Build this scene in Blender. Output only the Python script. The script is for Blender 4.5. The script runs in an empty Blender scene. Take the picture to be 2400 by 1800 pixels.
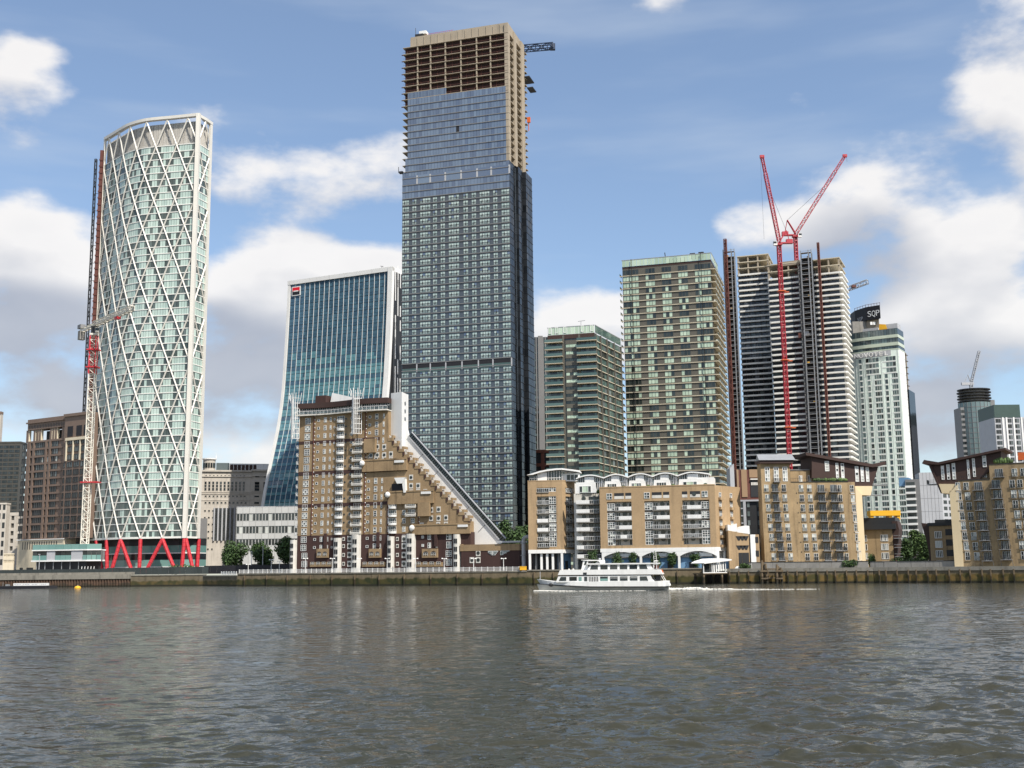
import bpy, math, random
from mathutils import Vector, Matrix
random.seed(7)
S = bpy.context.scene
COL = S.collection
PI = math.pi
R = math.radians

# ---------------------------------------------------------------- camera
FPX, PITCH, ROLL, EYE = 2680.0, math.atan(425/2680.0), 0.0115, 6.0
cam_d = bpy.data.cameras.new('camera')
cam = bpy.data.objects.new('camera', cam_d)
COL.objects.link(cam)
cam_d.sensor_fit = 'HORIZONTAL'
cam_d.sensor_width = 36.0
cam_d.lens = FPX/2400*36
cam_d.clip_start, cam_d.clip_end = 0.5, 12000
_fw = Vector((0, math.cos(PITCH), math.sin(PITCH)))
_r0 = Vector((1, 0, 0))
_u0 = Vector((0, -math.sin(PITCH), math.cos(PITCH)))
_rt = _r0*math.cos(ROLL) - _u0*math.sin(ROLL)
_up = _r0*math.sin(ROLL) + _u0*math.cos(ROLL)
cam.matrix_world = Matrix.Translation((0, 0, EYE)) @ Matrix((_rt, _up, -_fw)).transposed().to_4x4()
S.camera = cam

# survey helpers: a sight line through a photograph point, cut at a distance, a height or a wall plane
def ray(px, py): return _fw + _rt*((px-1200)/FPX) - _up*((py-900)/FPX)
def at(px, py, Y):
    d = ray(px, py); return Vector((0, 0, EYE)) + d*(Y/d.y)
def atz(px, py, z):
    d = ray(px, py); return Vector((0, 0, EYE)) + d*((z-EYE)/d.z)
def P(px, py, Y):
    p = at(px, py, Y); return (p.x, p.y)

# ---------------------------------------------------------------- sun and sky
SUN = Vector((0.78, -1.0, 1.6)).normalized()
sun_el, sun_az = math.asin(SUN.z), math.atan2(SUN.x, SUN.y)
sl = bpy.data.lights.new('sun', 'SUN')
sl.energy, sl.angle, sl.color = 5.0, R(0.5), (1.0, 0.93, 0.83)
sun = bpy.data.objects.new('sun', sl); COL.objects.link(sun)
sun.rotation_euler = SUN.to_track_quat('Z', 'Y').to_euler()
sun.location = (200, -200, 400)

W = bpy.data.worlds.new('World'); S.world = W; W.use_nodes = True
def N(nt, t, **k):
    n = nt.nodes.new(t)
    for a, b in k.items(): setattr(n, a, b)
    return n
def mth(nt, op, a, b=None, c=None, clamp=False):
    n = N(nt, 'ShaderNodeMath', operation=op); n.use_clamp = clamp
    for i, v in enumerate((a, b, c)):
        if v is None: continue
        if isinstance(v, (int, float)): n.inputs[i].default_value = v
        else: nt.links.new(v, n.inputs[i])
    return n.outputs[0]
def mixc(nt, f, a, b, bt='MIX'):
    n = N(nt, 'ShaderNodeMix', data_type='RGBA', blend_type=bt)
    for s, v in ((n.inputs['Factor'], f), (n.inputs[6], a), (n.inputs[7], b)):
        if isinstance(v, (int, float)): s.default_value = v
        elif isinstance(v, tuple): s.default_value = (*v, 1) if len(v) == 3 else v
        else: nt.links.new(v, s)
    return n.outputs[2]
def smooth(nt, v, lo, hi):
    n = N(nt, 'ShaderNodeMapRange', interpolation_type='SMOOTHSTEP')
    nt.links.new(v, n.inputs[0]); n.inputs[1].default_value = lo; n.inputs[2].default_value = hi
    return n.outputs[0]

SKY_STRENGTH = 0.112
CLOUDS = [(30, 215, 90, 95, .62), (80, 610, 200, 130, 1.0), (20, 740, 200, 130, 1.0), (150, 880, 260, 150, .95),
          (640, 400, 240, 110, .42), (720, 590, 150, 45, .85), (560, 700, 190, 130, 1.1), (850, 660, 190, 80, 1.0),
          (560, 920, 230, 200, 1.0), (1350, 760, 150, 75, 1.1), (2290, 420, 330, 190, .72), (2000, 350, 170, 95, .66),
          (2260, 770, 250, 120, 1.15), (2360, 270, 170, 200, .74), (2120, 600, 330, 90, .58), (2390, 100, 90, 80, .6),
          (1900, 540, 150, 60, .62), (2250, 950, 300, 130, .8), (1590, 10, 70, 45, .30)]
nt = W.node_tree; nt.nodes.clear()
tc = N(nt, 'ShaderNodeTexCoord')
dirv = tc.outputs['Generated']
sky = N(nt, 'ShaderNodeTexSky', sky_type='NISHITA')
sky.sun_disc = False; sky.sun_elevation = sun_el; sky.sun_rotation = sun_az
sky.air_density = 1.0; sky.dust_density = 0.6; sky.ozone_density = 2.2
GREYS = [(40, 770, 210, 75, 1), (150, 880, 260, 90, 1), (560, 880, 190, 110, 1), (500, 790, 90, 60, .8), (2300, 960, 320, 110, .7), (1990, 620, 120, 90, .6)]
def blobs(nt, vec, lst):
    sep = N(nt, 'ShaderNodeSeparateXYZ'); nt.links.new(vec, sep.inputs[0])
    az = mth(nt, 'ARCTAN2', sep.outputs[0], sep.outputs[1]); el = mth(nt, 'ARCSINE', sep.outputs[2]); field = None
    for (px, py, rx, ry, amp) in lst:
        d = ray(px, py).normalized()
        q1 = mth(nt, 'MULTIPLY', mth(nt, 'SUBTRACT', az, math.atan2(d.x, d.y)), FPX/rx)
        q2 = mth(nt, 'MULTIPLY', mth(nt, 'SUBTRACT', el, math.asin(d.z)), FPX/ry)
        r2 = mth(nt, 'ADD', mth(nt, 'MULTIPLY', q1, q1), mth(nt, 'MULTIPLY', q2, q2))
        b = mth(nt, 'MULTIPLY', mth(nt, 'SUBTRACT', 1.0, mth(nt, 'MULTIPLY', r2, 0.5)), amp)
        field = b if field is None else mth(nt, 'SMOOTH_MAX', field, b, 0.25)
    return field
def density(vec, detail):
    sep = N(nt, 'ShaderNodeSeparateXYZ'); nt.links.new(vec, sep.inputs[0])
    az = mth(nt, 'ARCTAN2', sep.outputs[0], sep.outputs[1])
    el = mth(nt, 'ARCSINE', sep.outputs[2])
    field = blobs(nt, vec, CLOUDS)
    # the rest of the sky carries the same scattered cumulus
    n0 = N(nt, 'ShaderNodeTexNoise'); n0.inputs['Scale'].default_value = 2.6; n0.inputs['Detail'].default_value = 2
    nt.links.new(vec, n0.inputs['Vector'])
    gen = mth(nt, 'MULTIPLY', mth(nt, 'SUBTRACT', n0.outputs[0], 0.46), 4.5)
    out = smooth(nt, mth(nt, 'MAXIMUM', mth(nt, 'ABSOLUTE', az), mth(nt, 'ADD', el, 0.0)), 0.46, 0.62)
    field = mth(nt, 'ADD', mth(nt, 'MULTIPLY', mth(nt, 'MAXIMUM', field, -1.0), mth(nt, 'SUBTRACT', 1.0, out)), mth(nt, 'MULTIPLY', gen, out))
    mp = N(nt, 'ShaderNodeMapping'); mp.inputs['Scale'].default_value = (1, 1, 1.9)
    nt.links.new(vec, mp.inputs[0])
    n1 = N(nt, 'ShaderNodeTexNoise'); n1.inputs['Scale'].default_value = 8.6
    n1.inputs['Detail'].default_value = detail; n1.inputs['Roughness'].default_value = 0.52
    nt.links.new(mp.outputs[0], n1.inputs['Vector'])
    return mth(nt, 'ADD', field, mth(nt, 'MULTIPLY', mth(nt, 'SUBTRACT', n1.outputs[0], 0.51), 3.7)), el, n1.outputs[0]
dens, el, nz = density(dirv, 9)
off = N(nt, 'ShaderNodeVectorMath', operation='ADD'); nt.links.new(dirv, off.inputs[0])
off.inputs[1].default_value = (0.012, 0, 0.03)
dens2, _, _ = density(off.outputs[0], 3)
alpha = smooth(nt, dens, 0.08, 0.8)
lit = mth(nt, 'ADD', mth(nt, 'MULTIPLY', mth(nt, 'SUBTRACT', dens, dens2), 0.40), 0.78, clamp=True)
thick = smooth(nt, dens, 0.5, 1.9)
lit = mth(nt, 'SUBTRACT', lit, mth(nt, 'MULTIPLY', thick, 0.12), clamp=True)
grey = smooth(nt, blobs(nt, dirv, GREYS), -.35, .65)
lit = mth(nt, 'MULTIPLY', lit, mth(nt, 'SUBTRACT', 1.0, mth(nt, 'MULTIPLY', grey, .72)), clamp=True)
ccol = mixc(nt, lit, (2.5, 2.75, 3.4), (7.4, 7.15, 6.9))
sat = N(nt, 'ShaderNodeHueSaturation'); sat.inputs['Saturation'].default_value = 1.0; sat.inputs['Value'].default_value = 1.2
nt.links.new(sky.outputs[0], sat.inputs['Color'])
skyc = mixc(nt, 0.12, sat.outputs[0], (3.6, 4.3, 5.4))
# thin high streaks
mp = N(nt, 'ShaderNodeMapping'); mp.inputs['Scale'].default_value = (1.2, 1.2, 7.0); mp.inputs['Rotation'].default_value = (0, R(14), 0)
nt.links.new(dirv, mp.inputs[0])
ci = N(nt, 'ShaderNodeTexNoise'); ci.inputs['Scale'].default_value = 3.0; ci.inputs['Detail'].default_value = 4
nt.links.new(mp.outputs[0], ci.inputs['Vector'])
skyc = mixc(nt, mth(nt, 'MULTIPLY', smooth(nt, ci.outputs[0], 0.45, 0.8), 0.35), skyc, (4.6, 5.2, 6.0))
final = mixc(nt, mth(nt, 'MULTIPLY', alpha, 0.88), skyc, ccol)
bg = N(nt, 'ShaderNodeBackground'); bg.inputs[1].default_value = SKY_STRENGTH
nt.links.new(final, bg.inputs[0])
wo = N(nt, 'ShaderNodeOutputWorld'); nt.links.new(bg.outputs[0], wo.inputs[0])
W.cycles.sampling_method = 'MANUAL'; W.cycles.sample_map_resolution = 512

S.view_settings.view_transform = 'Standard'
S.view_settings.look = 'None'
S.view_settings.exposure = 0.3
S.view_settings.gamma = 1.0
S.render.engine = 'CYCLES'
S.cycles.sample_clamp_direct = 6.0; S.cycles.max_bounces = 6; S.cycles.diffuse_bounces = 2; S.cycles.glossy_bounces = 4
S.cycles.transmission_bounces = 2; S.cycles.caustics_reflective = False; S.cycles.caustics_refractive = False

# ---------------------------------------------------------------- materials
def mat(name, col, rough=0.75, met=0.0, var=0.18, scale=0.25, rand=0.0, streak=0.0, bump=0.0, col2=None, spec=0.4, fine=0.0):
    m = bpy.data.materials.new(name); m.use_nodes = True
    t = m.node_tree; b = t.nodes['Principled BSDF']
    b.inputs['Roughness'].default_value = rough; b.inputs['Metallic'].default_value = met
    b.inputs['Specular IOR Level'].default_value = spec
    tcn = N(t, 'ShaderNodeTexCoord'); geo = N(t, 'ShaderNodeNewGeometry'); oi = N(t, 'ShaderNodeObjectInfo')
    no = N(t, 'ShaderNodeTexNoise'); no.inputs['Scale'].default_value = scale; no.inputs['Detail'].default_value = 6
    no.inputs['Roughness'].default_value = 0.62
    t.links.new(geo.outputs['Position'], no.inputs['Vector'])
    f = mth(t, 'MULTIPLY', mth(t, 'SUBTRACT', no.outputs[0], 0.5), 2.4*var)
    if fine:
        n2 = N(t, 'ShaderNodeTexNoise'); n2.inputs['Scale'].default_value = 2.2; n2.inputs['Detail'].default_value = 3
        t.links.new(geo.outputs['Position'], n2.inputs['Vector'])
        f = mth(t, 'ADD', f, mth(t, 'MULTIPLY', mth(t, 'SUBTRACT', n2.outputs[0], 0.5), 2*fine))
    if streak:
        mp = N(t, 'ShaderNodeMapping'); mp.inputs['Scale'].default_value = (1, 1, 0.07)
        t.links.new(geo.outputs['Position'], mp.inputs[0])
        n3 = N(t, 'ShaderNodeTexNoise'); n3.inputs['Scale'].default_value = 0.8; n3.inputs['Detail'].default_value = 5
        t.links.new(mp.outputs[0], n3.inputs['Vector'])
        f = mth(t, 'SUBTRACT', f, mth(t, 'MULTIPLY', smooth(t, n3.outputs[0], 0.5, 0.75), streak))
    r = mth(t, 'FRACT', mth(t, 'ADD', oi.outputs['Random'], geo.outputs['Random Per Island']))
    if rand:
        f = mth(t, 'ADD', f, mth(t, 'MULTIPLY', mth(t, 'SUBTRACT', r, 0.5), 2*rand))
    v = mth(t, 'ADD', f, 1.0)
    base = mixc(t, r, col, col2) if col2 else None
    vm = N(t, 'ShaderNodeVectorMath', operation='SCALE')
    if base is None: vm.inputs[0].default_value = col
    else: t.links.new(base, vm.inputs[0])
    t.links.new(v, vm.inputs[3]); t.links.new(vm.outputs[0], b.inputs['Base Color'])
    if bump:
        bp = N(t, 'ShaderNodeBump'); bp.inputs['Strength'].default_value = bump; bp.inputs['Distance'].default_value = 0.2
        t.links.new(no.outputs[0], bp.inputs['Height']); t.links.new(bp.outputs[0], b.inputs['Normal'])
    return m
def glass(name, a, b_, rough=0.06, met=0.0, wob=0.02, spec=0.5, sharp=False):
    m = bpy.data.materials.new(name); m.use_nodes = True
    t = m.node_tree; b = t.nodes['Principled BSDF']
    b.inputs['Roughness'].default_value = rough; b.inputs['Metallic'].default_value = met
    b.inputs['Specular IOR Level'].default_value = spec
    geo = N(t, 'ShaderNodeNewGeometry'); oi = N(t, 'ShaderNodeObjectInfo')
    r = mth(t, 'FRACT', mth(t, 'ADD', mth(t, 'MULTIPLY', oi.outputs['Random'], 7.31), geo.outputs['Random Per Island']))
    if sharp: r = smooth(t, r, 0.35, 0.65)
    t.links.new(mixc(t, r, a, b_), b.inputs['Base Color'])
    no = N(t, 'ShaderNodeTexNoise'); no.inputs['Scale'].default_value = 0.35; no.inputs['Detail'].default_value = 1
    t.links.new(geo.outputs['Position'], no.inputs['Vector'])
    # every pane sits a hair out of plane, so each one mirrors a slightly different bit of sky
    vt = N(t, 'ShaderNodeTexWhiteNoise', noise_dimensions='1D'); t.links.new(r, vt.inputs['W'])
    vs = N(t, 'ShaderNodeVectorMath', operation='SUBTRACT'); t.links.new(vt.outputs['Color'], vs.inputs[0]); vs.inputs[1].default_value = (.5, .5, .5)
    vv = N(t, 'ShaderNodeVectorMath', operation='SCALE'); t.links.new(vs.outputs[0], vv.inputs[0]); vv.inputs[3].default_value = wob
    bp = N(t, 'ShaderNodeBump'); bp.inputs['Strength'].default_value = 0.6; bp.inputs['Distance'].default_value = wob*2.0
    t.links.new(no.outputs[0], bp.inputs['Height'])
    va = N(t, 'ShaderNodeVectorMath', operation='ADD'); t.links.new(bp.outputs[0], va.inputs[0]); t.links.new(vv.outputs[0], va.inputs[1])
    vn = N(t, 'ShaderNodeVectorMath', operation='NORMALIZE'); t.links.new(va.outputs[0], vn.inputs[0])
    t.links.new(vn.outputs[0], b.inputs['Normal'])
    return m

M = {}
M['brick'] = mat('yellow_stock_brick', (.305, .215, .122), .85, var=.36, scale=.16, streak=.42, fine=.2)
M['brickA'] = mat('golden_brick', (.395, .278, .16), .85, var=.24, scale=.12, streak=.28, fine=.16)
M['brickC'] = mat('honey_brick', (.33, .24, .135), .85, var=.32, scale=.2, streak=.4, fine=.2)
M['dbrick'] = mat('dark_brown_brick', (.058, .030, .026), .85, var=.25, scale=.2, streak=.2, fine=.15)
M['brownclad'] = mat('dark_brown_cladding', (.050, .027, .022), .7, var=.2, scale=.3)
M['white'] = mat('white_painted_metal', (.78, .78, .76), .5, var=.08, scale=.2, streak=.1)
M['offwhite'] = mat('weathered_white_render', (.62, .60, .55), .8, var=.2, scale=.5, streak=.35)
M['cream'] = mat('cream_render', (.74, .60, .38), .8, var=.08, scale=.2, streak=.08)
M['creamstone'] = mat('cream_stone', (.68, .60, .45), .8, var=.12, scale=.3, streak=.12)
M['stone'] = mat('pale_grey_stone', (.52, .48, .42), .8, var=.22, scale=.15, streak=.2, fine=.08)
M['brownstone'] = mat('brown_granite', (.19, .135, .105), .6, var=.18, scale=.2, fine=.06)
M['concrete'] = mat('raw_concrete', (.37, .315, .24), .85, var=.22, scale=.12, streak=.25, fine=.08)
M['greyconc'] = mat('grey_concrete', (.26, .25, .23), .9, var=.3, scale=.35, streak=.3, fine=.12)
M['whiteband'] = mat('white_balcony_band', (.80, .79, .74), .5, var=.12, scale=.15)
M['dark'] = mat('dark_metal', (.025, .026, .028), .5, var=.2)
M['steel'] = mat('galvanised_steel', (.33, .34, .35), .5, met=.3, var=.25)
M['greypanel'] = mat('dark_grey_panel', (.075, .072, .062), .5, var=.15, scale=.3, rand=.08)
M['greymid'] = mat('mid_grey_cladding', (.20, .20, .20), .6, var=.15)
M['lightgrey'] = mat('light_grey_cladding', (.42, .43, .45), .6, var=.12, scale=.2)
M['red'] = mat('red_painted_steel', (.52, .032, .045), .5, var=.18, scale=.4)
M['cranered'] = mat('crane_red_paint', (.44, .05, .065), .5, var=.18, scale=.4)
M['rust'] = mat('red_oxide_steel', (.125, .045, .034), .7, var=.3, scale=.5)
M['cranewhite'] = mat('crane_white_paint', (.72, .69, .60), .5, var=.12, scale=.4)
M['craneblue'] = mat('crane_dark_blue', (.035, .055, .10), .5, var=.2)
M['yellow'] = mat('yellow_paint', (.75, .40, .02), .5, var=.12)
M['orange'] = mat('orange_paint', (.62, .13, .03), .5, var=.12)
M['blue'] = mat('blue_render', (.14, .27, .43), .7, var=.15)
M['curtain'] = mat('pale_blind', (.50, .52, .48), .7, var=.1, rand=.2)
M['black'] = mat('black_sheeting', (.014, .014, .018), .6, var=.2)
M['timber'] = mat('weathered_timber', (.13, .10, .065), .9, var=.35, scale=.6, streak=.3, fine=.15)
M['glass_dark'] = glass('dark_window_glass', (.012, .016, .018), (.05, .06, .062), .06)
M['glass_mid'] = glass('grey_window_glass', (.05, .07, .075), (.16, .19, .19), .08)
M['glass_rail'] = glass('green_glass_balustrade', (.05, .085, .075), (.09, .14, .125), .05, spec=.6)
# ---------------------------------------------------------------- mesh helpers
class F:
    """a wall frame inside a building: u along the wall, d into it, z up"""
    def __init__(s, ox=0, oy=0, a=0): s.ox, s.oy, s.a, s.c, s.s = ox, oy, a, math.cos(a), math.sin(a)
    def __call__(s, u, d, z): return (s.ox+u*s.c-d*s.s, s.oy+u*s.s+d*s.c, z)
ID = F()
class MB:
    def __init__(s, *mats): s.v, s.f, s.m, s.mats = [], [], [], list(mats)
    def mi(s, m):
        if isinstance(m, int): return m
        m = M[m] if isinstance(m, str) else m
        if m not in s.mats: s.mats.append(m)
        return s.mats.index(m)
    def face(s, pts, m=0):
        n = len(s.v); s.v.extend(pts); s.f.append(tuple(range(n, n+len(pts)))); s.m.append(s.mi(m))
    def box(s, x0, x1, y0, y1, z0, z1, m=0, fr=ID):
        if x0 > x1: x0, x1 = x1, x0
        if y0 > y1: y0, y1 = y1, y0
        n = len(s.v); m = s.mi(m)
        s.v.extend([fr(x0, y0, z0), fr(x1, y0, z0), fr(x1, y1, z0), fr(x0, y1, z0), fr(x0, y0, z1), fr(x1, y0, z1), fr(x1, y1, z1), fr(x0, y1, z1)])
        for q in ((3, 2, 1, 0), (4, 5, 6, 7), (0, 1, 5, 4), (1, 2, 6, 5), (2, 3, 7, 6), (3, 0, 4, 7)):
            s.f.append(tuple(n+i for i in q)); s.m.append(m)
        return s
    def prism(s, pts, d0, d1, m=0, fr=ID):
        """outline in the wall plane (u, z), counter-clockwise seen from outside, extruded from d0 to d1"""
        n = len(s.v); k = len(pts); m = s.mi(m)
        s.v.extend([fr(u, d0, z) for u, z in pts]); s.v.extend([fr(u, d1, z) for u, z in pts])
        s.f.append(tuple(range(n, n+k))); s.m.append(m)
        s.f.append(tuple(range(n+2*k-1, n+k-1, -1))); s.m.append(m)
        for i in range(k):
            j = (i+1) % k
            s.f.append((n+j, n+i, n+k+i, n+k+j)); s.m.append(m)
        return s
    def plan(s, pts, z0, z1, m=0, bottom=True):
        """plan outline (x, y), counter-clockwise from above, raised from z0 to z1"""
        n = len(s.v); k = len(pts); m = s.mi(m)
        s.v.extend([(x, y, z0) for x, y in pts]); s.v.extend([(x, y, z1) for x, y in pts])
        s.f.append(tuple(range(n+k, n+2*k))); s.m.append(m)
        if bottom: s.f.append(tuple(range(n+k-1, n-1, -1))); s.m.append(m)
        for i in range(k):
            j = (i+1) % k
            s.f.append((n+i, n+j, n+k+j, n+k+i)); s.m.append(m)
        return s
    def tube(s, p, q, r, k=5, m=0, r2=None, cap=True):
        p, q = Vector(p), Vector(q); a = (q-p)
        if a.length < 1e-6: return s
        a.normalize(); b = a.orthogonal().normalized(); c = a.cross(b); n = len(s.v); m = s.mi(m)
        r2 = r if r2 is None else r2
        ph = PI/4 if k == 4 else 0
        for cen, rr in ((p, r), (q, r2)):
            for i in range(k):
                t = 2*PI*i/k+ph; s.v.append(tuple(cen+(b*math.cos(t)+c*math.sin(t))*rr))
        for i in range(k):
            j = (i+1) % k; s.f.append((n+i, n+j, n+k+j, n+k+i)); s.m.append(m)
        if cap:
            s.f.append(tuple(range(n+k-1, n-1, -1))); s.m.append(m); s.f.append(tuple(range(n+k, n+2*k))); s.m.append(m)
        return s
    def ball(s, c, rx, ry=None, rz=None, nu=10, nv=6, m=0):
        ry = ry or rx; rz = rz or rx; n = len(s.v); m = s.mi(m)
        for j in range(nv+1):
            t = PI*j/nv
            for i in range(nu):
                a = 2*PI*i/nu; s.v.append((c[0]+rx*math.sin(t)*math.cos(a), c[1]+ry*math.sin(t)*math.sin(a), c[2]-rz*math.cos(t)))
        for j in range(nv):
            for i in range(nu):
                k = (i+1) % nu; s.f.append((n+j*nu+i, n+j*nu+k, n+(j+1)*nu+k, n+(j+1)*nu+i)); s.m.append(m)
        return s
    def disc(s, u, z, r, d, m, fr=ID, k=12, th=0.05):
        s.prism([(u+r*math.cos(2*PI*i/k), z+r*math.sin(2*PI*i/k)) for i in range(k)], d, d+th, m, fr)
    def lattice(s, p, q, w, sec, r, rd=None, m=0, tri=False, m2=None):
        """four chords with zig-zag bracing between p and q"""
        p, q = Vector(p), Vector(q); a = (q-p).normalized()
        ref = Vector((0, 0, 1)) if abs(a.z) < .8 else Vector((1, 0, 0))
        b = a.cross(ref).normalized(); c = a.cross(b).normalized()
        cs = [b*w/2+c*w/2, -b*w/2+c*w/2, -b*w/2-c*w/2, b*w/2-c*w/2]
        if tri: cs = [b*w/2+c*w/2, -b*w/2+c*w/2, -c*w/2]
        if a.dot(q-p) < 0: pass
        rd = rd or r*.6; n = max(1, round((q-p).length/sec)); m2 = m if m2 is None else m2
        for k in cs: s.tube(p+k, q+k, r, 4, m)
        for i in range(n):
            x0, x1 = p+(q-p)*(i/n), p+(q-p)*((i+1)/n)
            for j in range(len(cs)):
                k0, k1 = cs[j], cs[(j+1) % len(cs)]
                if (i+j) % 2: k0, k1 = k1, k0
                s.tube(x0+k0, x1+k1, rd, 3, m2, cap=False)
                s.tube(x1+k0, x1+k1, rd, 3, m2, cap=False)
        return s
    def mesh(s, name):
        me = bpy.data.meshes.new(name); me.from_pydata(s.v, [], s.f)
        for m in s.mats: me.materials.append(M[m] if isinstance(m, str) else m)
        me.polygons.foreach_set('material_index', s.m)
        me.update(); return me
    def build(s, name, parent=None, loc=None, kind=None, smooth=False):
        if not s.f: return None
        me = s.mesh(name)
        if smooth: me.polygons.foreach_set('use_smooth', [True]*len(me.polygons))
        return put(name, me, parent, loc, 0, kind)
def put(name, me, parent=None, loc=None, rz=0, kind=None, label=None):
    o = bpy.data.objects.new(name, me); COL.objects.link(o)
    if loc is not None: o.location = loc
    if rz: o.rotation_euler = (0, 0, rz)
    if parent: o.parent = parent
    if kind: o['kind'] = kind
    if label: o['label'] = label
    return o
def tag(o, label, cat, group=None):
    o['label'] = label; o['category'] = cat
    if group: o['group'] = group
    return o
def thing(name, label, cat, loc=(0, 0, 0), rz=0, group=None):
    o = bpy.data.objects.new(name, None); COL.objects.link(o)
    o.empty_display_size = 1; o.location = loc; o.rotation_euler = (0, 0, rz)
    return tag(o, label, cat, group)
def kids(o): return [c for c in COL.objects if c.parent == o]
GZ = 4.2
class Bld:
    """a building with its front wall running from p0 (left) to p1 (right); local x along it, y into it"""
    def __init__(s, name, label, cat, p0, p1, D=20, zb=GZ, group=None):
        s.p0, s.p1 = Vector(p0), Vector(p1); d = s.p1-s.p0
        s.W, s.a, s.D, s.zb = d.length, math.atan2(d.y, d.x), D, zb
        s.o = thing(name, label, cat, (p0[0], p0[1], zb), s.a, group)
        s.front = F(); s.right = F(s.W, 0, PI/2); s.left = F(0, D, -PI/2)
        s.dir = d.normalized(); s.n = Vector((-s.dir.y, s.dir.x))
    def hit(s, px, py, dd=0):
        r = ray(px, py); r2 = Vector((r.x, r.y))
        q = s.p0+s.n*dd
        t = q.dot(s.n)/r2.dot(s.n)
        return (r2*t-q).dot(s.dir), EYE+r.z*t-s.zb
    def u(s, px, py=1200, dd=0): return s.hit(px, py, dd)[0]
    def z(s, px, py, dd=0): return s.hit(px, py, dd)[1]
    def loc(s, x, y, z):
        """local to world"""
        c, k = math.cos(s.a), math.sin(s.a); return (s.p0.x+x*c-y*k, s.p0.y+x*k+y*c, z+s.zb)
_wc = {}
def gen_win(mb, fr, u, d, z, w, h, nx, ny, mf, mg, fw=.08, out=.07, glassd=.02):
    """a window unit: border and bars standing proud, one pane behind for each light"""
    mb.box(u, u+w, d-out, d, z, z+fw, mf, fr); mb.box(u, u+w, d-out, d, z+h-fw, z+h, mf, fr)
    mb.box(u, u+fw, d-out, d, z+fw, z+h-fw, mf, fr); mb.box(u+w-fw, u+w, d-out, d, z+fw, z+h-fw, mf, fr)
    pw, ph = (w-fw*(nx+1))/nx, (h-fw*(ny+1))/ny
    for i in range(1, nx): mb.box(u+i*(pw+fw), u+i*(pw+fw)+fw, d-out, d, z+fw, z+h-fw, mf, fr)
    for j in range(1, ny):
        for i in range(nx): mb.box(u+fw+i*(pw+fw), u+fw+i*(pw+fw)+pw, d-out*.9, d, z+j*(ph+fw), z+j*(ph+fw)+fw, mf, fr)
    k = 0
    for j in range(ny):
        for i in range(nx):
            a, b = u+fw+i*(pw+fw), z+fw+j*(ph+fw)
            mb.face([fr(a, d-glassd, b), fr(a+pw, d-glassd, b), fr(a+pw, d-glassd, b+ph), fr(a, d-glassd, b+ph)], mg[k % len(mg)]); k += 1
def win_mesh(w, h, nx, ny, mf, mg, fw=.08, out=.07):
    key = (round(w, 2), round(h, 2), nx, ny, mf, tuple(mg), fw, out)
    if key not in _wc:
        mb = MB(); gen_win(mb, ID, 0, 0, 0, w, h, nx, ny, mf, mg, fw, out); _wc[key] = mb.mesh('window')
    return _wc[key]
def windows(parent, fr, cells, limit=300, name='window', stuff='upper_windows'):
    """cells: (u, d, z, w, h, nx, ny, frame, [panes], fw, out); those past the limit are joined"""
    rest = MB()
    for i, c in enumerate(cells):
        u, d, z, w, h, nx, ny, mf, mg = c[:9]; fw = c[9] if len(c) > 9 else .08; out = c[10] if len(c) > 10 else .07
        w, h = round(w, 1), round(h, 1)
        if i < limit: put(name, win_mesh(w, h, nx, ny, mf, mg, fw, out), parent, fr(u, d, z), fr.a)
        else: gen_win(rest, fr, u, d, z, w, h, nx, ny, mf, mg, fw, out)
    rest.build(stuff, parent, kind='stuff')
def repeat(name, me, parent, fr, spots, label=None):
    return [put(name, me, parent, fr(*p), fr.a, label=label) for p in spots]
def text_mesh(s, size, depth, m, spacing=1.0):
    c = bpy.data.curves.new('lettering', 'FONT'); c.body = s; c.size = size; c.extrude = depth; c.align_x = 'LEFT'; c.space_character = spacing
    o = bpy.data.objects.new('lettering', c); COL.objects.link(o)
    me = bpy.data.meshes.new_from_object(o.evaluated_get(bpy.context.evaluated_depsgraph_get()))
    bpy.data.objects.remove(o); bpy.data.curves.remove(c)
    me.materials.clear(); me.materials.append(M[m])
    return me
def letters(parent, fr, u, d, z, wid, hgt, s, m, depth=.08, tracking=1.0):
    """raised lettering standing on a wall, each character its own object"""
    me = text_mesh(s, 1.0, 0.0, m, tracking)
    xs = [v.co.x for v in me.vertices]; full = max(xs)-min(xs); top = max(v.co.y for v in me.vertices)
    bpy.data.meshes.remove(me)
    adv = wid/len(s); k = 0
    for i, ch in enumerate(s):
        if ch == ' ': continue
        me = text_mesh(ch, 1.0, 0.0, m)
        x0 = min(v.co.x for v in me.vertices); x1 = max(v.co.x for v in me.vertices); sx = min(adv*.86/(x1-x0), hgt/top*1.15) if ch not in 'IL1' else hgt/top
        cw = (x1-x0)*sx; y1 = hgt/max(top, 1e-6)
        bm_v = [(v.co.x, v.co.y) for v in me.vertices]; fs = [tuple(p.vertices) for p in me.polygons]; bpy.data.meshes.remove(me)
        mb = MB(m); n = len(bm_v)
        mb.v = [((x-x0)*sx, -depth, y*y1) for x, y in bm_v]+[((x-x0)*sx, 0, y*y1) for x, y in bm_v]
        mb.f = list(fs); edges = {}
        for f in fs:
            for a, b in zip(f, f[1:]+f[:1]): edges[(a, b)] = edges.get((a, b), 0)+1
        for (a, b) in edges:
            if (b, a) not in edges: mb.f.append((b, a, a+n, b+n))
        mb.m = [0]*len(mb.f)
        put('letter', mb.mesh('letter'), parent, fr(u+i*adv+(adv-cw)/2, d, z), fr.a)
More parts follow.
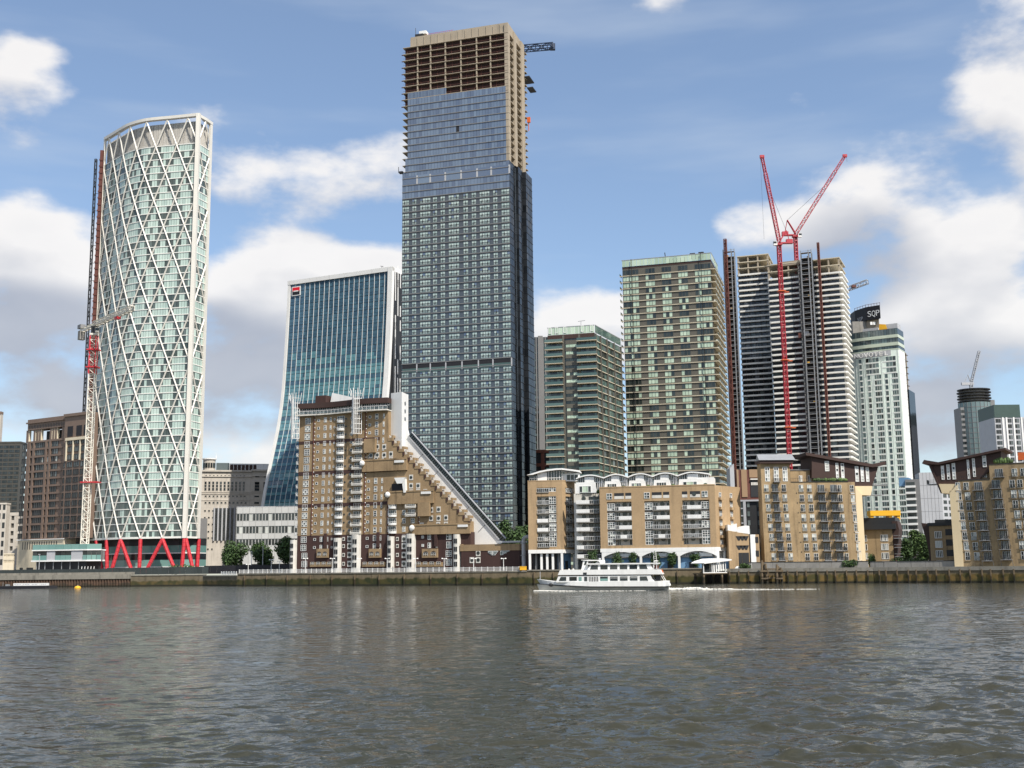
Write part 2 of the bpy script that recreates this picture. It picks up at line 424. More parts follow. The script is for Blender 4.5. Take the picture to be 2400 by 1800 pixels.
# ================================================================ setting: water, banks
def struct(o): o['kind'] = 'structure'; return o
def water_mat():
    m = bpy.data.materials.new('river_water'); m.use_nodes = True
    t = m.node_tree; b = t.nodes['Principled BSDF']
    b.inputs['Roughness'].default_value = 0.09; b.inputs['IOR'].default_value = 1.33
    geo = N(t, 'ShaderNodeNewGeometry')
    big = N(t, 'ShaderNodeTexNoise'); big.inputs['Scale'].default_value = 0.02; big.inputs['Detail'].default_value = 3
    t.links.new(geo.outputs['Position'], big.inputs['Vector'])
    t.links.new(mixc(t, smooth(t, big.outputs[0], .35, .65), (.030, .032, .023), (.042, .041, .028)), b.inputs['Base Color'])
    prev = None
    for sc, asp, rot, dist, stg in ((.7, 1.9, 14, .30, .5), (2.6, 1.6, -18, .09, .35)):
        mp = N(t, 'ShaderNodeMapping'); mp.inputs['Rotation'].default_value = (0, 0, R(rot)); mp.inputs['Scale'].default_value = (1/asp, 1, 1)
        t.links.new(geo.outputs['Position'], mp.inputs[0])
        n = N(t, 'ShaderNodeTexNoise'); n.inputs['Scale'].default_value = sc; n.inputs['Detail'].default_value = 2
        t.links.new(mp.outputs[0], n.inputs['Vector'])
        bp = N(t, 'ShaderNodeBump'); bp.inputs['Distance'].default_value = dist*3; bp.inputs['Strength'].default_value = stg
        t.links.new(n.outputs[0], bp.inputs['Height'])
        if prev: t.links.new(prev, bp.inputs['Normal'])
        prev = bp.outputs[0]
    t.links.new(prev, b.inputs['Normal'])
    return m
import numpy as np
WM = water_mat()
KF, YN, YF = .95, 16, 470
mb = MB(WM); mb.face([(-2500, -12, 0), (2500, -12, 0), (2500, YN, 0), (-2500, YN, 0)]); mb.face([(-2500, YF, 0), (2500, YF, 0), (2500, 900, 0), (-2500, 900, 0)])
mb.face([(-2500, YN, 0), (-YN*KF, YN, 0), (-YF*KF, YF, 0), (-2500, YF, 0)]); mb.face([(YN*KF, YN, 0), (2500, YN, 0), (2500, YF, 0), (YF*KF, YF, 0)])
struct(mb.build('river_water'))
def wave_sheet():
    """choppy wind waves as real relief; the mesh is finer near the viewing bank, and waves too short for it fade out"""
    rg = np.random.default_rng(4)
    ny, nx = 780, 640
    ys = 16*np.exp(np.linspace(0, math.log(470/16), ny)); k = np.linspace(-KF, KF, nx)
    Y, K = np.meshgrid(ys, k, indexing='ij'); X = Y*K
    dy = Y*(math.log(470/16)/ny); H = np.zeros_like(X)
    gust = np.zeros_like(X)
    for _ in range(9):
        a = rg.uniform(0, 6.28); q = rg.uniform(.02, .09); gust += np.sin(X*q*math.cos(a)*.6+Y*q*math.sin(a)+rg.uniform(0, 6.28))
    gust = np.clip(.95+.24*gust, .35, 1.75)
    n = 110
    for i in range(n):
        lam = .40*(3.4/.40)**((i+rg.random())/n); a = rg.normal(R(-100), R(26)); w = 2*PI/lam
        slope = .026*(.8 if lam < .6 else 1.15 if lam < 1.6 else 1.15*(1.6/lam)**1.2)
        amp = slope*lam/(2*PI)*rg.uniform(.5, 1.5)
        fade = np.clip((lam/dy-2.2)/2.5, 0, 1)
        s = np.sin(w*(X*math.cos(a)+Y*math.sin(a))+rg.uniform(0, 6.28))
        H += amp*fade*s
    H = H*gust*np.clip((KF-np.abs(K))/.06, 0, 1)*np.clip((Y-YN)/4, 0, 1)*np.clip((YF-Y)/30, 0, 1); H = H+.9*np.abs(H)*H/(np.abs(H).max()+1e-6)
    v = np.stack([X, Y, H+.0], -1).reshape(-1, 3).astype(np.float32)
    idx = np.arange(ny*nx).reshape(ny, nx)
    f = np.stack([idx[:-1, :-1], idx[:-1, 1:], idx[1:, 1:], idx[1:, :-1]], -1).reshape(-1, 4).astype(np.int32)
    me = bpy.data.meshes.new('wave_sheet'); me.vertices.add(len(v)); me.vertices.foreach_set('co', v.ravel())
    me.loops.add(f.size); me.loops.foreach_set('vertex_index', f.ravel())
    me.polygons.add(len(f)); me.polygons.foreach_set('loop_start', np.arange(0, f.size, 4, dtype=np.int32))
    me.polygons.foreach_set('use_smooth', np.ones(len(f), bool)); me.materials.append(WM); me.update(); me.validate()
    struct(put('river_water', me))
wave_sheet()
M['ground'] = mat('ground_paving', (.16, .155, .14), .9, var=.25, scale=.2)
M['bed'] = mat('near_bank_ground', (.15, .14, .12), .9, var=.25, scale=.2)
BANK = [(-2500, 640), (-600, 470), (-190, 430), (-112, 420), (-96, 402), (-30, 371), (4, 357), (62, 343), (101, 326), (134, 303), (260, 215), (700, -12), (2500, -12)]
bw = [(x, y+1.2) for x, y in BANK]
mb = MB('ground'); mb.face([(x, y, GZ) for x, y in bw]+[(9000, -12, GZ), (9000, 9000, GZ), (-9000, 9000, GZ), (-9000, 640, GZ)])
struct(mb.build('ground'))
mb = MB('bed'); mb.box(-2500, 2500, -400, -11, -2, 3.4); struct(mb.build('near_bank_ground'))

def seg_frame(a, b):
    a, b = Vector(a), Vector(b); d = b-a
    return F(a.x, a.y, math.atan2(d.y, d.x)), d.length
def tide(name, top, low, hi=2.0):
    """masonry with a weed-green tidal band below a wavering line"""
    m = mat(name, top, .9, var=.35, scale=.5, streak=.3, fine=.22, bump=.4)
    t = m.node_tree; b = t.nodes['Principled BSDF']; src = b.inputs['Base Color'].links[0].from_socket
    geo = N(t, 'ShaderNodeNewGeometry'); sp = N(t, 'ShaderNodeSeparateXYZ'); t.links.new(geo.outputs['Position'], sp.inputs[0])
    no = N(t, 'ShaderNodeTexNoise'); no.inputs['Scale'].default_value = .45; no.inputs['Detail'].default_value = 5
    t.links.new(geo.outputs['Position'], no.inputs['Vector'])
    k = smooth(t, mth(t, 'ADD', sp.outputs[2], mth(t, 'MULTIPLY', mth(t, 'SUBTRACT', no.outputs[0], .5), 1.8)), hi-.35, hi+.35)
    k2 = smooth(t, sp.outputs[2], .15, .8)
    low2 = mixc(t, k2, (.02, .02, .014), mixc(t, smooth(t, no.outputs[0], .4, .62), low, (low[0]*2.3, low[1]*1.7, low[2]*1.6)))
    t.links.new(mixc(t, k, low2, src), b.inputs['Base Color']); return m
M['wallb'] = tide('river_wall_brick', (.17, .135, .085), (.030, .036, .012), 2.3)
M['walls'] = tide('river_wall_stone', (.15, .125, .085), (.045, .045, .018), 1.9)
M['pile'] = tide('rusty_sheet_piling', (.105, .066, .045), (.05, .04, .028), 1.2)
M['timberw'] = tide('wet_fender_timber', (.16, .12, .075), (.022, .021, .012), 2.1)
M['cap'] = mat('concrete_coping', (.24, .225, .19), .9, var=.35, scale=.4, streak=.35, fine=.12)
# sheet piled quay on the left
root = thing('sheet_pile_wall', 'rusty corrugated sheet-pile river wall under a concrete capping at the far left bank', 'river wall', (0, 0, 0))
fr, L = seg_frame((-195, 430.4), (-150, 425.3))
x_end = at(305, 1360, 424).x
fr, L = seg_frame((-600, 470), (-190, 430)); mb = MB('pile'); mb.box(0, L, 0, 1, -1, 2.6, fr=fr); mb.build('outer_piling', root)
fr, L = seg_frame((-190, 430), (x_end, 430-(x_end+190)*10/78.0))
mb = MB('pile'); w = L/46
me = MB('pile').prism([(0, -1.5), (w*.94, -1.5), (w*.94, 2.75), (0, 2.75)], -.05, .05)
me = MB('pile'); me.plan([(0, .35), (w*.18, -.1), (w*.62, -.1), (w*.8, .35), (w, .35), (w, .55), (0, .55)], -1.5, 2.75)
me = me.mesh('sheet_pile')
repeat('sheet_pile', me, root, fr, [(i*w, 0, 0) for i in range(46)])
mb = MB('pile'); mb.box(0, L, .6, 1.2, -1.5, 2.7, fr=fr); mb.build('backing', root)
mb = MB('cap'); mb.box(-40, L+.4, -.35, 1.6, 2.76, 4.35, fr=fr); mb.build('coping', root)
mb = MB('cap'); mb.box(-40, L+.4, 2.4, 3, GZ, 5.2, fr=fr); mb.build('upstand', root)
# brick walls
def wall(name, label, a, b, top, m, cop=.35, pil=7.0):
    fr, L = seg_frame(a, b); root = thing(name, label, 'river wall', (a[0], a[1], 0), fr.a); fr = ID
    mb = MB(m); n = max(1, int(L/18))
    for i in range(n):
        mb = MB(m); mb.box(L*i/n, L*(i+1)/n-.06, random.uniform(-.05, .05), 1.1, -1.5, top-cop); mb.build('wall_panel', root)
    mb = MB('cap'); mb.box(0, L, -.18, 1.3, top-cop, top); mb.build('coping', root)
    me = MB('timberw').box(-.16, .16, -.34, 0, -1.5, top-.7).mesh('fender_post')
    if pil: repeat('fender_post', me, root, fr, [(x*pil+pil*.4+random.uniform(-.5, .5), -.06, 0) for x in range(int(L/pil))])
    return root
wall('river_wall', 'old weedy stone river wall below the red-legged tower', (x_end+.3, 430-(x_end+190)*10/78.0), (-112, 420), 4.1, 'walls', pil=0)
wall('river_wall', 'short set-forward corner of river wall under the lower white railing', (-112, 417), (-96, 402), 3.7, 'walls', pil=0)
wall('river_wall', 'dark green-stained brick river wall in front of the sloping yellow brick apartments', (-96, 402), (-30, 371), 4.3, 'wallb', pil=9)
wall('river_wall', 'dark green-stained brick river wall below the low brown brick building and the yellow bin', (-30, 371), (4, 357), 4.3, 'wallb', pil=9)
wall('river_wall', 'brown brick river wall behind the white passenger boat', (4, 357), (57, 344.2), 4.6, 'wallb', pil=6.2)
M['wallt'] = tide('timber_backed_wall', (.15, .12, .075), (.085, .075, .025), 2.4)
rw = wall('river_wall', 'timber-faced river wall with a close row of posts on the right', (63, 342.6), (101, 326), 4.3, 'wallt', cop=1.0, pil=2.75)
wall('river_wall', 'timber-faced river wall with posts at the far right edge of the bank', (101.1, 326), (134, 303), 4.3, 'wallt', cop=1.0, pil=2.75)
wall('river_wall', 'river wall running on past the right edge', (134.1, 303), (260, 215), 4.3, 'wallt', cop=1.0, pil=5)
# concrete parapet of the promenade, panel by panel
def parapet(name, label, a, b, n, h):
    fr, L = seg_frame(a, b); root = thing(name, label, 'parapet', (a[0], a[1], GZ), fr.a)
    me = MB('greyconc').box(0.03, L/n-.03, 0, .3, 0, h).mesh('panel')
    repeat('panel', me, root, ID, [(i*L/n, random.uniform(-.03, .03), 0) for i in range(n)])
    mb = MB('dark'); mb.box(0, L, -.06, .36, h, h+.16); mb.build('coping', root)
parapet('promenade_parapet', 'long grey stained concrete parapet in front of the left winged brick apartments', (64, 348), (101.5, 332), 12, 1.75)
parapet('promenade_parapet', 'grey stained concrete parapet in front of the right winged brick apartments', (102, 331.8), (137, 308), 11, 1.6)

# ---------------------------------------------------------------- trees
M['leafD'] = mat('dark_green_foliage', (.028, .058, .016), .7, var=.3, scale=.4, rand=.45, col2=(.045, .085, .022))
M['leafM'] = mat('mid_green_foliage', (.042, .085, .02), .7, var=.3, scale=.4, rand=.45, col2=(.07, .115, .03))
M['bark'] = mat('bark', (.07, .055, .04), .9, var=.3)
def crown(blobs, n, s, m, seed):
    rnd = random.Random(seed); mb = MB(m)
    vol = [b[3]*b[4]*b[5] for b in blobs]
    for _ in range(n):
        cx, cy, cz, rx, ry, rz = rnd.choices(blobs, vol)[0]
        while True:
            x, y, z = rnd.uniform(-1, 1), rnd.uniform(-1, 1), rnd.uniform(-1, 1); q = x*x+y*y+z*z
            if .30 < q < 1: break
        k = rnd.uniform(.8, 1.12) if rnd.random() < .3 else 1
        c = Vector((cx+x*rx*k, cy+y*ry*k, cz+z*rz*k))
        nrm = (Vector((x, y, z+.25))+Vector((rnd.gauss(0, .5), rnd.gauss(0, .5), rnd.gauss(0, .5)))).normalized()
        a = nrm.orthogonal().normalized(); b = nrm.cross(a); t = rnd.uniform(0, 6.3)
        a, b = a*math.cos(t)+b*math.sin(t), b*math.cos(t)-a*math.sin(t); h = s*rnd.uniform(.6, 1.3)
        pts = [c-a*h, c-b*h*.55+nrm*h*.15, c+a*h, c+b*h*.55+nrm*h*.15]
        mb.face([tuple(p) for p in pts])
    return mb
def tree(name, label, x, y, h, w, group=None, m='leafD', seed=1, n=1500, s=.42, zb=GZ, base=.22, cat='tree'):
    rnd = random.Random(seed); root = thing(name, label, cat, (x, y, zb), 0, group)
    bl = []
    for i in range(9):
        a = rnd.uniform(0, 6.28); q = rnd.uniform(.15, .62); zz = rnd.uniform(base+.12, .86)
        rr = w/2*rnd.uniform(.38, .58)*(1.12-abs(zz-.5)*.9)
        bl.append((math.cos(a)*q*w/2, math.sin(a)*q*w/2, zz*h, rr, rr, rr*.85*min(1.3, h/w)))
    bl.append((0, 0, h*.58, w*.36, w*.36, h*.34))
    crown(bl, n, s, m, seed).build('crown', root)
    t = MB('bark'); t.tube((0, 0, -.1), (0, 0, h*.45), w*.035+.05, 7, r2=w*.022)
    for bb in bl[:5]: t.tube((0, 0, h*.3), (bb[0]*.8, bb[1]*.8, bb[2]*.95), w*.016+.02, 5, r2=.03)
    t.build('trunk', root); return root
def bush(label, x, y, h, w, seed, m='leafD', name='bush', n=500, s=.3, zb=GZ, group=None):
    root = thing(name, label, 'bush', (x, y, zb), 0, group); rnd = random.Random(seed)
    bl = [(rnd.uniform(-.35, .35)*w, rnd.uniform(-.2, .2)*w, h*rnd.uniform(.35, .6), w*.27, w*.25, h*.42) for _ in range(6)]
    crown(bl, n, s, m, seed).build('foliage', root)
    t = MB('bark')
    for i in range(5): t.tube((0, 0, 0), (bl[i][0], bl[i][1], bl[i][2]), .06, 4, r2=.02)
    t.build('stem', root)
# ================================================================ tower with white diagonal lattice (left)
M['dgA'] = glass('pale_green_glazing', (.40, .52, .47), (.56, .68, .61), .12, wob=.03, spec=.6)
M['dgD'] = glass('dark_open_glazing', (.05, .07, .068), (.14, .175, .165), .08, wob=.03)
M['ribbed'] = mat('ribbed_grey_louvre', (.52, .50, .46), .7, var=.18, scale=.4, streak=.2)
M['beamw'] = mat('white_lattice_steel', (.66, .64, .585), .45, var=.06, scale=.2)
def lattice_tower():
    p1 = P(465.6, 266, 540); top = at(465.6, 266, 540).z; zb = at(430, 1261, 541).z
    root = thing('lattice_tower', 'glass tower wrapped in white diagonal lattice, standing on red splayed legs', 'skyscraper', (p1[0], p1[1], GZ))
    O = Vector((p1[0], p1[1]))
    def L(px, py, Y): return Vector(P(px, py, Y))-O
    pts = [Vector((0, 0)), L(404, 271, 543), L(344, 277, 546), L(306, 286, 551.5), L(281, 300, 559), L(247, 316, 571)]
    def cat(a, b, c, d, t): return .5*((2*b)+(c-a)*t+(2*a-5*b+4*c-d)*t*t+(3*b-a-3*c+d)*t**3)
    dense = []
    q = [pts[0]*2-pts[1]]+pts+[pts[-1]*2-pts[-2]]
    for i in range(1, len(q)-2):
        for k in range(12): dense.append(cat(q[i-1], q[i], q[i+1], q[i+2], k/12))
    dense.append(pts[-1])
    acc = [0]
    for a, b in zip(dense, dense[1:]): acc.append(acc[-1]+(b-a).length)
    tot = acc[-1]
    p0 = L(496.4, 284, 552)
    def pos(s):
        """outline point and outward normal, s in lattice units: 0 corner, +left (6 = far left), -right (-1 = back corner)"""
        if s < 0:
            d = p0.normalized(); return p0*(-s), Vector((d.y, -d.x))
        x = min(s/6*tot, tot-1e-4)
        for i in range(len(acc)-1):
            if acc[i+1] >= x: break
        t = (x-acc[i])/(acc[i+1]-acc[i]); d = (dense[i+1]-dense[i]).normalized()
        return dense[i].lerp(dense[i+1], t), Vector((-d.y, d.x))
    z0, z1 = zb-GZ, top-GZ
    H = (z1-z0)/15.12; zr = z0+14*H
    nf = 56; fh = (zr-z0)/nf
    def P3(s, z, o=0):
        p, n = pos(s); p = p+n*o; return (p.x, p.y, z)
    # solid core behind the glass
    back = [L(300, 300, 600), L(480, 300, 590)]
    outl = [pos(s)[0]-pos(s)[1]*.6 for s in (-1, -.5, -.02)]+[pos(s)[0]-pos(s)[1]*.6 for s in [.02]+[i*.5 for i in range(1, 13)]]
    plan = [(v.x, v.y) for v in reversed(outl)]+[(p0.x-10, p0.y+16), (pts[-1].x+14, pts[-1].y+20)]
    mb = MB('greymid'); mb.plan(plan, z0, zr-.2); mb.build('core', root)
    # glazing: one unit of façade per storey, panes dark beside the lattice members
    def beamdist(s, z):
        k = (z-z0)/H; i = math.floor(k); t = k-i; best = 9
        ph = 0 if i % 2 == 0 else .5
        for n in range(-3, 8):
            a = n+ph
            for e in (a+.5, a-.5): best = min(best, abs(s-(a+(e-a)*t)))
        return best
    rest = MB(); cnt = 0
    segs = [(-1, 0, 6)]+[(i, i+1, 8) for i in range(6)]
    order = [(f, g) for g in (1, 2, 3, 0, 4, 5, 6) for f in range(nf)]
    for f, g in order:
        a, b, n = segs[g]; mb = MB() if cnt < 300 else rest
        for i in range(n):
            s0, s1 = a+(b-a)*i/n, a+(b-a)*(i+1)/n; sm = (s0+s1)/2; zm = z0+(f+.5)*fh
            dk = beamdist(sm, zm) < .115+.035*random.random() or random.random() < .015 or (f < 4 and random.random() < .6) or (f in (4, 13) and random.random() < .4)
            if g > 3 and random.random() < .14: dk = True
            e = .04*(s1-s0); s0 += e; s1 -= e; za, zc = z0+f*fh+.38, z0+(f+1)*fh-.02
            mb.face([P3(s1, za, .02), P3(s0, za, .02), P3(s0, zc, .02), P3(s1, zc, .02)], 'dgD' if dk else 'dgA')
        if cnt < 300: mb.build('window', root)
        cnt += 1
    rest.build('far_side_windows', root, kind='stuff')
    ss = [-1, -.5, 0]+[i*.25 for i in range(1, 25)]
    for f in range(nf+1):
        mb = MB('whiteband'); z = z0+f*fh-.05; h = .4 if f else .9
        for a, b in zip(ss, ss[1:]):
            q = [P3(b, z, .22), P3(a, z, .22), P3(a, z+h, .22), P3(b, z+h, .22)]
            mb.face(q); mb.face([P3(b, z+h, -.5), P3(b, z+h, .22), P3(a, z+h, .22), P3(a, z+h, -.5)][::-1]); mb.face([P3(a, z, -.5), P3(a, z, .22), P3(b, z, .22), P3(b, z, -.5)][::-1])
        mb.build('floor_band', root)
    # lattice members: ridged bars
    def beam(s0, k0, s1, k1, n=4):
        mb = MB('beamw'); w = .040*(1 if s0 >= 0 and s1 >= 0 else .8); ring = []
        for i in range(n+1):
            t = i/n; s = s0+(s1-s0)*t; z = z0+(k0+(k1-k0)*t)*H
            ring.append([P3(s-w, z, .15), P3(s, z, .6), P3(s+w, z, .15)])
        for r0, r1 in zip(ring, ring[1:]):
            mb.face([r0[1], r0[0], r1[0], r1[1]]); mb.face([r0[2], r0[1], r1[1], r1[2]])
        mb.build('lattice_beam', root)
    for k in range(15):
        ph = 0 if k % 2 == 0 else .5
        for i in range(-1, 7):
            s = i+ph
            for e in (s+.5, s-.5):
                if min(s, e) < -1.01 or max(s, e) > 6.01 or (s == 0 and False): continue
                if (s < 0 < e) or (e < 0 < s): continue
                beam(s, k, e, k+1)
    for s in (0, -1, 6):
        mb = MB('beamw'); w = .16 if s <= 0 else .1
        a, b = (s-w*.6, s+w) if s == 0 else ((s, s+w) if s < 0 else (s-w, s))
        pl = [P3(a, 0, .7), P3(b, 0, .7), P3(b, 0, -.4), P3(a, 0, -.4)]
        if s == 0: pl = [(-1.0, -.8, 0), (.75, -.6, 0), (1.0, 1.0, 0), (-.9, .9, 0)]
        mb.plan([(v[0], v[1]) for v in pl], z0, z1+.02); mb.build('corner_post', root)
    # crown: rim beam, louvre screen set back
    mb = MB('beamw'); mc = MB('ribbed')
    for a, b in zip(ss, ss[1:]):
        for za, zc, o0, o1 in ((z1-1.5, z1, .8, -1.2),):
            mb.face([P3(b, za, o0), P3(a, za, o0), P3(a, zc, o0), P3(b, zc, o0)]); mb.face([P3(a, zc, o0), P3(a, zc, o1), P3(b, zc, o1), P3(b, zc, o0)])
            mb.face([P3(a, za, o1), P3(b, za, o1), P3(b, zc, o1), P3(a, zc, o1)]); mb.face([P3(a, za, o0), P3(b, za, o0), P3(b, za, o1), P3(a, za, o1)])
        n = 7
        for i in range(n):
            s0, s1 = a+(b-a)*i/n, a+(b-a)*(i+1)/n; o = -1.5 if i % 2 else -1.75
            mc.face([P3(s1, zr, o), P3(s0, zr, o), P3(s0, z1-3.2, o), P3(s1, z1-3.2, o)])
            o2 = -1.75 if i % 2 else -1.5
            mc.face([P3(s1, zr, o2), P3(s1, zr, o), P3(s1, z1-3.2, o), P3(s1, z1-3.2, o2)])
    mb.build('crown_rim', root); mc.build('louvre_screen', root)
    mb = MB('greymid'); mb.plan(plan, zr-.2, zr+.2); mb.build('roof', root)
    # red legs
    def leg(s, px, off=2.0, dx=0):
        a = Vector(P3(s, z0-.3, .1)); f = at(px, 1318, O.y+a.y-off); b = Vector((f.x-O.x, a.y-off, -.2))
        mb = MB('red'); mb.tube(a, b, .88, 8, 0, .88)
        d = b-a
        for i in range(1, 9):
            c = a+d*(i/9); mb.tube(c-d.normalized()*.12, c+d.normalized()*.12, .98, 8)
        mb.build('leg', root)
    for s, px in ((5, 243), (4, 252), (3, 260), (3, 312.5), (2, 327), (1, 340), (1, 414), (0, 426), (-.08, 455), (-1, 462)): leg(s, px)
    # recessed glazed podium
    M['teal'] = glass('teal_glass_panel', (.13, .27, .25), (.19, .34, .31), .12, spec=.6)
    base = [(v.x, v.y) for v in [pos(s)[0]-pos(s)[1]*5 for s in (6, 5, 4, 3, 2, 1, .4)]]
    base = base+[(-4, 5), (3.0, 12), (4, 24), (pts[-1].x+14, pts[-1].y+24)]
    hh = z0
    for za, zc, m, o in ((0, 2.8, 'lightgrey', 0), (2.8, 3.3, 'white', .3), (3.3, 6.6, 'teal', .1), (6.6, 9.6, 'glass_dark', 0), (9.6, 10.1, 'white', .3), (10.1, 13.6, 'teal', .1), (13.6, hh+.1, 'dark', 0)):
        mb = MB(m); n = len(base)-3
        pl = [(x, y-o) for x, y in base]
        mb.plan(pl, za*hh/17, zc*hh/17 if zc < hh else zc); mb.build('podium_band', root)
    return root, p1
LT, LTp = lattice_tower()

# builder's hoist beside it
hp = at(225, 600, 566); topz = at(239, 353, 566).z-GZ
root = thing('construction_hoist', 'rusty brown hoist mast climbing the left side of the white lattice tower', 'hoist', (at(239.5, 353, 566).x, 566, GZ))
mb = MB('rust'); mb.box(-.75, .75, -.7, .9, 0, topz)
mb.build('mast', root)
mb = MB('rust')
for i in range(int(topz/3.4)): mb.box(-.95, .95, -.95, -.75, i*3.4, i*3.4+.9)
mb.build('mast_sections', root)
x2 = at(225, 373, 566).x-at(239.5, 353, 566).x; t2 = at(226, 373, 566).z-GZ
mb = MB('dark'); mb.lattice((x2, 0, 0), (x2, 0, t2), 1.0, 3.4, .16, .12); mb.build('guide_mast', root)
for i in range(3, 22):
    mb = MB('dark'); mb.box(x2, -.7, -.1, .1, i*9.2, i*9.2+.2); mb.build('tie', root)

# white and red tower crane in front of it
def tower_crane_white():
    m0 = at(196, 1280, 512); mt = at(221, 786, 512)
    zt = mt.z; x, y = mt.x, 512
    root = thing('tower_crane', 'white and red tower crane standing against the white lattice tower', 'crane', (x, y, GZ))
    zl = zt-GZ; z = 0
    n = 12; w = 2.6
    for i in range(n):
        mb = MB(); red = i in (n-1, n-2, 0); m = 'red' if red else 'cranewhite'
        mb.lattice((0, 0, zl*i/n), (0, 0, zl*(i+1)/n), w, 2.4, .24, .15, m, m2='cranewhite')
        if i in (n-1, n-2): mb.box(-w/2-.3, -w/2-.1, -1.6, 1.6, zl*i/n+.4, zl*(i+1)/n-.5, 'red'); 
        if i == n-3: mb.box(-1.2, .2, -.2, .2, zl*i/n, zl*(i+1)/n-1, 'rust')
        mb.build('mast_section', root)
    for k in (.375, .86, .935):
        mb = MB('red'); mb.box(-2.6, 2.6 if k > .5 else 5.5, -2.0, 2.0, zl*k, zl*k+.5); mb.build('collar', root)
    mb = MB('cranewhite', 'dark'); mb.box(-1.6, 1.6, -1.6, 1.6, zl, zl+.8); mb.box(-1.2, 1.2, -1.2, 1.2, zl+.8, zl+4.2, 1); mb.build('slewing_unit', root)
    mb = MB('cranewhite', 'glass_dark'); mb.box(1.2, 2.6, -2.6, -1.0, zl+.9, zl+3.2); mb.box(1.3, 2.62, -2.63, -1.2, zl+1.7, zl+3.0, 1); mb.build('cab', root)
    zj = zt+5.2
    tip = atz(310, 722, zj); ta = atz(175, 772, zj); mm = Vector((x, y, zj))
    d = Vector((tip.x-x, tip.y-y)); d.normalize(); a = math.atan2(d.y, d.x); Lj = (Vector((tip.x, tip.y))-Vector((x, y))).length
    Lj = min(Lj, 70)
    mb = MB(); mb.lattice((0, 0, zj-GZ), (d.x*Lj, d.y*Lj, zj-GZ), 2.0, 2.2, .22, .14, 'cranewhite'); mb.build('jib', root)
    q = min(Lj*.42, 16)
    mb = MB('cranewhite'); mb.lattice((0, 0, zj-GZ-.4), (-d.x*q, -d.y*q, zj-GZ-.4), 1.5, 2.0, .2, .13); mb.build('counter_jib', root)
    fr2 = F(-d.x*q, -d.y*q, a)
    mb = MB('greyconc'); mb.box(-1.2, 1.6, -1.3, 1.3, zj-GZ-4.8, zj-GZ-.6, fr=fr2); mb.build('counterweight', root)
    mb = MB('greymid'); mb.box(-2.4, 1.5, -1.2, 1.2, zj-GZ+.6, zj-GZ+2.4, fr=fr2); mb.build('winch', root)
    mb = MB('red'); k = Lj*.62; mb.box(-1.2, 1.6, -1, 1, zj-GZ-2.2, zj-GZ-1.2, fr=F(d.x*k, d.y*k, a)); mb.build('trolley', root)
tower_crane_white()

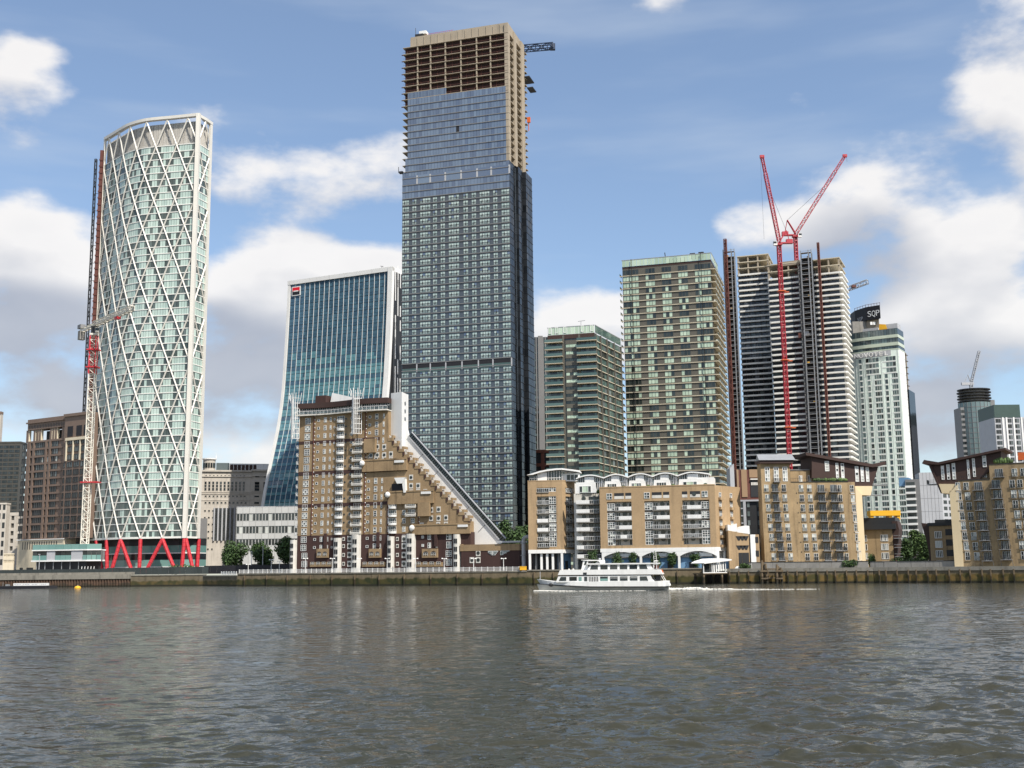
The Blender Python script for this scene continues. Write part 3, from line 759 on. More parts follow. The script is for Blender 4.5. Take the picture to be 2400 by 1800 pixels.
# ================================================================ buildings at the far left
def brown_office():
    b = Bld('brown_office_building', 'brown granite office block with an open colonnade on top at the left', 'office building', P(56, 1200, 588), P(146, 1200, 572), 40)
    zt = b.z(146, 975); W_ = b.W
    bx = lambda x: b.u(x*.2532, 1120)
    zc = b.z(100, 1034); zpod = b.z(90, 1264)
    mb = MB('brownstone'); mb.box(0, W_, .35, 40, zpod, zc); mb.build('wall', b.o)
    mb = MB('creamstone'); mb.box(-2, W_+4, -1.2, 38, 0, zpod-.4); mb.build('podium', b.o)
    mb = MB('white'); mb.box(-2.4, W_+4.2, -1.7, 38, zpod-.4, zpod); mb.build('podium_cornice', b.o)
    nf = 13; fh = (zc-zpod)/nf
    bays = [(bx(190), bx(256)), (bx(263), bx(292)), (bx(304), bx(406)), (bx(420), bx(442)), (bx(456), bx(520))]
    pil = [0]+[(bays[i][1]+bays[i+1][0])/2 for i in range(4)]+[W_]
    for x in pil:
        mb = MB('brownstone'); mb.box(max(0, x-.75), min(W_, x+.75), -.25, .34, zpod, zc); mb.build('pilaster', b.o)
    for f in range(nf+1):
        mb = MB('brownstone'); mb.box(-.02, W_+.02, -.12, .33, zpod+f*fh-.5, zpod+f*fh+.5); mb.build('spandrel', b.o)
    cells = []
    for f in range(nf):
        for (a, c) in bays:
            n = max(1, round((c-a)/1.6)); g = ['glass_dark' if f < 8 or random.random() < .4 else 'glass_mid' for _ in range(n)]
            if f == nf-3: g = ['curtain' if random.random() < .4 else 'glass_dark' for _ in range(n)]
            cells.append((a, .33, zpod+f*fh+.55, c-a, fh-1.1, n, 1, 'dark', g, .1, .2))
    windows(b.o, b.front, cells)
    # colonnade
    for x0, x1 in ((bx(222), bx(242)), (bx(288), bx(304)), (bx(318), bx(334)), (bx(340), bx(355)), (bx(440), bx(456)), (bx(466), bx(480)), (bx(490), bx(504)), (bx(552), bx(572))):
        mb = MB('brownstone', 'creamstone'); mb.box(x0, x1, 0, 1.6, zc, zt-5.5); mb.box(x1, x1+.35, .1, 1.4, zc, zt-5.6, 1); mb.build('column', b.o)
    mb = MB('brownstone'); mb.box(-.2, W_+.3, -.3, 6, zt-5.5, zt-2.2); mb.build('frieze', b.o)
    for x in [W_*i/24 for i in range(1, 24)]:
        mb = MB('dark'); mb.box(x-.25, x+.25, -.34, -.2, zt-5.0, zt-3.2); mb.build('vent', b.o)
    mb = MB('brownstone'); mb.box(-.9, W_+.8, -1, 40, zt-2.2, zt-1.5); mb.box(-.3, W_+.3, -.4, 39, zt-1.5, zt); mb.build('cornice', b.o)
    mb = MB('dark'); mb.box(bx(300), W_-1, 7, 30, zc, zt-5.6); mb.build('plant_room', b.o)
    # second block, set forward on the right
    b2 = (W_+.3, 30.0); f2 = F(W_+.2, -1.6, 0); W2 = 19
    mb = MB('brownstone'); mb.box(0, W2, .35, 40, zpod, zt-1, fr=f2); mb.box(-.4, W2, -.3, 40, zt-1, zt+.4, fr=f2); mb.build('wall', b.o)
    cells = []
    xs = [(.6, 1.8), (3.2, 7.4), (8.4, 12.6), (13.6, 17.8)]
    for f in range(nf):
        for a, c in xs:
            if f >= nf-3 and a < 2: continue
            hh = fh-1.1
            n = max(1, round((c-a)/1.5)); cells.append((a, .33, zpod+f*fh+.55, c-a, hh, n, 1, 'dark', ['glass_mid' if f > 8 else 'glass_dark']*n, .1, .2))
    windows(b.o, f2, cells)
    for x in (2.3, 7.5, 12.8, 17.9):
        mb = MB('creamstone'); mb.box(x, x+.7, -.35, .3, zpod+(nf-3)*fh, zc-.2, fr=f2); mb.build('pilaster', b.o)
    mb = MB('creamstone'); mb.box(2.0, W2, -.5, .3, zc-1.4, zc, fr=f2); mb.build('band', b.o)
    for x0, x1 in ((2.6, 6.6), (9.4, 13.4), (15, 18)):
        mb = MB('black'); mb.box(x0, x1, .2, .36, zc+.6, zt-6, fr=f2); mb.build('opening', b.o)
    mb = MB('creamstone')
    for i in range(15): mb = MB('dark'); x = 2+i*(W_-2)/15; mb.box(x, x+.55, -1.25, -1.1, zpod-5.0, zpod-1.2); mb.build('podium_window', b.o)
    for x in (.8, 6.3, 9): mb = MB('dark'); mb.box(x, x+2.6, -1.25, -1.1, 0, 3.4); mb.build('doorway', b.o)
brown_office()

def grid_block(name, label, cat, p0, p1, zt, D, wallm, cols, rows, zlo, zhi, wf, hf, gm, fm='dark', zb=GZ, limit=300, nx=2, out=.1, roofm=None, sides=(), side_cols=4):
    """plain block: wall, one window per cell, side walls glazed too"""
    b = Bld(name, label, cat, p0, p1, D, zb)
    mb = MB(wallm); mb.box(0, b.W, 0, D, 0, zt); mb.build('wall', b.o)
    for fr, wd, nc in [(b.front, b.W, cols)]+[({'r': b.right, 'l': b.left}[s], D, side_cols) for s in sides]:
        cells = []
        cw, rh = wd/nc, (zhi-zlo)/rows
        for j in range(rows):
            for i in range(nc):
                g = [random.choice(gm) for _ in range(nx)]
                cells.append((i*cw+cw*(1-wf)/2, 0, zlo+j*rh+rh*(1-hf)/2, cw*wf, rh*hf, nx, 1, fm, g, .1, out))
        windows(b.o, fr, cells, limit)
    mb = MB(roofm or wallm); mb.box(-.2, b.W+.2, -.2, D+.2, zt, zt+.8); mb.build('parapet', b.o)
    return b
# dark office and the paler ones in front of it at the left edge
b = grid_block('dark_glass_office', 'dark glass office block at the left edge with stone-framed lower floors', 'office building', P(-40, 1200, 640), P(39, 1200, 640), 73, 8, 'greypanel', 6, 16, 33, 72, .86, .62, ['glass_dark'], 'dark')
mb = MB('stone')
for i in range(7): mb.box(i*b.W/6-.7, i*b.W/6+.7, -.9, -.12, 0, 32)
mb.build('pier', b.o)
for j in range(8):
    mb = MB('stone'); mb.box(0, b.W+3, -.7, -.1, j*4.2+2.8, j*4.2+4.6); mb.build('spandrel', b.o)
mb = MB('stone'); mb.box(b.W+.01, b.W+2, -.6, 6, 0, 33); mb.build('side_bay', b.o)
b = Bld('stone_office_building', 'tall dark-capped office strip cut by the left edge of the view', 'office building', P(-60, 1100, 700), P(-5, 1100, 700), 3)
zt = b.z(3, 970); mb = MB('stone'); mb.box(0, b.W, 0, 3, 0, zt); mb.build('wall', b.o); mb = MB('brownstone'); mb.box(-.2, b.W+.1, -.4, 3, zt, zt+1.5); mb.build('cornice', b.o)
for j in range(20): mb = MB('glass_dark'); mb.box(b.W-5, b.W-.8, -.12, 0, 8+j*4.2, 10.6+j*4.2); mb.build('window', b.o)
b = grid_block('stone_office_building', 'low pale stone building with dark windows at the left edge', 'office building', P(-60, 1200, 560), P(15, 1200, 560), 34, 4, 'stone', 7, 7, 4, 35, .55, .62, ['glass_dark'])
# low terrace walls before them
mb = MB('creamstone'); q = P(8, 1300, 545)
for k, (px0, px1, y0, y1) in enumerate(((8, 32, 1297, 1306), (8, 32, 1310, 1321))):
    r_ = thing('terrace_wall', 'low cream balustraded terrace wall, the %s of two, left of the glass pavilion' % ('upper' if k == 0 else 'lower'), 'terrace', (*P(px0, 1300, 545-k*4), GZ))
    w = (px1-px0)*545/FPX; z1_ = at(20, y0, 545).z-GZ; z0_ = at(20, y1, 545).z-GZ
    mb = MB('creamstone'); mb.box(0, w, 0, 1, z1_-.5, z1_); mb.box(0, w, 0, 1, 0, z0_+.4); mb.build('wall', r_)
    for i in range(8): mb = MB('creamstone'); mb.box(i*w/8+.1, i*w/8+.35, .1, .8, z0_+.3, z1_-.5); mb.build('baluster', r_)

def pavilion():
    b = Bld('glass_pavilion', 'low teal glass pavilion left of the red legs', 'pavilion', P(76, 1300, 505), P(203, 1300, 498), 14)
    zt, zr, z3, z2, z1_ = b.z(140, 1276), b.z(140, 1288), b.z(140, 1301), b.z(140, 1312), b.z(140, 1316)
    W_ = b.W; u = lambda x: b.u(x*.2532, 1300)
    mb = MB('greymid'); mb.box(0, W_, .3, 13, z1_, zr-.5); mb.box(0, 6, .25, 5, z1_, zr-.5, fr=F(W_, 0, R(28))); mb.build('wall', b.o)
    n = 7
    for i in range(n): mb = MB('teal'); mb.box(W_*i/n+.05, W_*(i+1)/n-.05, -.1, .1, zr, zt); mb.build('parapet_panel', b.o)
    mb = MB('white'); mb.box(-.2, W_+.2, -.3, 13.5, zr-.5, zr); mb.build('roof_edge', b.o)
    for x0, x1 in ((300, 430), (510, 655), (765, 800)):
        k = max(1, round((x1-x0)/48))
        for i in range(k):
            a, c = u(x0)+(u(x1)-u(x0))*i/k, u(x0)+(u(x1)-u(x0))*(i+1)/k
            mb = MB('glass_dark'); mb.box(a+.08, c-.08, .1, .31, z3, zr-.7); mb.build('window', b.o)
            mb = MB('teal'); mb.box(a+.05, c-.05, .0, .2, z1_+.6, z3-.1); mb.build('balustrade_panel', b.o)
    for x0, x1 in ((432, 508), (658, 762)):
        mb = MB('lightgrey'); mb.box(u(x0), u(x1), .05, .32, z1_+.6, zr-.7); mb.build('wall_panel', b.o)
    mb = MB('white'); mb.box(-.3, W_+.3, -.4, 13, z1_, z1_+.6); mb.build('floor_slab', b.o)
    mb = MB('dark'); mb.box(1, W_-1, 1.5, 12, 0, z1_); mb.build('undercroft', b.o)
    for i in range(6): mb = MB('steel'); mb.tube((2+i*4.2, .6, 0), (2+i*4.2, .6, z1_), .15, 6); mb.build('column', b.o)
    fr = F(W_, 0, R(28))
    w = 6
    mb = MB('teal'); mb.box(0, w, -.1, .1, zr, zt, fr=fr); mb.build('parapet_panel', b.o)
    mb = MB('white'); mb.box(0, w, -.3, 3, zr-.5, zr, fr=fr); mb.box(0, w, -.3, 3, z1_, z1_+.6, fr=fr); mb.build('roof_edge', b.o)
    for i in range(3):
        mb = MB('glass_dark'); mb.box(.1+i*2, 1.9+i*2, .0, .2, z3, zr-.7, fr=fr); mb.build('window', b.o)
        mb = MB('teal'); mb.box(.1+i*2, 1.9+i*2, -.1, .1, z1_+.6, z3-.1, fr=fr); mb.build('balustrade_panel', b.o)
    for i in range(5):
        mb = MB('white'); mb.tube((W_-1+i*1.5, -2, 0), (W_-.6+i*1.5, -2, 3.4), .16, 5); mb.build('prop', b.o)
pavilion()
# rubble heap and quay fence
q = P(44, 1320, 500); mb = MB('stone')
rnd = random.Random(3)
root = thing('rubble_heap', 'pale heap of rubble on the quay left of the glass pavilion', 'heap', (*q, GZ))
mb = MB('stone')
for i in range(60):
    a = rnd.uniform(-1, 1); r_ = rnd.uniform(.5, 1.1); mb.ball((a*3.8, rnd.uniform(-1, 1), rnd.uniform(0, 1.9)*(1-abs(a))), r_, r_*.8, r_*.6, 6, 3)
o = mb.build('rubble', root); o['kind'] = 'stuff'
M['hoarding'] = mat('dark_green_hoarding', (.035, .045, .045), .8, var=.4, scale=.3, streak=.2, rand=.1)
def hoarding(label, a, b, n, h, m='hoarding'):
    fr, L = seg_frame(a, b); root = thing('site_hoarding', label, 'hoarding', (a[0], a[1], GZ), fr.a)
    me = MB(m).box(.03, L/n-.03, 0, .1, 0, h).mesh('panel')
    repeat('panel', me, root, ID, [(i*L/n, 0, random.uniform(-.08, .02)) for i in range(n)])
    mb = MB('dark'); mb.box(0, L, .12, .2, h*.8, h*.9); mb.build('rail', root)
hoarding('long dark hoarding on the quay in front of the glass pavilion', (-215, 440), (-152, 432), 26, 2.3)
hoarding('dark hoarding in front of the red legs, above the stone river wall', (-152.05, 432.1), (-113, 428), 18, 2.6)
hoarding('black hoarding in front of the three round trees', P(478, 1330, 440), P(690, 1330, 432), 14, 3.0, 'black')
# ================================================================ pale stone office with punched windows
def stone_office():
    b = Bld('stone_office_building', 'pale stone office with rows of punched windows between the lattice tower and the curved tower', 'office building', P(470, 1200, 690), P(588, 1200, 697), 30)
    b.front = F()
    X = lambda x: 460+.1869*x
    Y = lambda y: 1060+.1869*y
    zt = b.z(540, Y(235)); W_ = b.W
    u = lambda x: b.u(X(x), 1150)
    z = lambda y: b.z(540, Y(y))
    mb = MB('stone'); mb.box(0, W_, 0, 30, 0, zt); mb.build('wall', b.o)
    # right wing turns a little towards the sun
    fr2 = F(W_, 0, R(9)); W2 = 28
    mb = MB('stone'); mb.box(0, W2, 0, 30, 0, zt+1.2, fr=fr2); mb.build('wall', b.o)
    for y0, y1, o in ((300, 310, .5), (225, 245, .9), (520, 528, .3), (600, 606, .25), (500, 505, .3)):
        mb = MB('stone'); mb.box(-.1, W_, -o, -.01, z(y1), z(y0)); mb.box(.01, W2, -o, -.01, z(y1)+.6, z(y0)+.6, fr=fr2); mb.build('cornice', b.o)
    rows = ((285, 300-285+14, 26, 48), (365, 122, 26, 48), (540, 26, 30, 49), (618, 32, 32, 50))
    for fr, x0, n in ((b.front, 105, 11), (fr2, None, 4)):
        cells = []
        for (y, h, w, st) in rows:
            for i in range(n):
                if fr is b.front: a, c = u(x0+i*st+(-8 if y == 365 else 0)), u(x0+i*st+w)
                else: a = 1.7+i*5.3; c = a+3.2
                cells.append((a, 0, z(y+h), c-a, z(y)-z(y+h), 1, 1 if h < 60 else 3, 'stone', ['glass_dark'], .2, .12))
        windows(b.o, fr, cells)
    cells = []
    for y in (720, 805, 890, 980, 1060, 1200):
        for x in (105, 155, 205): cells.append((u(x), 0, z(y+28), u(x+26)-u(x), z(y)-z(y+28), 1, 1, 'stone', ['glass_dark'], .15, .12))
    for i in range(5):
        for j in range(5): cells.append((u(245+i*50), 0, z(700+j*82+80), u(245+i*50+32)-u(245+i*50), z(0)-z(78), 2, 2, 'dark', ['glass_dark'], .1, .1))
    windows(b.o, b.front, cells)
    for i in range(6):
        mb = MB('lightgrey'); a = u(235+i*50); mb.box(a-.4, a+.4, -1.0, -.01, z(1110), z(695)); mb.build('mullion', b.o)
    # penthouse
    mb = MB('white'); mb.box(u(405), W_+16, 3, 18, zt, z(135)); mb.build('penthouse', b.o)
    for i in range(7): mb = MB('brownclad'); a = u(415+i*49); mb.box(a, a+1.9, 2.9, 3.1, zt+.5, z(150)); mb.build('louvre', b.o)
    mb = MB('glass_mid'); mb.box(u(240), u(405), 5, 18, zt, z(125)); mb.build('glazed_penthouse', b.o)
    mb = MB('stone'); c = (u(150), 6); k = 20
    rr = (u(240)-u(80))/2
    mb.plan([(c[0]+rr*math.cos(2*PI*i/k), c[1]+rr*math.sin(2*PI*i/k)) for i in range(k)], 0, z(85)); mb.build('rotunda', b.o)
    mb = MB('white'); rr += .6; mb.plan([(c[0]+rr*math.cos(2*PI*i/k), c[1]+rr*math.sin(2*PI*i/k)) for i in range(k)], z(85), z(70)); mb.build('rotunda_cornice', b.o)
    for i in range(7):
        a = -PI*(.15+.7*i/6); r0 = rr-.45
        mb = MB('glass_dark'); mb.box(-.5, .5, -.1, .2, z(190), z(130), fr=F(c[0]+r0*math.cos(a), c[1]+r0*math.sin(a), a+PI/2)); mb.build('rotunda_window', b.o)
    mb = MB('white'); mb.tube((c[0]+4, c[1], z(70)), (c[0]+4, c[1], z(0)), .22, 5, r2=.04); mb.build('flagpole', b.o)
    mb = MB('greymid'); mb.box(u(40), u(150), -3, -.2, z(1080), z(830)); mb.build('glass_link', b.o)
stone_office()
def panel_office():
    b = Bld('panelled_office_building', 'low white panelled office with dark strip windows behind the trees', 'office building', P(553, 1250, 478), P(720, 1250, 477), 22)
    X = lambda x: 460+.1869*x
    Y = lambda y: 1060+.1869*y
    u = lambda x: b.u(X(x), 1250)
    z = lambda y: b.z(620, Y(y))
    M['panelw'] = mat('pale_metal_panel', (.50, .50, .48), .55, var=.06, scale=.2, rand=.06)
    mb = MB('dark'); mb.box(.1, b.W, .3, 22, 0, z(690)); mb.build('wall', b.o)
    n = 11; pw = b.W/n
    for ya, yb in ((682, 765), (862, 925), (1020, 1085), (1170, 1260), (1260, 1400)):
        me = MB('panelw').box(.04, pw-.04, 0, .3, 0, z(ya)-z(yb)).mesh('panel')
        repeat('panel', me, b.o, b.front, [(i*pw, 0, z(yb)) for i in range(n)])
    cells = []
    for ya, yb in ((770, 860), (928, 1018), (1088, 1168)):
        for i in range(n*2):
            g = 'curtain' if random.random() < .12 else 'glass_dark'
            cells.append((i*pw/2+.03, .25, z(yb), pw/2-.06, z(ya)-z(yb), 1, 1, 'panelw', [g], .12, .1))
    windows(b.o, b.front, cells)
    fr = b.left
    for ya, yb in ((682, 765), (862, 925), (1020, 1085), (1170, 1260)):
        mb = MB('panelw'); mb.box(0, 22, -.02, .3, z(yb), z(ya), fr=fr); mb.build('side_panel', b.o)
    mb = MB('lightgrey'); mb.box(0, b.W, 0, 22, z(690)+.05, z(678)); mb.build('roof', b.o)
panel_office()

# ================================================================ tower with a flared glass front
M['sgN'] = glass('navy_reflection_glass', (.045, .10, .155), (.075, .16, .22), .05, wob=.012, spec=.8)  # curtain glass tints with the mirrored tones put into the colour
M['sgT'] = glass('teal_reflection_glass', (.09, .22, .27), (.14, .30, .34), .06, wob=.015, spec=.8)
M['sgL'] = glass('pale_teal_reflection_glass', (.26, .42, .43), (.17, .33, .36), .08, wob=.03, spec=.8)
def flared_tower():
    b = Bld('flared_office_tower', 'white-framed blue glass office tower whose front flares outwards at its foot', 'skyscraper', P(677, 663, 640), P(921, 628, 610), 26)
    zt = b.z(800, 643); W_ = b.W; D = 26
    bm = [(0, 23), (10, 22.5), (34, 20.8), (52, 16), (68, 11), (82, 7), (98, 4.2), (120, 2.4), (142, 1), (160, .2), (zt, 0)]
    def off(z):
        for (a, p), (c, q) in zip(bm, bm[1:]):
            if a <= z <= c: t = (z-a)/(c-a); return p+(q-p)*t
        return 0
    # smoothed
    def o(z): return sum(off(min(zt, max(0, z+k*2.5))) for k in range(-3, 4))/7
    nf = 40; fh = (zt-2.2)/nf; nb = 20; fw = 1.5
    mb = MB('dark')
    zs = [i*fh for i in range(nf+1)]
    for za, zc in zip(zs, zs[1:]):
        mb.prism([(0, za), (1, za), (1, zc), (0, zc)], 0, 0.01) if False else None
    prof = [(-o(z)+.25, z) for z in zs]+[(D, zs[-1]), (D, 0)]
    n = len(prof); mb = MB('dark')
    mb.face([(.3, y, z) for y, z in prof][::-1]); mb.face([(W_-.3, y, z) for y, z in prof])
    for i in range(n):
        j = (i+1) % n; (y0, z0), (y1, z1) = prof[i], prof[j]
        mb.face([(.3, y0, z0), (W_-.3, y0, z0), (W_-.3, y1, z1), (.3, y1, z1)])
    mb.build('core', b.o)
    bw = (W_-3.4)/nb
    cells = []
    for f in range(nf):
        for i in range(nb):
            zc = b.zb+f*fh
            vis = f > 21 or i < 6
            cells.append((0 if (vis and f > 8) else 1, f, i))
    cells.sort(key=lambda c: (c[0], c[1]))
    rest = MB(); cnt = 0
    row_reflection = [random.random() for _ in range(nf)]
    for _, f, i in cells:
        za, zc = f*fh, (f+1)*fh; ya, yc = -o(za), -o(zc)
        x0, x1 = 1.7+i*bw+.06, 1.7+(i+1)*bw-.06
        mb = MB() if cnt < 300 else rest
        def q(t0, t1, a0, a1, m, pr=0):
            mb.face([(a0, ya+(yc-ya)*t0-pr, za+(zc-za)*t0), (a1, ya+(yc-ya)*t0-pr, za+(zc-za)*t0), (a1, ya+(yc-ya)*t1-pr, za+(zc-za)*t1), (a0, ya+(yc-ya)*t1-pr, za+(zc-za)*t1)], m)
        hi = f > 27+random.random()*3  # navy above, teal bands below: reflections painted as pane tints
        r_ = random.random()
        if hi: g1, g2 = 'sgN', 'sgN'
        else:
            dk = row_reflection[f] < .45
            g1 = 'sgT' if r_ < .93 else 'sgN'
            g2 = ('sgN' if r_ < .93 else 'sgT') if dk else ('sgL' if r_ < .3 and f < 18 else 'sgT')
        xm = (x0+x1)/2
        q(.03, .42, x0, xm-.03, g1); q(.03, .42, xm+.03, x1, g1)
        q(.45, .97, x0, xm-.03, g2); q(.45, .97, xm+.03, x1, 'sgN' if random.random() < .08 else g2)
        if cnt < 300: mb.build('window', b.o)
        cnt += 1
    rest.build('upper_windows', b.o, kind='stuff')
    def ribbon(x0, x1, dp, m, name, back=.4):
        mb = MB(m); zz = [i*zt/44 for i in range(45)]
        for za, zc in zip(zz, zz[1:]):
            ya, yc = -o(za), -o(zc)
            mb.face([(x0, ya-dp, za), (x1, ya-dp, za), (x1, yc-dp, zc), (x0, yc-dp, zc)])
            mb.face([(x0, ya+back, za), (x0, ya-dp, za), (x0, yc-dp, zc), (x0, yc+back, zc)]); mb.face([(x1, ya-dp, za), (x1, ya+back, za), (x1, yc+back, zc), (x1, yc-dp, zc)])
        mb.build(name, b.o)
    for i in range(1, nb): ribbon(1.7+i*bw-.07, 1.7+i*bw+.07, .25, 'white', 'fin')
    ribbon(-.1, 1.6, .6, 'white', 'frame', .5); ribbon(W_-2.7, W_+.2, .9, 'white', 'frame', 1.5)
    mb = MB('white'); mb.box(-.3, W_+.2, -.9, D, zt-2.2, zt+.2); mb.build('frame', b.o)
    mb = MB('dark'); mb.prism([(0, 0), (D, 0), (D, zt-2.2), (0, zt-2.2)], -.05, .1, fr=F(W_+.1, 0, PI/2)); mb.build('side_wall', b.o)
    rnd = random.Random(5)
    for f in range(0, nf, 2):
        for k in range(4):
            if rnd.random() < .55:
                mb = MB('white'); y = 2+k*2.6; mb.box(W_+.1, W_+.35, y, y+.7, f*fh, (f+rnd.choice((1.5, 2, 3)))*fh); mb.build('side_fin', b.o)
    # sign: red over black square with a white bar
    (u0, zA), (u1, zB) = b.hit(686, 695), b.hit(706.5, 671)
    sg = MB('white'); sg.box(u0, u1, -1.0, -.6, zA, zB, 'white'); s = sg.build('sign', b.o)
    e = .5
    M['signred'] = mat('sign_red', (.75, .01, .03), .5, var=.02)
    k = MB('signred'); k.box(u0+e, u1-e, -1.06, -1.0, (zA+zB)/2, zB-e); k.build('red_field', s)
    k = MB('black'); k.box(u0+e, u1-e, -1.06, -1.0, zA+e, (zA+zB)/2-.003); k.build('black_field', s)
    k = MB('white'); k.box(u0+e+.8, u1-e-.8, -1.12, -1.06, (zA+zB)/2-.35, (zA+zB)/2+.35); k.build('white_bar', s)
    mb = MB('dark'); mb.tube((W_-9, 3, zt), (W_-9, 3, zt+2.5), .15, 4); mb.tube((W_-10, 3, zt+2.5), (W_-8, 3, zt+2), .12, 4); mb.build('roof_mast', b.o)
flared_tower()

# ================================================================ terraced triangular apartments on the river
def terraced():
    Yl, Yr = 405, 391.5
    b = Bld('terraced_apartment_building', 'yellow brick apartments stepping down a long slope beside a white chute', 'apartment building', P(697, 1341, Yl), P(909, 1300, Yr), 24)
    X = lambda x: 660+.2772*x
    Y = lambda y: 900+.2772*y
    u = lambda x, y=900: b.u(X(x), Y(y))
    z = lambda y, x=500: b.z(X(x), Y(y))
    hit = lambda x, y: b.hit(X(x), Y(y))
    zbrn = hit(500, 1276)[1]; zroof = hit(180, 262)[1]
    xl, xr = u(135, 1200), u(900, 480)
    D = 10
    # main body and stepped slope
    mb = MB('brick'); mb.box(xl, xr-.01, 0, D, zbrn, zroof); mb.build('wall', b.o)
    s0, s1 = hit(850, 415), hit(1590, 1195)
    ns = 15
    body = [(xr, zbrn)]; steps = []
    du = (s1[0]-xr)/ns; dz = (s0[1]-s1[1])/ns
    z_top = s0[1]-1
    for i in range(ns):
        x0, x1 = xr+i*du, xr+(i+1)*du
        zz = s0[1]-(s0[1]-s1[1])*((x0-s0[0])/(s1[0]-s0[0]))-.6
        mb = MB('brick'); mb.box(x0, x1-.003, .002*i, D*.75, zbrn, zz); steps.append((x0, x1, zz)); mb.build('terrace_step', b.o)
    # brick coping running down the slope, with little parapets
    for x0, x1, zz in steps:
        mb = MB('brick'); mb.box(x0, x1, -.12, .3, zz, zz+1.1); mb.box(x1-.7, x1, -.1, 3, zz+1.1, zz+1.9); mb.build('parapet', b.o)
        mb = MB('offwhite'); mb.prism([(x0, zz+1.1), (x0, zz+2.2), (x1-.8, zz+1.1)], .8, 1.0); mb.build('glazing', b.o)
        mb = MB('dbrick'); mb.box(x1-.35, x1+.25, -.2, .2, zz-1.3, zz); mb.build('slope_edge', b.o)
    mb = MB('dbrick'); mb.box(xl, s1[0]+.3, -.05, D, 0, zbrn-.02); mb.build('base_wall', b.o)
    # brown string courses
    for ya, yb, xe in ((488, 512, 830), (745, 775, 1060), (1018, 1045, 1285)):
        za, zc = hit(150, yb)[1], hit(150, ya)[1]
        mb = MB('dbrick'); mb.box(xl-.05, u(xe, ya), -.09, .2, za, zc); mb.build('string_course', b.o)
    # terrace blocks standing out of the slope at three levels
    for xa, xb, ya, yb, d in ((690, 1065, 655, 745, .8), (905, 1290, 920, 1020, .8), (1110, 1600, 1200, 1275, .8)):
        mb = MB('brick'); mb.box(u(xa, ya), u(xb, ya), -d, 0, z(yb, xa), z(ya, xa)); mb.build('terrace_block', b.o)
        mb = MB('brick'); mb.box(u(xa, ya)-.1, u(xb, ya)+.1, -d-.15, -d+.3, z(ya, xa), z(ya, xa)+.5); mb.build('terrace_parapet', b.o)
        mb = MB('white'); mb.ball((u(xa+5, ya), -d-.4, z(ya+18, xa)), 1.0, .7, 1.0, 10, 6); mb.build('white_drum', b.o)
        mb = MB('black'); mb.box(u(xa-35, ya), u(xa-3, ya), -.1, 0, z(ya+30, xa), z(ya-2, xa)); mb.build('opening', b.o)
        mb = MB('white'); a = u(xb-100, ya); mb.box(a, a+3.6, -d-.3, -d+.5, z(ya+8, xb), z(ya-12, xb)); mb.build('white_planter', b.o)
    for x, y in ((1010, 800), (745, 545), (1200, 1080)):
        mb = MB('brick'); a, c = hit(x-35, y+35)
        if x == 1010:
            mb = MB('white'); mb.prism([(a-.3, c+1.6), (a+.8, c-.4), (a+2.8, c-.4), (a+3.9, c+1.6)], -1.5, 0); mb.build('white_balcony', b.o)
            mb = MB('white'); q = hit(1045, 860); mb.prism([(q[0]-.8, q[1]+2.2), (q[0], q[1]-2.4), (q[0]+.8, q[1]-2.4), (q[0]+.6, q[1]+2.2)], -1.2, 0); mb.build('white_chute', b.o)
            mb = MB('black'); q0, q1 = hit(932, 915), hit(1050, 840); mb.box(q0[0], q1[0], -.06, .05, q0[1], q1[1]); mb.build('recess', b.o)
        else: mb.box(a, a+4.4, -1.3, 0, c-.2, c+4.6); mb.build('bay', b.o)
    # windows by column; rows 68 crop pixels apart
    fh = (hit(500, 300)[1]-hit(490, 1246)[1])/14
    zrow = lambda k: hit(490, 1246)[1]+k*fh
    def xat(xt, xb, k): return u(xt+(xb-xt)*(1-(k+2)/18.0), 700)
    wh = 1.35
    cells = []
    def G(): return random.choice([['glass_dark'], ['glass_dark', 'glass_mid'], ['glass_mid', 'curtain'], ['glass_dark', 'curtain']])
    def topk(x):  # highest storey under the slope
        for k in range(14, -3, -1):
            uu = u(x, 700)
            if uu < xr-1.5: return 14
            zz = s0[1]-(s0[1]-s1[1])*((uu-s0[0])/(s1[0]-s0[0]))-2.5
            if zrow(k)+1 < zz: return k
        return -9
    cols = [(217, 195, 1.95, 2.2, 3, 3), (367, 343, 1.0, 1.7, 2, 2), (413, 395, .55, 1.5, 1, 2), (445, 432, .5, .7, 1, 1), (310, 288, .9, .9, 1, 1),
            (745, 728, .9, .9, 1, 1), (803, 790, 1.1, 1.9, 1, 3), (866, 838, .55, 1.7, 1, 2)]
    for xt, xb, w, h, nx, ny in cols:
        for k in range(-2, 15):
            a = xat(xt, xb, k)
            if xt in (745, 803, 866) and k in (8, 7) : continue
            cells.append((a-w/2, -.06 if k < 0 else 0, zrow(k)-h/2+.2, w*1.12, h, nx, ny, 'white', G(), .11, .10))
    for x, w, h in ((905, .55, 1.7), (1035, 1.2, 1.7), (1110, 1.4, 1.7), (1250, 1.2, 1.8), (1310, .6, 1.7), (1415, 1.9, 2.2), (1195, .9, .9)):
        for k in range(-2, min(3, topk(x))):
            if x > 1150 and k > -1: continue
            cells.append((u(x)-w/2, -.06 if k < 0 else 0, zrow(k)-h/2+.2, w, h, 2, 2, 'white', G(), .11, .10))
    for k in range(-5, -2):
        for x in (195, 1415): cells.append((u(x, 1400)-1.1, -.06, zrow(k)-.9, 2.2, 2.1, 3, 3, 'white', ['glass_dark', 'glass_mid'], .11, .1))
    windows(b.o, b.front, cells, 300)
    # round windows in white surrounds
    def port(x, y, r=.55, sq=True, d=0):
        a, c = hit(x, y); mb = MB()
        if sq: mb.box(a-r*1.35, a+r*1.35, d-.1, d, c-r*1.7, c+r*1.7, 'offwhite')
        mb.disc(a, c, r, d-.14, 'glass_dark'); mb.build('round_window', b.o)
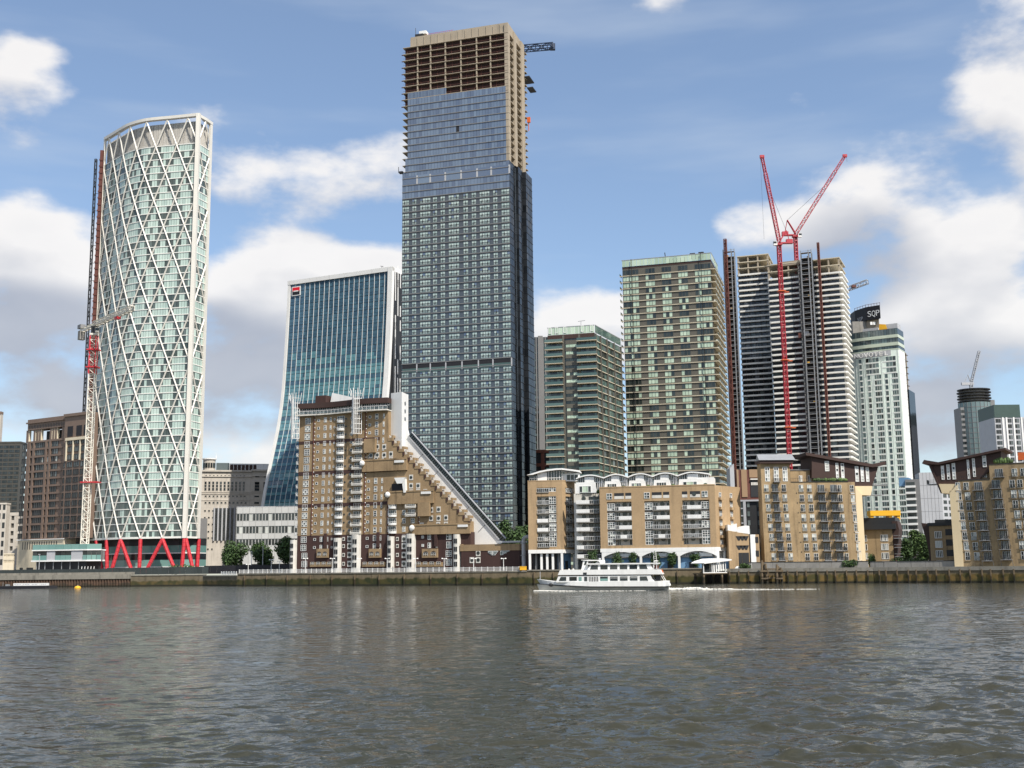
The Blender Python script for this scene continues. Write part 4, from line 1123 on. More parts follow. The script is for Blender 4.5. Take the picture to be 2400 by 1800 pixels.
    for x, y in ((755, 605), (810, 530), (868, 530), (810, 600), (868, 600), (925, 592), (750, 660), (868, 655), (925, 640), (1095, 790), (1095, 860), (1155, 860), (1095, 915), (1155, 910), (1215, 912),
                 (1265, 1065), (1328, 1060), (1265, 1135), (1328, 1135), (1390, 1130), (1185, 1195), (1325, 1190), (1390, 1188)): port(x, y)
    for k in range(0, 15):
        a = xat(592, 578, k)
        mb = MB('offwhite'); 
        mb.disc(a, zrow(k)+.2, .62, -.06, 'offwhite'); mb.disc(a, zrow(k)+.2, .45, -.12, 'glass_dark'); mb.build('round_window', b.o)
        a = xat(542, 530, k)
        mb = MB('offwhite'); mb.disc(a, zrow(k)+.2, .35, -.06, 'glass_dark'); mb.build('round_window', b.o)
    for xx in (575, 525, 1035, 980):
        for y in (1310, 1370, 1445, 1520): port(xx, y, .6 if xx in (575, 1035) else .38, True, -.05)
    # rounded white balconies, one stack after another
    def balcony_mesh(w, dp, h):
        mb = MB('white', 'glass_mid'); k = 8
        arc = [(w/2*math.cos(PI*i/k), -dp*math.sin(PI*i/k)) for i in range(k+1)]
        mb.plan([(x, y) for x, y in arc][::-1], -.18, 0)
        for (x0, y0), (x1, y1) in zip(arc, arc[1:]):
            for za, zc in ((.1, .55), (.95, 1.05)): mb.face([(x1, y1, za), (x0, y0, za), (x0, y0, zc), (x1, y1, zc)])
            mb.tube((x0, y0, 0), (x0, y0, 1.05), .04, 4)
        return mb.mesh('balcony')
    bal = balcony_mesh(2.9, 1.3, 1)
    bal2 = MB('offwhite').box(-1.9, 1.9, -1.3, 0, -.2, 0).box(-1.9, 1.9, -1.3, -1.22, .15, .6).box(-1.9, 1.9, -1.3, -1.22, .95, 1.05).box(-1.9, -1.82, -1.22, 0, .1, 1).box(1.82, 1.9, -1.22, 0, .1, 1).mesh('balcony')
    doors = MB('white', 'glass_dark'); gen_win(doors, ID, -1.4, 0, 0, 2.8, 2.2, 4, 1, 'white', ['glass_dark', 'glass_mid', 'glass_dark'], .1, .08); doors = doors.mesh('balcony_door')
    for k in range(0, 15):
        put('balcony', bal, b.o, (xat(500, 485, k), -.02, zrow(k)-1.0)); put('balcony_door', doors, b.o, (xat(500, 485, k), -.02, zrow(k)-1.0))
        if k < 12: put('balcony', bal2, b.o, (xat(655, 636, k), -.02, zrow(k)-1.0)); put('balcony_door', doors, b.o, (xat(655, 636, k), -.02, zrow(k)-1.0))
        if k < 4:
            put('balcony', bal, b.o, (u(940), -.02, zrow(k)-1.0)); put('balcony_door', doors, b.o, (u(940), -.02, zrow(k)-1.0))
        if k in (2, 3): put('balcony', bal2, b.o, (u(1100), -.02, zrow(k)-1.0)); put('balcony_door', doors, b.o, (u(1100), -.02, zrow(k)-1.0))
        put('balcony', bal, b.o, (xl-.2, 1.2, zrow(k)-1.0), rz=-PI/2)
    # down-pipes with rows of lights
    for xt, xb, kt in ((278, 250, 15), (713, 697, 15), (905, 893, 5), (1163, 1157, 4)):
        a0, a1 = u(xt, 300), u(xb, 1250)
        zt_ = zrow(kt)-.3
        mb = MB('rust'); mb.tube((a1, -.15, zbrn), (a1+(a0-a1)*kt/15, -.15, zt_), .14, 5); mb.build('downpipe', b.o)
        n = kt*2
        for i in range(n):
            t = i/n; mb = MB('white'); mb.ball((a1+(a0-a1)*t*kt/15+.35, -.12, zbrn+.8+(zt_-zbrn)*t), .2, .12, .2, 6, 4); mb.build('wall_light', b.o)
    # glazed top storey and brown fascia, gently waved
    zg0, zg1, zf = hit(180, 265)[1], hit(180, 213)[1], hit(180, 170)[1]
    k = 24; xs = [xl-.3+(xr+.6-xl)*i/k for i in range(k+1)]
    wave = lambda x: -1.2-1.0*math.sin((x-xl)/(xr-xl)*PI*2.2+2.6)
    mb = MB('brownclad'); pts = [(x, wave(x)) for x in xs]; mb.plan(pts+[(xr, D-2), (xl, D-2)], zg1, zf); mb.build('fascia', b.o)
    mb = MB('glass_dark'); mb.plan([(x, wave(x)+1.3) for x in xs]+[(xr, D-3), (xl, D-3)], zg0+.01, zg1); mb.build('penthouse_wall', b.o)
    mb = MB('offwhite'); mb.plan([(x, wave(x)-.5) for x in xs]+[(xr, D-3), (xl, D-3)], zg0-.4, zg0); mb.build('balcony_slab', b.o)
    for i in range(k):
        (x0, y0), (x1, y1) = pts[i], pts[i+1]; fr = F(x0, y0-.35, math.atan2(y1-y0, x1-x0)); L = math.hypot(x1-x0, y1-y0)
        mb = MB('white'); mb.box(0, .12, 0, .1, zg0, zg0+1.2, fr=fr); mb.box(0, L, 0, .08, zg0+1.1, zg0+1.2, fr=fr); mb.box(.1, L, 0, .04, zg0+.15, zg0+.8, 'glass_mid', fr=fr); mb.build('balustrade', b.o)
        fr = F(x0, y0+1.2, fr.a); mb = MB('white'); mb.box(0, .14, 0, .1, zg0, zg1, fr=fr); mb.box(L/2-.05, L/2+.05, 0, .1, zg0, zg1, fr=fr); mb.box(0, L, 0, .1, zg0+1.5, zg0+1.62, fr=fr); mb.build('penthouse_frame', b.o)
    # roof structures
    q0, q1 = hit(247, 170), hit(335, 85); mb = MB('dbrick'); mb.box(q0[0], q1[0], 3, 9, zf-.3, q1[1]); mb.build('roof_plant', b.o)
    mb = MB('white'); mb.prism([hit(345, 165), hit(600, 140), hit(590, 108), hit(365, 58)], 5, 14); mb.build('roof_wedge', b.o)
    # tubular cages
    for xa, xb, yt, yb in ((100, 168, 105, 470), (612, 692, 65, 430)):
        a, c = u(xa, 300), u(xb, 300); za, zc = hit(xa, yb)[1], hit(xa, yt)[1]
        nn = 8
        for i in range(nn):
            t = i/(nn-1); x = a+(c-a)*t; y = -1.6*math.sin(PI*t)-1.4
            mb = MB('white'); mb.tube((x, y, za), (x, y, zc-3), .13, 5); mb.tube((x, y, zc-3), (x+(t-.5)*2.0, y-.3, zc+(.8 if i % 2 else 0)), .12, 5); mb.build('cage_tube', b.o)
        for j in range(9):
            mb = MB('white'); zz = za+(zc-za)*j/8.6
            for i in range(nn-1):
                t0, t1 = i/(nn-1), (i+1)/(nn-1); mb.tube((a+(c-a)*t0, -1.6*math.sin(PI*t0)-1.4, zz), (a+(c-a)*t1, -1.6*math.sin(PI*t1)-1.4, zz), .09, 4)
            mb.build('cage_ring', b.o)
    # white shaft, turned so its right side shows
    q0 = hit(900, 500); zsh = hit(950, 68)[1]
    x0 = q0[0]; x1 = b.u(X(1003), Y(300), -.4)
    zs_b = hit(1000, 430)[1]
    x2 = b.u(X(1060), Y(300), 7)
    pl = [(x0, 2), (x1, .7), (x2, 8), (x0+1, 10)]
    mb = MB('white'); mb.plan(pl, zbrn, zsh); mb.build('white_shaft', b.o)
    f2 = F(x1, .7, math.atan2(7.3, x2-x1)); Ls = math.hypot(7.3, x2-x1)
    for y in (150, 215, 282, 350):
        c = hit(1033, y)[1]; mb = MB('dark'); mb.disc(Ls*.5, c, .75, -.06, 'glass_dark', f2, 12, .1); mb.build('porthole', b.o)
    # the white chute with its glazed ladder of roof-lights
    A, Bq = hit(1035, 432), hit(1830, 1338)
    low = hit(1600, 1345)
    sa, sb = hit(1000, 445), hit(1600, 1340)
    mb = MB('white')
    poly = [(x0+1, s0[1]-9), (x1-1, A[1]+6), A, Bq, (Bq[0]-.5, Bq[1]-.6), (sb[0], Bq[1]-.6), (sb[0], s1[1]-2)]
    mb = MB('white'); mb.prism([(x0+1.5, zbrn), (sb[0]-.4, zbrn), (sb[0]-.4, Bq[1]-.5), (Bq[0], Bq[1]-.5), (Bq[0], Bq[1]), A, (x1-.2, A[1]+5), (x0+1.5, A[1]+5)], 3.4, 4.4); mb.build('chute_wall', b.o)
    n = 30; dx, dz2 = (Bq[0]-A[0])/n, (Bq[1]-A[1])/n; Ln = math.hypot(dx, dz2); nx_, nz_ = -dz2/Ln, dx/Ln
    for i in range(n*2):
        p = (A[0]+dx*i/2, A[1]+dz2*i/2); q = (A[0]+dx*(i+.72)/2, A[1]+dz2*(i+.72)/2); t = 1.9
        mb = MB('glass_dark'); mb.prism([p, (p[0]-nx_*0, p[1]), q, (q[0]+nx_*t, q[1]+nz_*t), (p[0]+nx_*t, p[1]+nz_*t)][0:1]+[q, (q[0]+nx_*t, q[1]+nz_*t), (p[0]+nx_*t, p[1]+nz_*t)], 3.2, 4.6); mb.build('roof_light', b.o)
    mb = MB('lightgrey')
    for t0, t1 in ((-.25, .12), (1.7, 2.0)):
        mb.prism([(A[0]+nx_*t0, A[1]+nz_*t0), (Bq[0]+nx_*t0, Bq[1]+nz_*t0), (Bq[0]+nx_*t1, Bq[1]+nz_*t1), (A[0]+nx_*t1, A[1]+nz_*t1)], 3.0, 3.5)
    mb.build('chute_rail', b.o)
    for i in range(1, 6):
        t = i/6; p = (A[0]+(Bq[0]-A[0])*t, A[1]+(Bq[1]-A[1])*t)
        mb = MB('lightgrey'); mb.tube((p[0], 3.3, p[1]), (p[0]-nx_*3.6, 3.3, p[1]-nz_*3.6), .1, 4); mb.build('panel_joint', b.o)
    # pale piers at the foot
    for xa, xb, yt in ((82, 133, 1320), (448, 508, 1303), (600, 672, 1275), (903, 955, 1290), (1060, 1137, 1268), (1458, 1517, 1272)):
        a, c = u(xa, 1450), u(xb, 1450); zt_ = hit(xa, yt)[1]
        if xa == 82: c = xl-.02
        mb = MB('offwhite'); k = 6
        mb.plan([(a, .5)]+[(a+(c-a)*(.5-.5*math.cos(PI*i/k)), -1.6*math.sin(PI*i/k)**.6-.1) for i in range(1, k)]+[(c, .5)], 0, zt_); p = mb.build('pier', b.o)
        for zz in [zt_*f for f in (.14, .34, .54, .76)]:
            for s in (.27, .54):
                mb = MB('dark'); mb.box(a+(c-a)*s, a+(c-a)*(s+.2), -1.78, -1.5, zz, zz+1.5); mb.build('pier_window', p)
    # arched loggias between them
    for xa, xb in ((250, 440), (690, 885), (1140, 1365)):
        for j, (ya, yb) in enumerate(((1395, 1470), (1478, 1545))):
            za, zc = z(yb, xa), z(ya, xa); a, c = u(xa+(55 if j == 0 else 0), 1450), u(xb-(40 if j == 0 else 0), 1450)
            mb = MB('brick'); mb.box(a, c, -.8, -.06, za, zc-1.2 if j else zc); mb.build('loggia', b.o)
            n = 2 if j == 0 else 4
            for i in range(n):
                x = a+(c-a)*(i+.5)/n; w = min(1.1, (c-a)/n*.34)
                mb = MB('black'); mb.prism([(x-w, za+1.0), (x+w, za+1.0), (x+w, zc-1.5)]+[(x+w*math.cos(PI*q/6), zc-1.5+w*.7*math.sin(PI*q/6)) for q in range(1, 6)]+[(x-w, zc-1.5)], -.88, -.8); mb.build('arch', b.o)
                mb = MB('offwhite'); mb.box(x-w, x+w, -.98, -.9, za+1.0, za+1.12); mb.box(x-w, x+w, -.98, -.9, za+1.5, za+1.6)
                for e in (-1, 0, 1): mb.box(x+e*w*.8-.05, x+e*w*.8+.05, -.97, -.91, za+.6, za+1.5)
                mb.build('railing', b.o)
    # chimneys streaking the base
    for x in (375, 820, 1310):
        mb = MB('dbrick'); a = u(x, 1300); mb.box(a-.5, a+.5, -.75, -.06, zbrn-4.5, zbrn+.6); mb.build('flue', b.o)
    return b
TB = terraced()
# low brick building right of it
def low_brick():
    b = Bld('low_brick_building', 'low brown and yellow brick building with odd-shaped windows at the foot of the white chute', 'building', P(1081, 1335, 380), P(1218, 1335, 372), 14)
    X = lambda x: 660+.2772*x
    Y = lambda y: 900+.2772*y
    u = lambda x: b.u(X(x), 1310)
    z = lambda y: b.z(X(1750), Y(y))
    mb = MB('dbrick'); mb.box(0, b.W, 0, 14, 0, z(1410)); mb.build('wall', b.o)
    mb = MB('brick'); mb.box(-.1, b.W+.1, -.12, 14, z(1410)+.01, z(1355)); mb.build('upper_wall', b.o)
    mb = MB('lightgrey'); mb.box(u(1820), b.W+.4, -.5, 6, z(1345), z(1330)); mb.build('roof_rail', b.o)
    for xa, xb, f in ((1745, 1835, 1), (1850, 1940, 0)):
        a, c, zl, zh = u(xa), u(xb), z(1448), z(1412)
        pts = [(a+1.4, zl), (c-1.2, zl), (c, zh), (a, zh), (a+.2, (zl+zh)/2)] if f else [(a, zl), (c-3.2, zl), (c-.3, zh), (a, zh)]
        mb = MB('white'); mb.prism(pts, -.12, 0); w_ = mb.build('window', b.o)
        cx, cz = sum(p[0] for p in pts)/len(pts), (zl+zh)/2
        mb = MB('glass_mid'); mb.prism([(cx+(x-cx)*.9, cz+(zz-cz)*.78) for x, zz in pts], -.16, -.121); mb.build('pane', w_)
        mb = MB('white'); mb.box(a+.8, c-1.5, -.2, -.161, cz-.08, cz+.08); mb.box(cx-.08, cx+.08, -.22, -.17, zl, zh); mb.build('bar', w_)
    for x, y in ((1663, 1428), (1663, 1487), (1610, 1487)):
        a, c = u(x), z(y); mb = MB('offwhite'); mb.box(a-.8, a+.8, -.1, 0, c-.95, c+.95); mb.disc(a, c, .62, -.14, 'glass_dark'); mb.build('round_window', b.o)
    mb = MB('brick'); mb.box(-.3, .4, -.3, 3, z(1410), z(1350)); mb.build('corner', b.o)
    q = u(2055)
    root = thing('ventilation_pipe', 'tall grey bent vent pipe between the low brown brick building and the white-columned flats', 'pipe', b.loc(q, -.8, 0))
    mb = MB('lightgrey'); zt = z(1310); mb.tube((0, 0, 0), (0, 0, zt-.6), .62, 10)
    for i in range(5):
        a0, a1 = PI/2*i/5, PI/2*(i+1)/5; mb.tube((1.2-1.2*math.cos(a0), 0, zt-.6+1.0*math.sin(a0)), (1.2-1.2*math.cos(a1), 0, zt-.6+1.0*math.sin(a1)), .62, 10)
    mb.tube((1.2, 0, zt+.4), (2.0, 0, zt+.3), .66, 10)
    mb.build('duct', root)
    for i in range(3): mb = MB('steel'); zz = 1+i*(zt-2)/2.2; mb.tube((0, 0, zz), (0, 0, zz+.25), .74, 10); mb.box(-1, 0, -.1, .1, zz, zz+.2); mb.build('clamp', root)
low_brick()
# ================================================================ the tallest tower, top storeys still bare concrete
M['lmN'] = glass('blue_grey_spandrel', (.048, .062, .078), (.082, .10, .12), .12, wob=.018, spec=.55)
M['lmU'] = glass('blue_unit_glass', (.09, .13, .21), (.15, .21, .30), .08, wob=.025, spec=.7)
M['lmW'] = glass('blind_behind_glass', (.34, .45, .43), (.50, .60, .56), .10, wob=.02, spec=.6)
M['lmB'] = glass('glass_balustrade_light', (.17, .23, .225), (.30, .36, .34), .10, wob=.02, spec=.6)
M['lmS'] = glass('dark_reflection_glass', (.010, .012, .015), (.03, .034, .04), .12, wob=.05, spec=.15)  # colour darkened to imitate the dark reflection on the side wall
M['netting_or_shade'] = mat('painted_bay_shade', (.030, .014, .011), .9, var=.4, scale=.5)  # near-black brown that paints the shade inside the bare storeys
def tall_tower():
    b = Bld('tall_glass_tower', 'tallest dark glass tower with bare concrete storeys and red guard rails at its top', 'skyscraper', P(944, 112, 495), P(1190, 72, 480), 27)
    W_, D = b.W, b.D
    X = lambda x: 900+.27723*x
    Y = lambda y: 20+.27723*y
    z = lambda y, x=1055: b.z(X(x), Y(y))
    zslab = z(197); fh = (zslab-z(702, 1055))/9.0*1.0
    fh = (z(197)-z(648))/8.0
    nf = int(zslab/fh); z0 = zslab-nf*fh
    ztop = z(105, 1075)
    f_bare = nf-8                      # storeys above this one have no glass
    # core
    mb = MB('black'); mb.box(1.2, W_-1.4, 3.9, D-1, 0, zslab-.3); mb.build('core', b.o)
    mb = MB('concrete'); mb.box(W_*.07, W_-.2, .7, D-2, zslab+.36, ztop); mb.build('core_wall', b.o)
    for i in range(14):
        mb = MB('concrete'); x = W_*.07+i*(W_*.92)/14; mb.box(x, x+.25, .5, .7, zslab+.4, ztop-random.uniform(.1, .9)); mb.build('pour_joint', b.o)
    # bare slabs (whole set to the point where cladding is complete)
    f_clad = f_bare-11
    for f in range(f_clad, nf+1):
        mb = MB('concrete'); zz = z0+f*fh; mb.box(0, W_, 0, D, zz-.12, zz+.12); mb.build('floor_slab', b.o)
    cu = [.142, .267, .409, .557, .705, .835]
    for f in range(f_bare-1, nf):
        for k in cu:
            mb = MB('concrete'); x = k*W_; mb.box(x-.27, x+.27, .2, 1.1, z0+f*fh+.121, z0+(f+1)*fh-.121); mb.build('column', b.o)
        for i in range(14):
            if random.random() < .9:
                mb = MB('rust'); x = (i+.5)*W_/14+random.uniform(-.5, .5); mb.tube((x, .8, z0+f*fh+.13), (x, .8, z0+(f+1)*fh-.13), .09, 4, cap=False); mb.build('prop', b.o)
        mb = MB('rust'); mb.box(.3, W_-.4, .06, .12, z0+f*fh+.9, z0+f*fh+1.0); mb.build('guard_rail', b.o)
        mb = MB('netting_or_shade'); mb.box(.9, W_-2.0, .95, 1.0, z0+f*fh+.17, z0+(f+1)*fh-.35); mb.build('bay_shade_sheet', b.o)  # added dark sheet standing in for the shaded depth of the bay
    for x in (.3,):
        mb = MB('concrete'); mb.box(W_-1.7, W_, .1, 3.0, z0+f_clad*fh, ztop-.5); mb.build('shear_wall', b.o)
    # stepped right-hand side, bare above and clad below
    for y0, y1, o in ((8.0, 11.4, .5), (18.0, 22.5, .9)):
        mb = MB('concrete'); mb.box(W_-1.5, W_+o, y0, y1, z0+f_clad*fh, ztop-(2.5 if o > 1 else 1.2)); mb.build('shear_wall', b.o)
    for f in range(f_clad, nf+1):
        zz = z0+f*fh
        for q in ((.2, 3.0, 8.0), (.6, 11.4, 18.0), (1.5, 22.5, 25)): mb = MB('concrete'); mb.box(W_-1, W_+q[0], q[1], q[2], zz-.15, zz+.13); mb.build('landing', b.o)
    # front cladding
    groups = [(0, .068, 3), (.095, .138, 2), (.17, .271, 4), (.29, .333, 2), (.362, .407, 2), (.4375, .538, 4), (.574, .621, 2), (.651, .697, 2), (.725, .82, 4), (.848, .892, 2), (.924, 1, 3)]
    fl_band = round((b.z(1100, 857)-z0)/fh); zb_ = None
    f_win = f_clad-4                   # pale windows start below this
    f_ref = f_clad-1
    mb = MB('lmN'); mb.box(0, W_, .1, D, 0, z0+f_clad*fh-.2); mb.build('cladding', b.o)
    mb = MB('dark'); mb.box(W_*.05, W_*.975, .35, 2, z0+f_clad*fh-.1, z0+f_bare*fh); mb.build('backing', b.o)
    for f in range(0, f_bare):
        a, c = (0, W_)
        if f >= f_clad: a, c = (W_*.05 if f > f_clad+1 else W_*.028), W_*.975
        mb = MB('greymid'); mb.box(a, c, -.22, .1, z0+f*fh-.16, z0+f*fh+.14); mb.build('transom', b.o)
    # smooth blue units of the upper storeys
    rest = MB()
    for f in range(f_win, f_bare+1):
        a, c = (0, W_)
        if f >= f_clad: a, c = (W_*.05 if f > f_clad+1 else W_*.028), W_*.975
        if f == f_bare: c = W_*.42
        n = 34
        for i in range(n):
            x0, x1 = a+(c-a)*i/n, a+(c-a)*(i+1)/n
            if f == f_bare-6 and i in (17,): continue
            rest.face([(x0+.04, 0, z0+f*fh+.15), (x1-.04, 0, z0+f*fh+.15), (x1-.04, 0, z0+(f+1)*fh-.17), (x0+.04, 0, z0+(f+1)*fh-.17)], 'lmU')
    mb = MB('black'); x0 = W_*.05+W_*.925*17/34; mb.box(x0, x0+1.3, -.02, .3, z0+(f_bare-6)*fh+.15, z0+(f_bare-5)*fh-.17); mb.build('open_unit', b.o)
    rest.build('upper_glazing', b.o, kind='stuff')
    mb = MB('lmU')
    for k in range(7):
        x0, x1 = W_*([0]+cu)[k]+.5, W_*(cu+[1])[k]-.5
        mb = MB('lmU'); mb.box(x0, x1, -.06, .05, z0+(f_ref-1)*fh+.25, z0+(f_ref+.35)*fh); mb.build('sky_lobby_glass', b.o)
        mb = MB('lightgrey'); mb.box(x1+.1, x1+.9, -.1, .05, z0+(f_ref-1)*fh+.2, z0+(f_ref+.3)*fh); mb.build('sky_lobby_column', b.o)
        mb = MB('black'); mb.box(x0-.1, x1+.2, -.06, .05, z0+fl_band*fh+1.0, z0+(fl_band+1)*fh-.3); mb.build('plant_opening', b.o)
        mb = MB('glass_rail'); mb.box(x0-.1, x1+.2, -.12, -.07, z0+fl_band*fh-.7, z0+fl_band*fh+1.0); mb.build('glass_rail', b.o)
        mb = MB('lightgrey'); mb.box(x1+.25, x1+.8, -.1, .05, z0+fl_band*fh-.7, z0+(fl_band+1)*fh-.2); mb.build('plant_column', b.o)
    # window groups with pale blinds
    cells = []
    for f in range(0, f_win):
        if f in (fl_band, fl_band-1 if False else fl_band): continue
        for (g0, g1, n) in groups:
            low = max(0, 1-f/26.0)
            g = ['lmB']*n+['lmW' if random.random() < (.93-.25*low) else 'lmU' for _ in range(n)]
            x0, x1 = max(.05, g0*W_), min(W_-.05, g1*W_)
            hh = fh-.62
            cells.append((x0, .1, z0+f*fh+.22, x1-x0, hh, n, 2, 'lmN', g, .12, .10))
            # small opening light in one pane
    first = int(nf*.22)
    cells.sort(key=lambda c: 0 if c[2] > first*fh*.9 else 1)
    windows(b.o, b.front, cells, 300)
    vent = MB('dark')
    for c in cells:
        n = c[5]; pw = c[3]/n
        for i in range(1, n, 2): vent.box(c[0]+i*pw-.2, c[0]+i*pw+.2, -.06, -.03, c[2]+c[4]*.28, c[2]+c[4]*.62)
    vent.build('opening_lights', b.o, kind='stuff')
    # right side: three glazed bays with dark slots
    sl = MB(); zcl = z0+f_clad*fh
    for (y0, y1, o, ex) in ((0, 8.2, .0, 0), (9.4, 15.6, 2.2, 0), (17.2, 27, 4.4, 0)):
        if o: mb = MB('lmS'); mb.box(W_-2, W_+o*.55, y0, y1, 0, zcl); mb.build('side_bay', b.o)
        for f in range(0, f_clad):
            n = 4
            for i in range(n):
                ya, yb = y0+(y1-y0)*i/n, y0+(y1-y0)*(i+1)/n
                x = W_+o*.55+.03
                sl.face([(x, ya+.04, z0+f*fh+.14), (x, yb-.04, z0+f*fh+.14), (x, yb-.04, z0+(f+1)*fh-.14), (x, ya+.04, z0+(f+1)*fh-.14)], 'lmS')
            mb = MB('dark'); mb.box(W_+o*.55, W_+o*.55+.12, y0, y1, z0+f*fh-.12, z0+f*fh+.12)
            sl.box(W_+o*.55, W_+o*.55+.14, y0, y1, z0+f*fh-.12, z0+f*fh+.12, 'dark')
            if o:
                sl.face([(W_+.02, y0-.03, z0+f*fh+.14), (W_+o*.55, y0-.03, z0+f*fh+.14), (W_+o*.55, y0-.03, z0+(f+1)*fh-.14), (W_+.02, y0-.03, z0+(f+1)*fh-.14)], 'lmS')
    sl.build('side_glazing', b.o, kind='stuff')
    # site clutter on top
    q = b.hit(X(255), Y(235)); mb = MB('dark'); mb.box(q[0], q[0]+4, 1, 6, q[1]-1, q[1]+1.4)
    mb.tube((q[0], 2, q[1]), (q[0]-.1, 2, q[1]+5), .12, 4); mb.build('formwork', b.o)
    mb = MB('white'); q = b.hit(X(290), Y(205)); mb.box(q[0], q[0]+3.4, 1, 4, q[1]-.3, q[1]+1.2); mb.build('site_cabin', b.o)
    for i in range(13):
        mb = MB('red'); x = W_*.22+i*1.0; mb.tube((x, 2, ztop), (x, 2, ztop+1.2), .07, 4); mb.tube((x, 2, ztop+1.1), (x+1, 2, ztop+1.1), .07, 4); mb.build('edge_rail', b.o)
    mb = MB('rust'); 
    for f in range(f_bare-1, nf, 1): mb.box(-.8, 0, .5, 1.0, z0+f*fh-.1, z0+f*fh+.15)
    mb.build('bracket', b.o)
    mb = MB('dark'); mb.box(-1.4, .6, -1.3, 1, z0+(f_clad)*fh-.3, z0+f_clad*fh+.3); mb.box(-1.4, -1.2, -1.3, -1.1, z0+f_clad*fh, z0+f_clad*fh+2.4); mb.build('work_platform', b.o)
    mb = MB('dark'); mb.box(W_-1, W_+3.4, 22, 30, z(395, 1150)-.4, z(395, 1150)+.1); mb.box(W_+1.5, W_+4.4, 24, 30, z(470, 1200)-.4, z(470, 1200)); mb.build('work_platform', b.o)
    mb = MB('orange'); q = b.hit(X(1225), Y(950), 24); mb.box(q[0]-.6, q[0]+.8, 23, 24, q[1]-1, q[1]+1.5); mb.tube((q[0], 23.5, q[1]-5), (q[0], 23.5, q[1]-1), .2, 4); mb.build('hoist_cage', b.o)
    # crane peeping out behind
    p = at(1221, 108, 530); root = thing('tower_crane', 'dark blue crane jib reaching out behind the top of the tallest tower', 'crane', (p.x-4, 530, GZ))
    t = at(1296, 112, 530); 
    mb = MB('craneblue'); mb.lattice((-3, 0, p.z-GZ-2), (t.x-p.x+4, -2, t.z-GZ), 2.6, 3.0, .28, .2); mb.build('jib', root)
    mb = MB('craneblue'); mb.lattice((0, 0, 150), (0, 0, p.z-GZ-3), 2.2, 3.0, .2, .14); mb.build('mast', root)
    mb = MB('craneblue'); mb.box(t.x-p.x+2.6, t.x-p.x+5, -3, -1, t.z-GZ-2, t.z-GZ+1); mb.build('jib_head', root)
    return b
tall_tower()

# ================================================================ residential towers right of it
M['gA'] = glass('green_balcony_glass', (.05, .095, .085), (.11, .17, .15), .06, spec=.7)
M['gG'] = glass('pale_green_window', (.36, .47, .36), (.53, .65, .51), .15, wob=.03, spec=.5)
M['gGd'] = glass('dark_green_window', (.014, .02, .018), (.04, .05, .045), .06, spec=.6)
M['slab'] = mat('cream_slab_edge', (.55, .49, .37), .7, var=.12, scale=.2)
M['panelg'] = mat('taupe_grey_panel', (.105, .10, .083), .6, var=.1, scale=.2, rand=.05)
b = Bld('glass_ribbed_tower', 'narrow strip of dark ribbed glass tower beside the tallest tower', 'skyscraper', P(1246, 1000, 600), P(1300, 1000, 600), 30)
zt = b.z(1265, 790); mb = MB('gGd'); mb.box(0, b.W, 0, 30, 0, zt); mb.build('wall', b.o)
for i in range(10):
    mb = MB('greymid'); x = (i+.5)*b.W/10; mb.box(x-.3, x+.3, -.5, -.01, 0, zt); mb.build('rib', b.o)
mb = MB('greymid'); x = b.u(1268, 1000); mb.box(x-1, x+1.6, -1, -.55, 0, zt+.5); mb.build('pier', b.o)
for f in range(30): mb = MB('gA'); mb.box(0, b.W, -.12, -.02, f*4+1, f*4+2.2) ; mb.build('spandrel', b.o)
b = Bld('brick_frame_building', 'low red-brown framed building glimpsed between the dark towers', 'building', P(1248, 1080, 520), P(1300, 1080, 520), 20)
zt = b.z(1265, 1054); mb = MB('dark'); mb.box(0, b.W, .4, 20, 0, zt-.4); mb.build('wall', b.o)
M['redfr'] = mat('red_brown_frame', (.26, .10, .065), .8, var=.15)
for i in range(3): mb = MB('redfr'); x = i*b.W/2.6; mb.box(x, x+1.6, 0, .39, 0, zt); mb.build('column', b.o)
for k in range(3): mb = MB('redfr'); mb.box(-.1, b.W, -.06, .38, zt-1.4-k*6.2, zt-k*6.2); mb.build('beam', b.o)

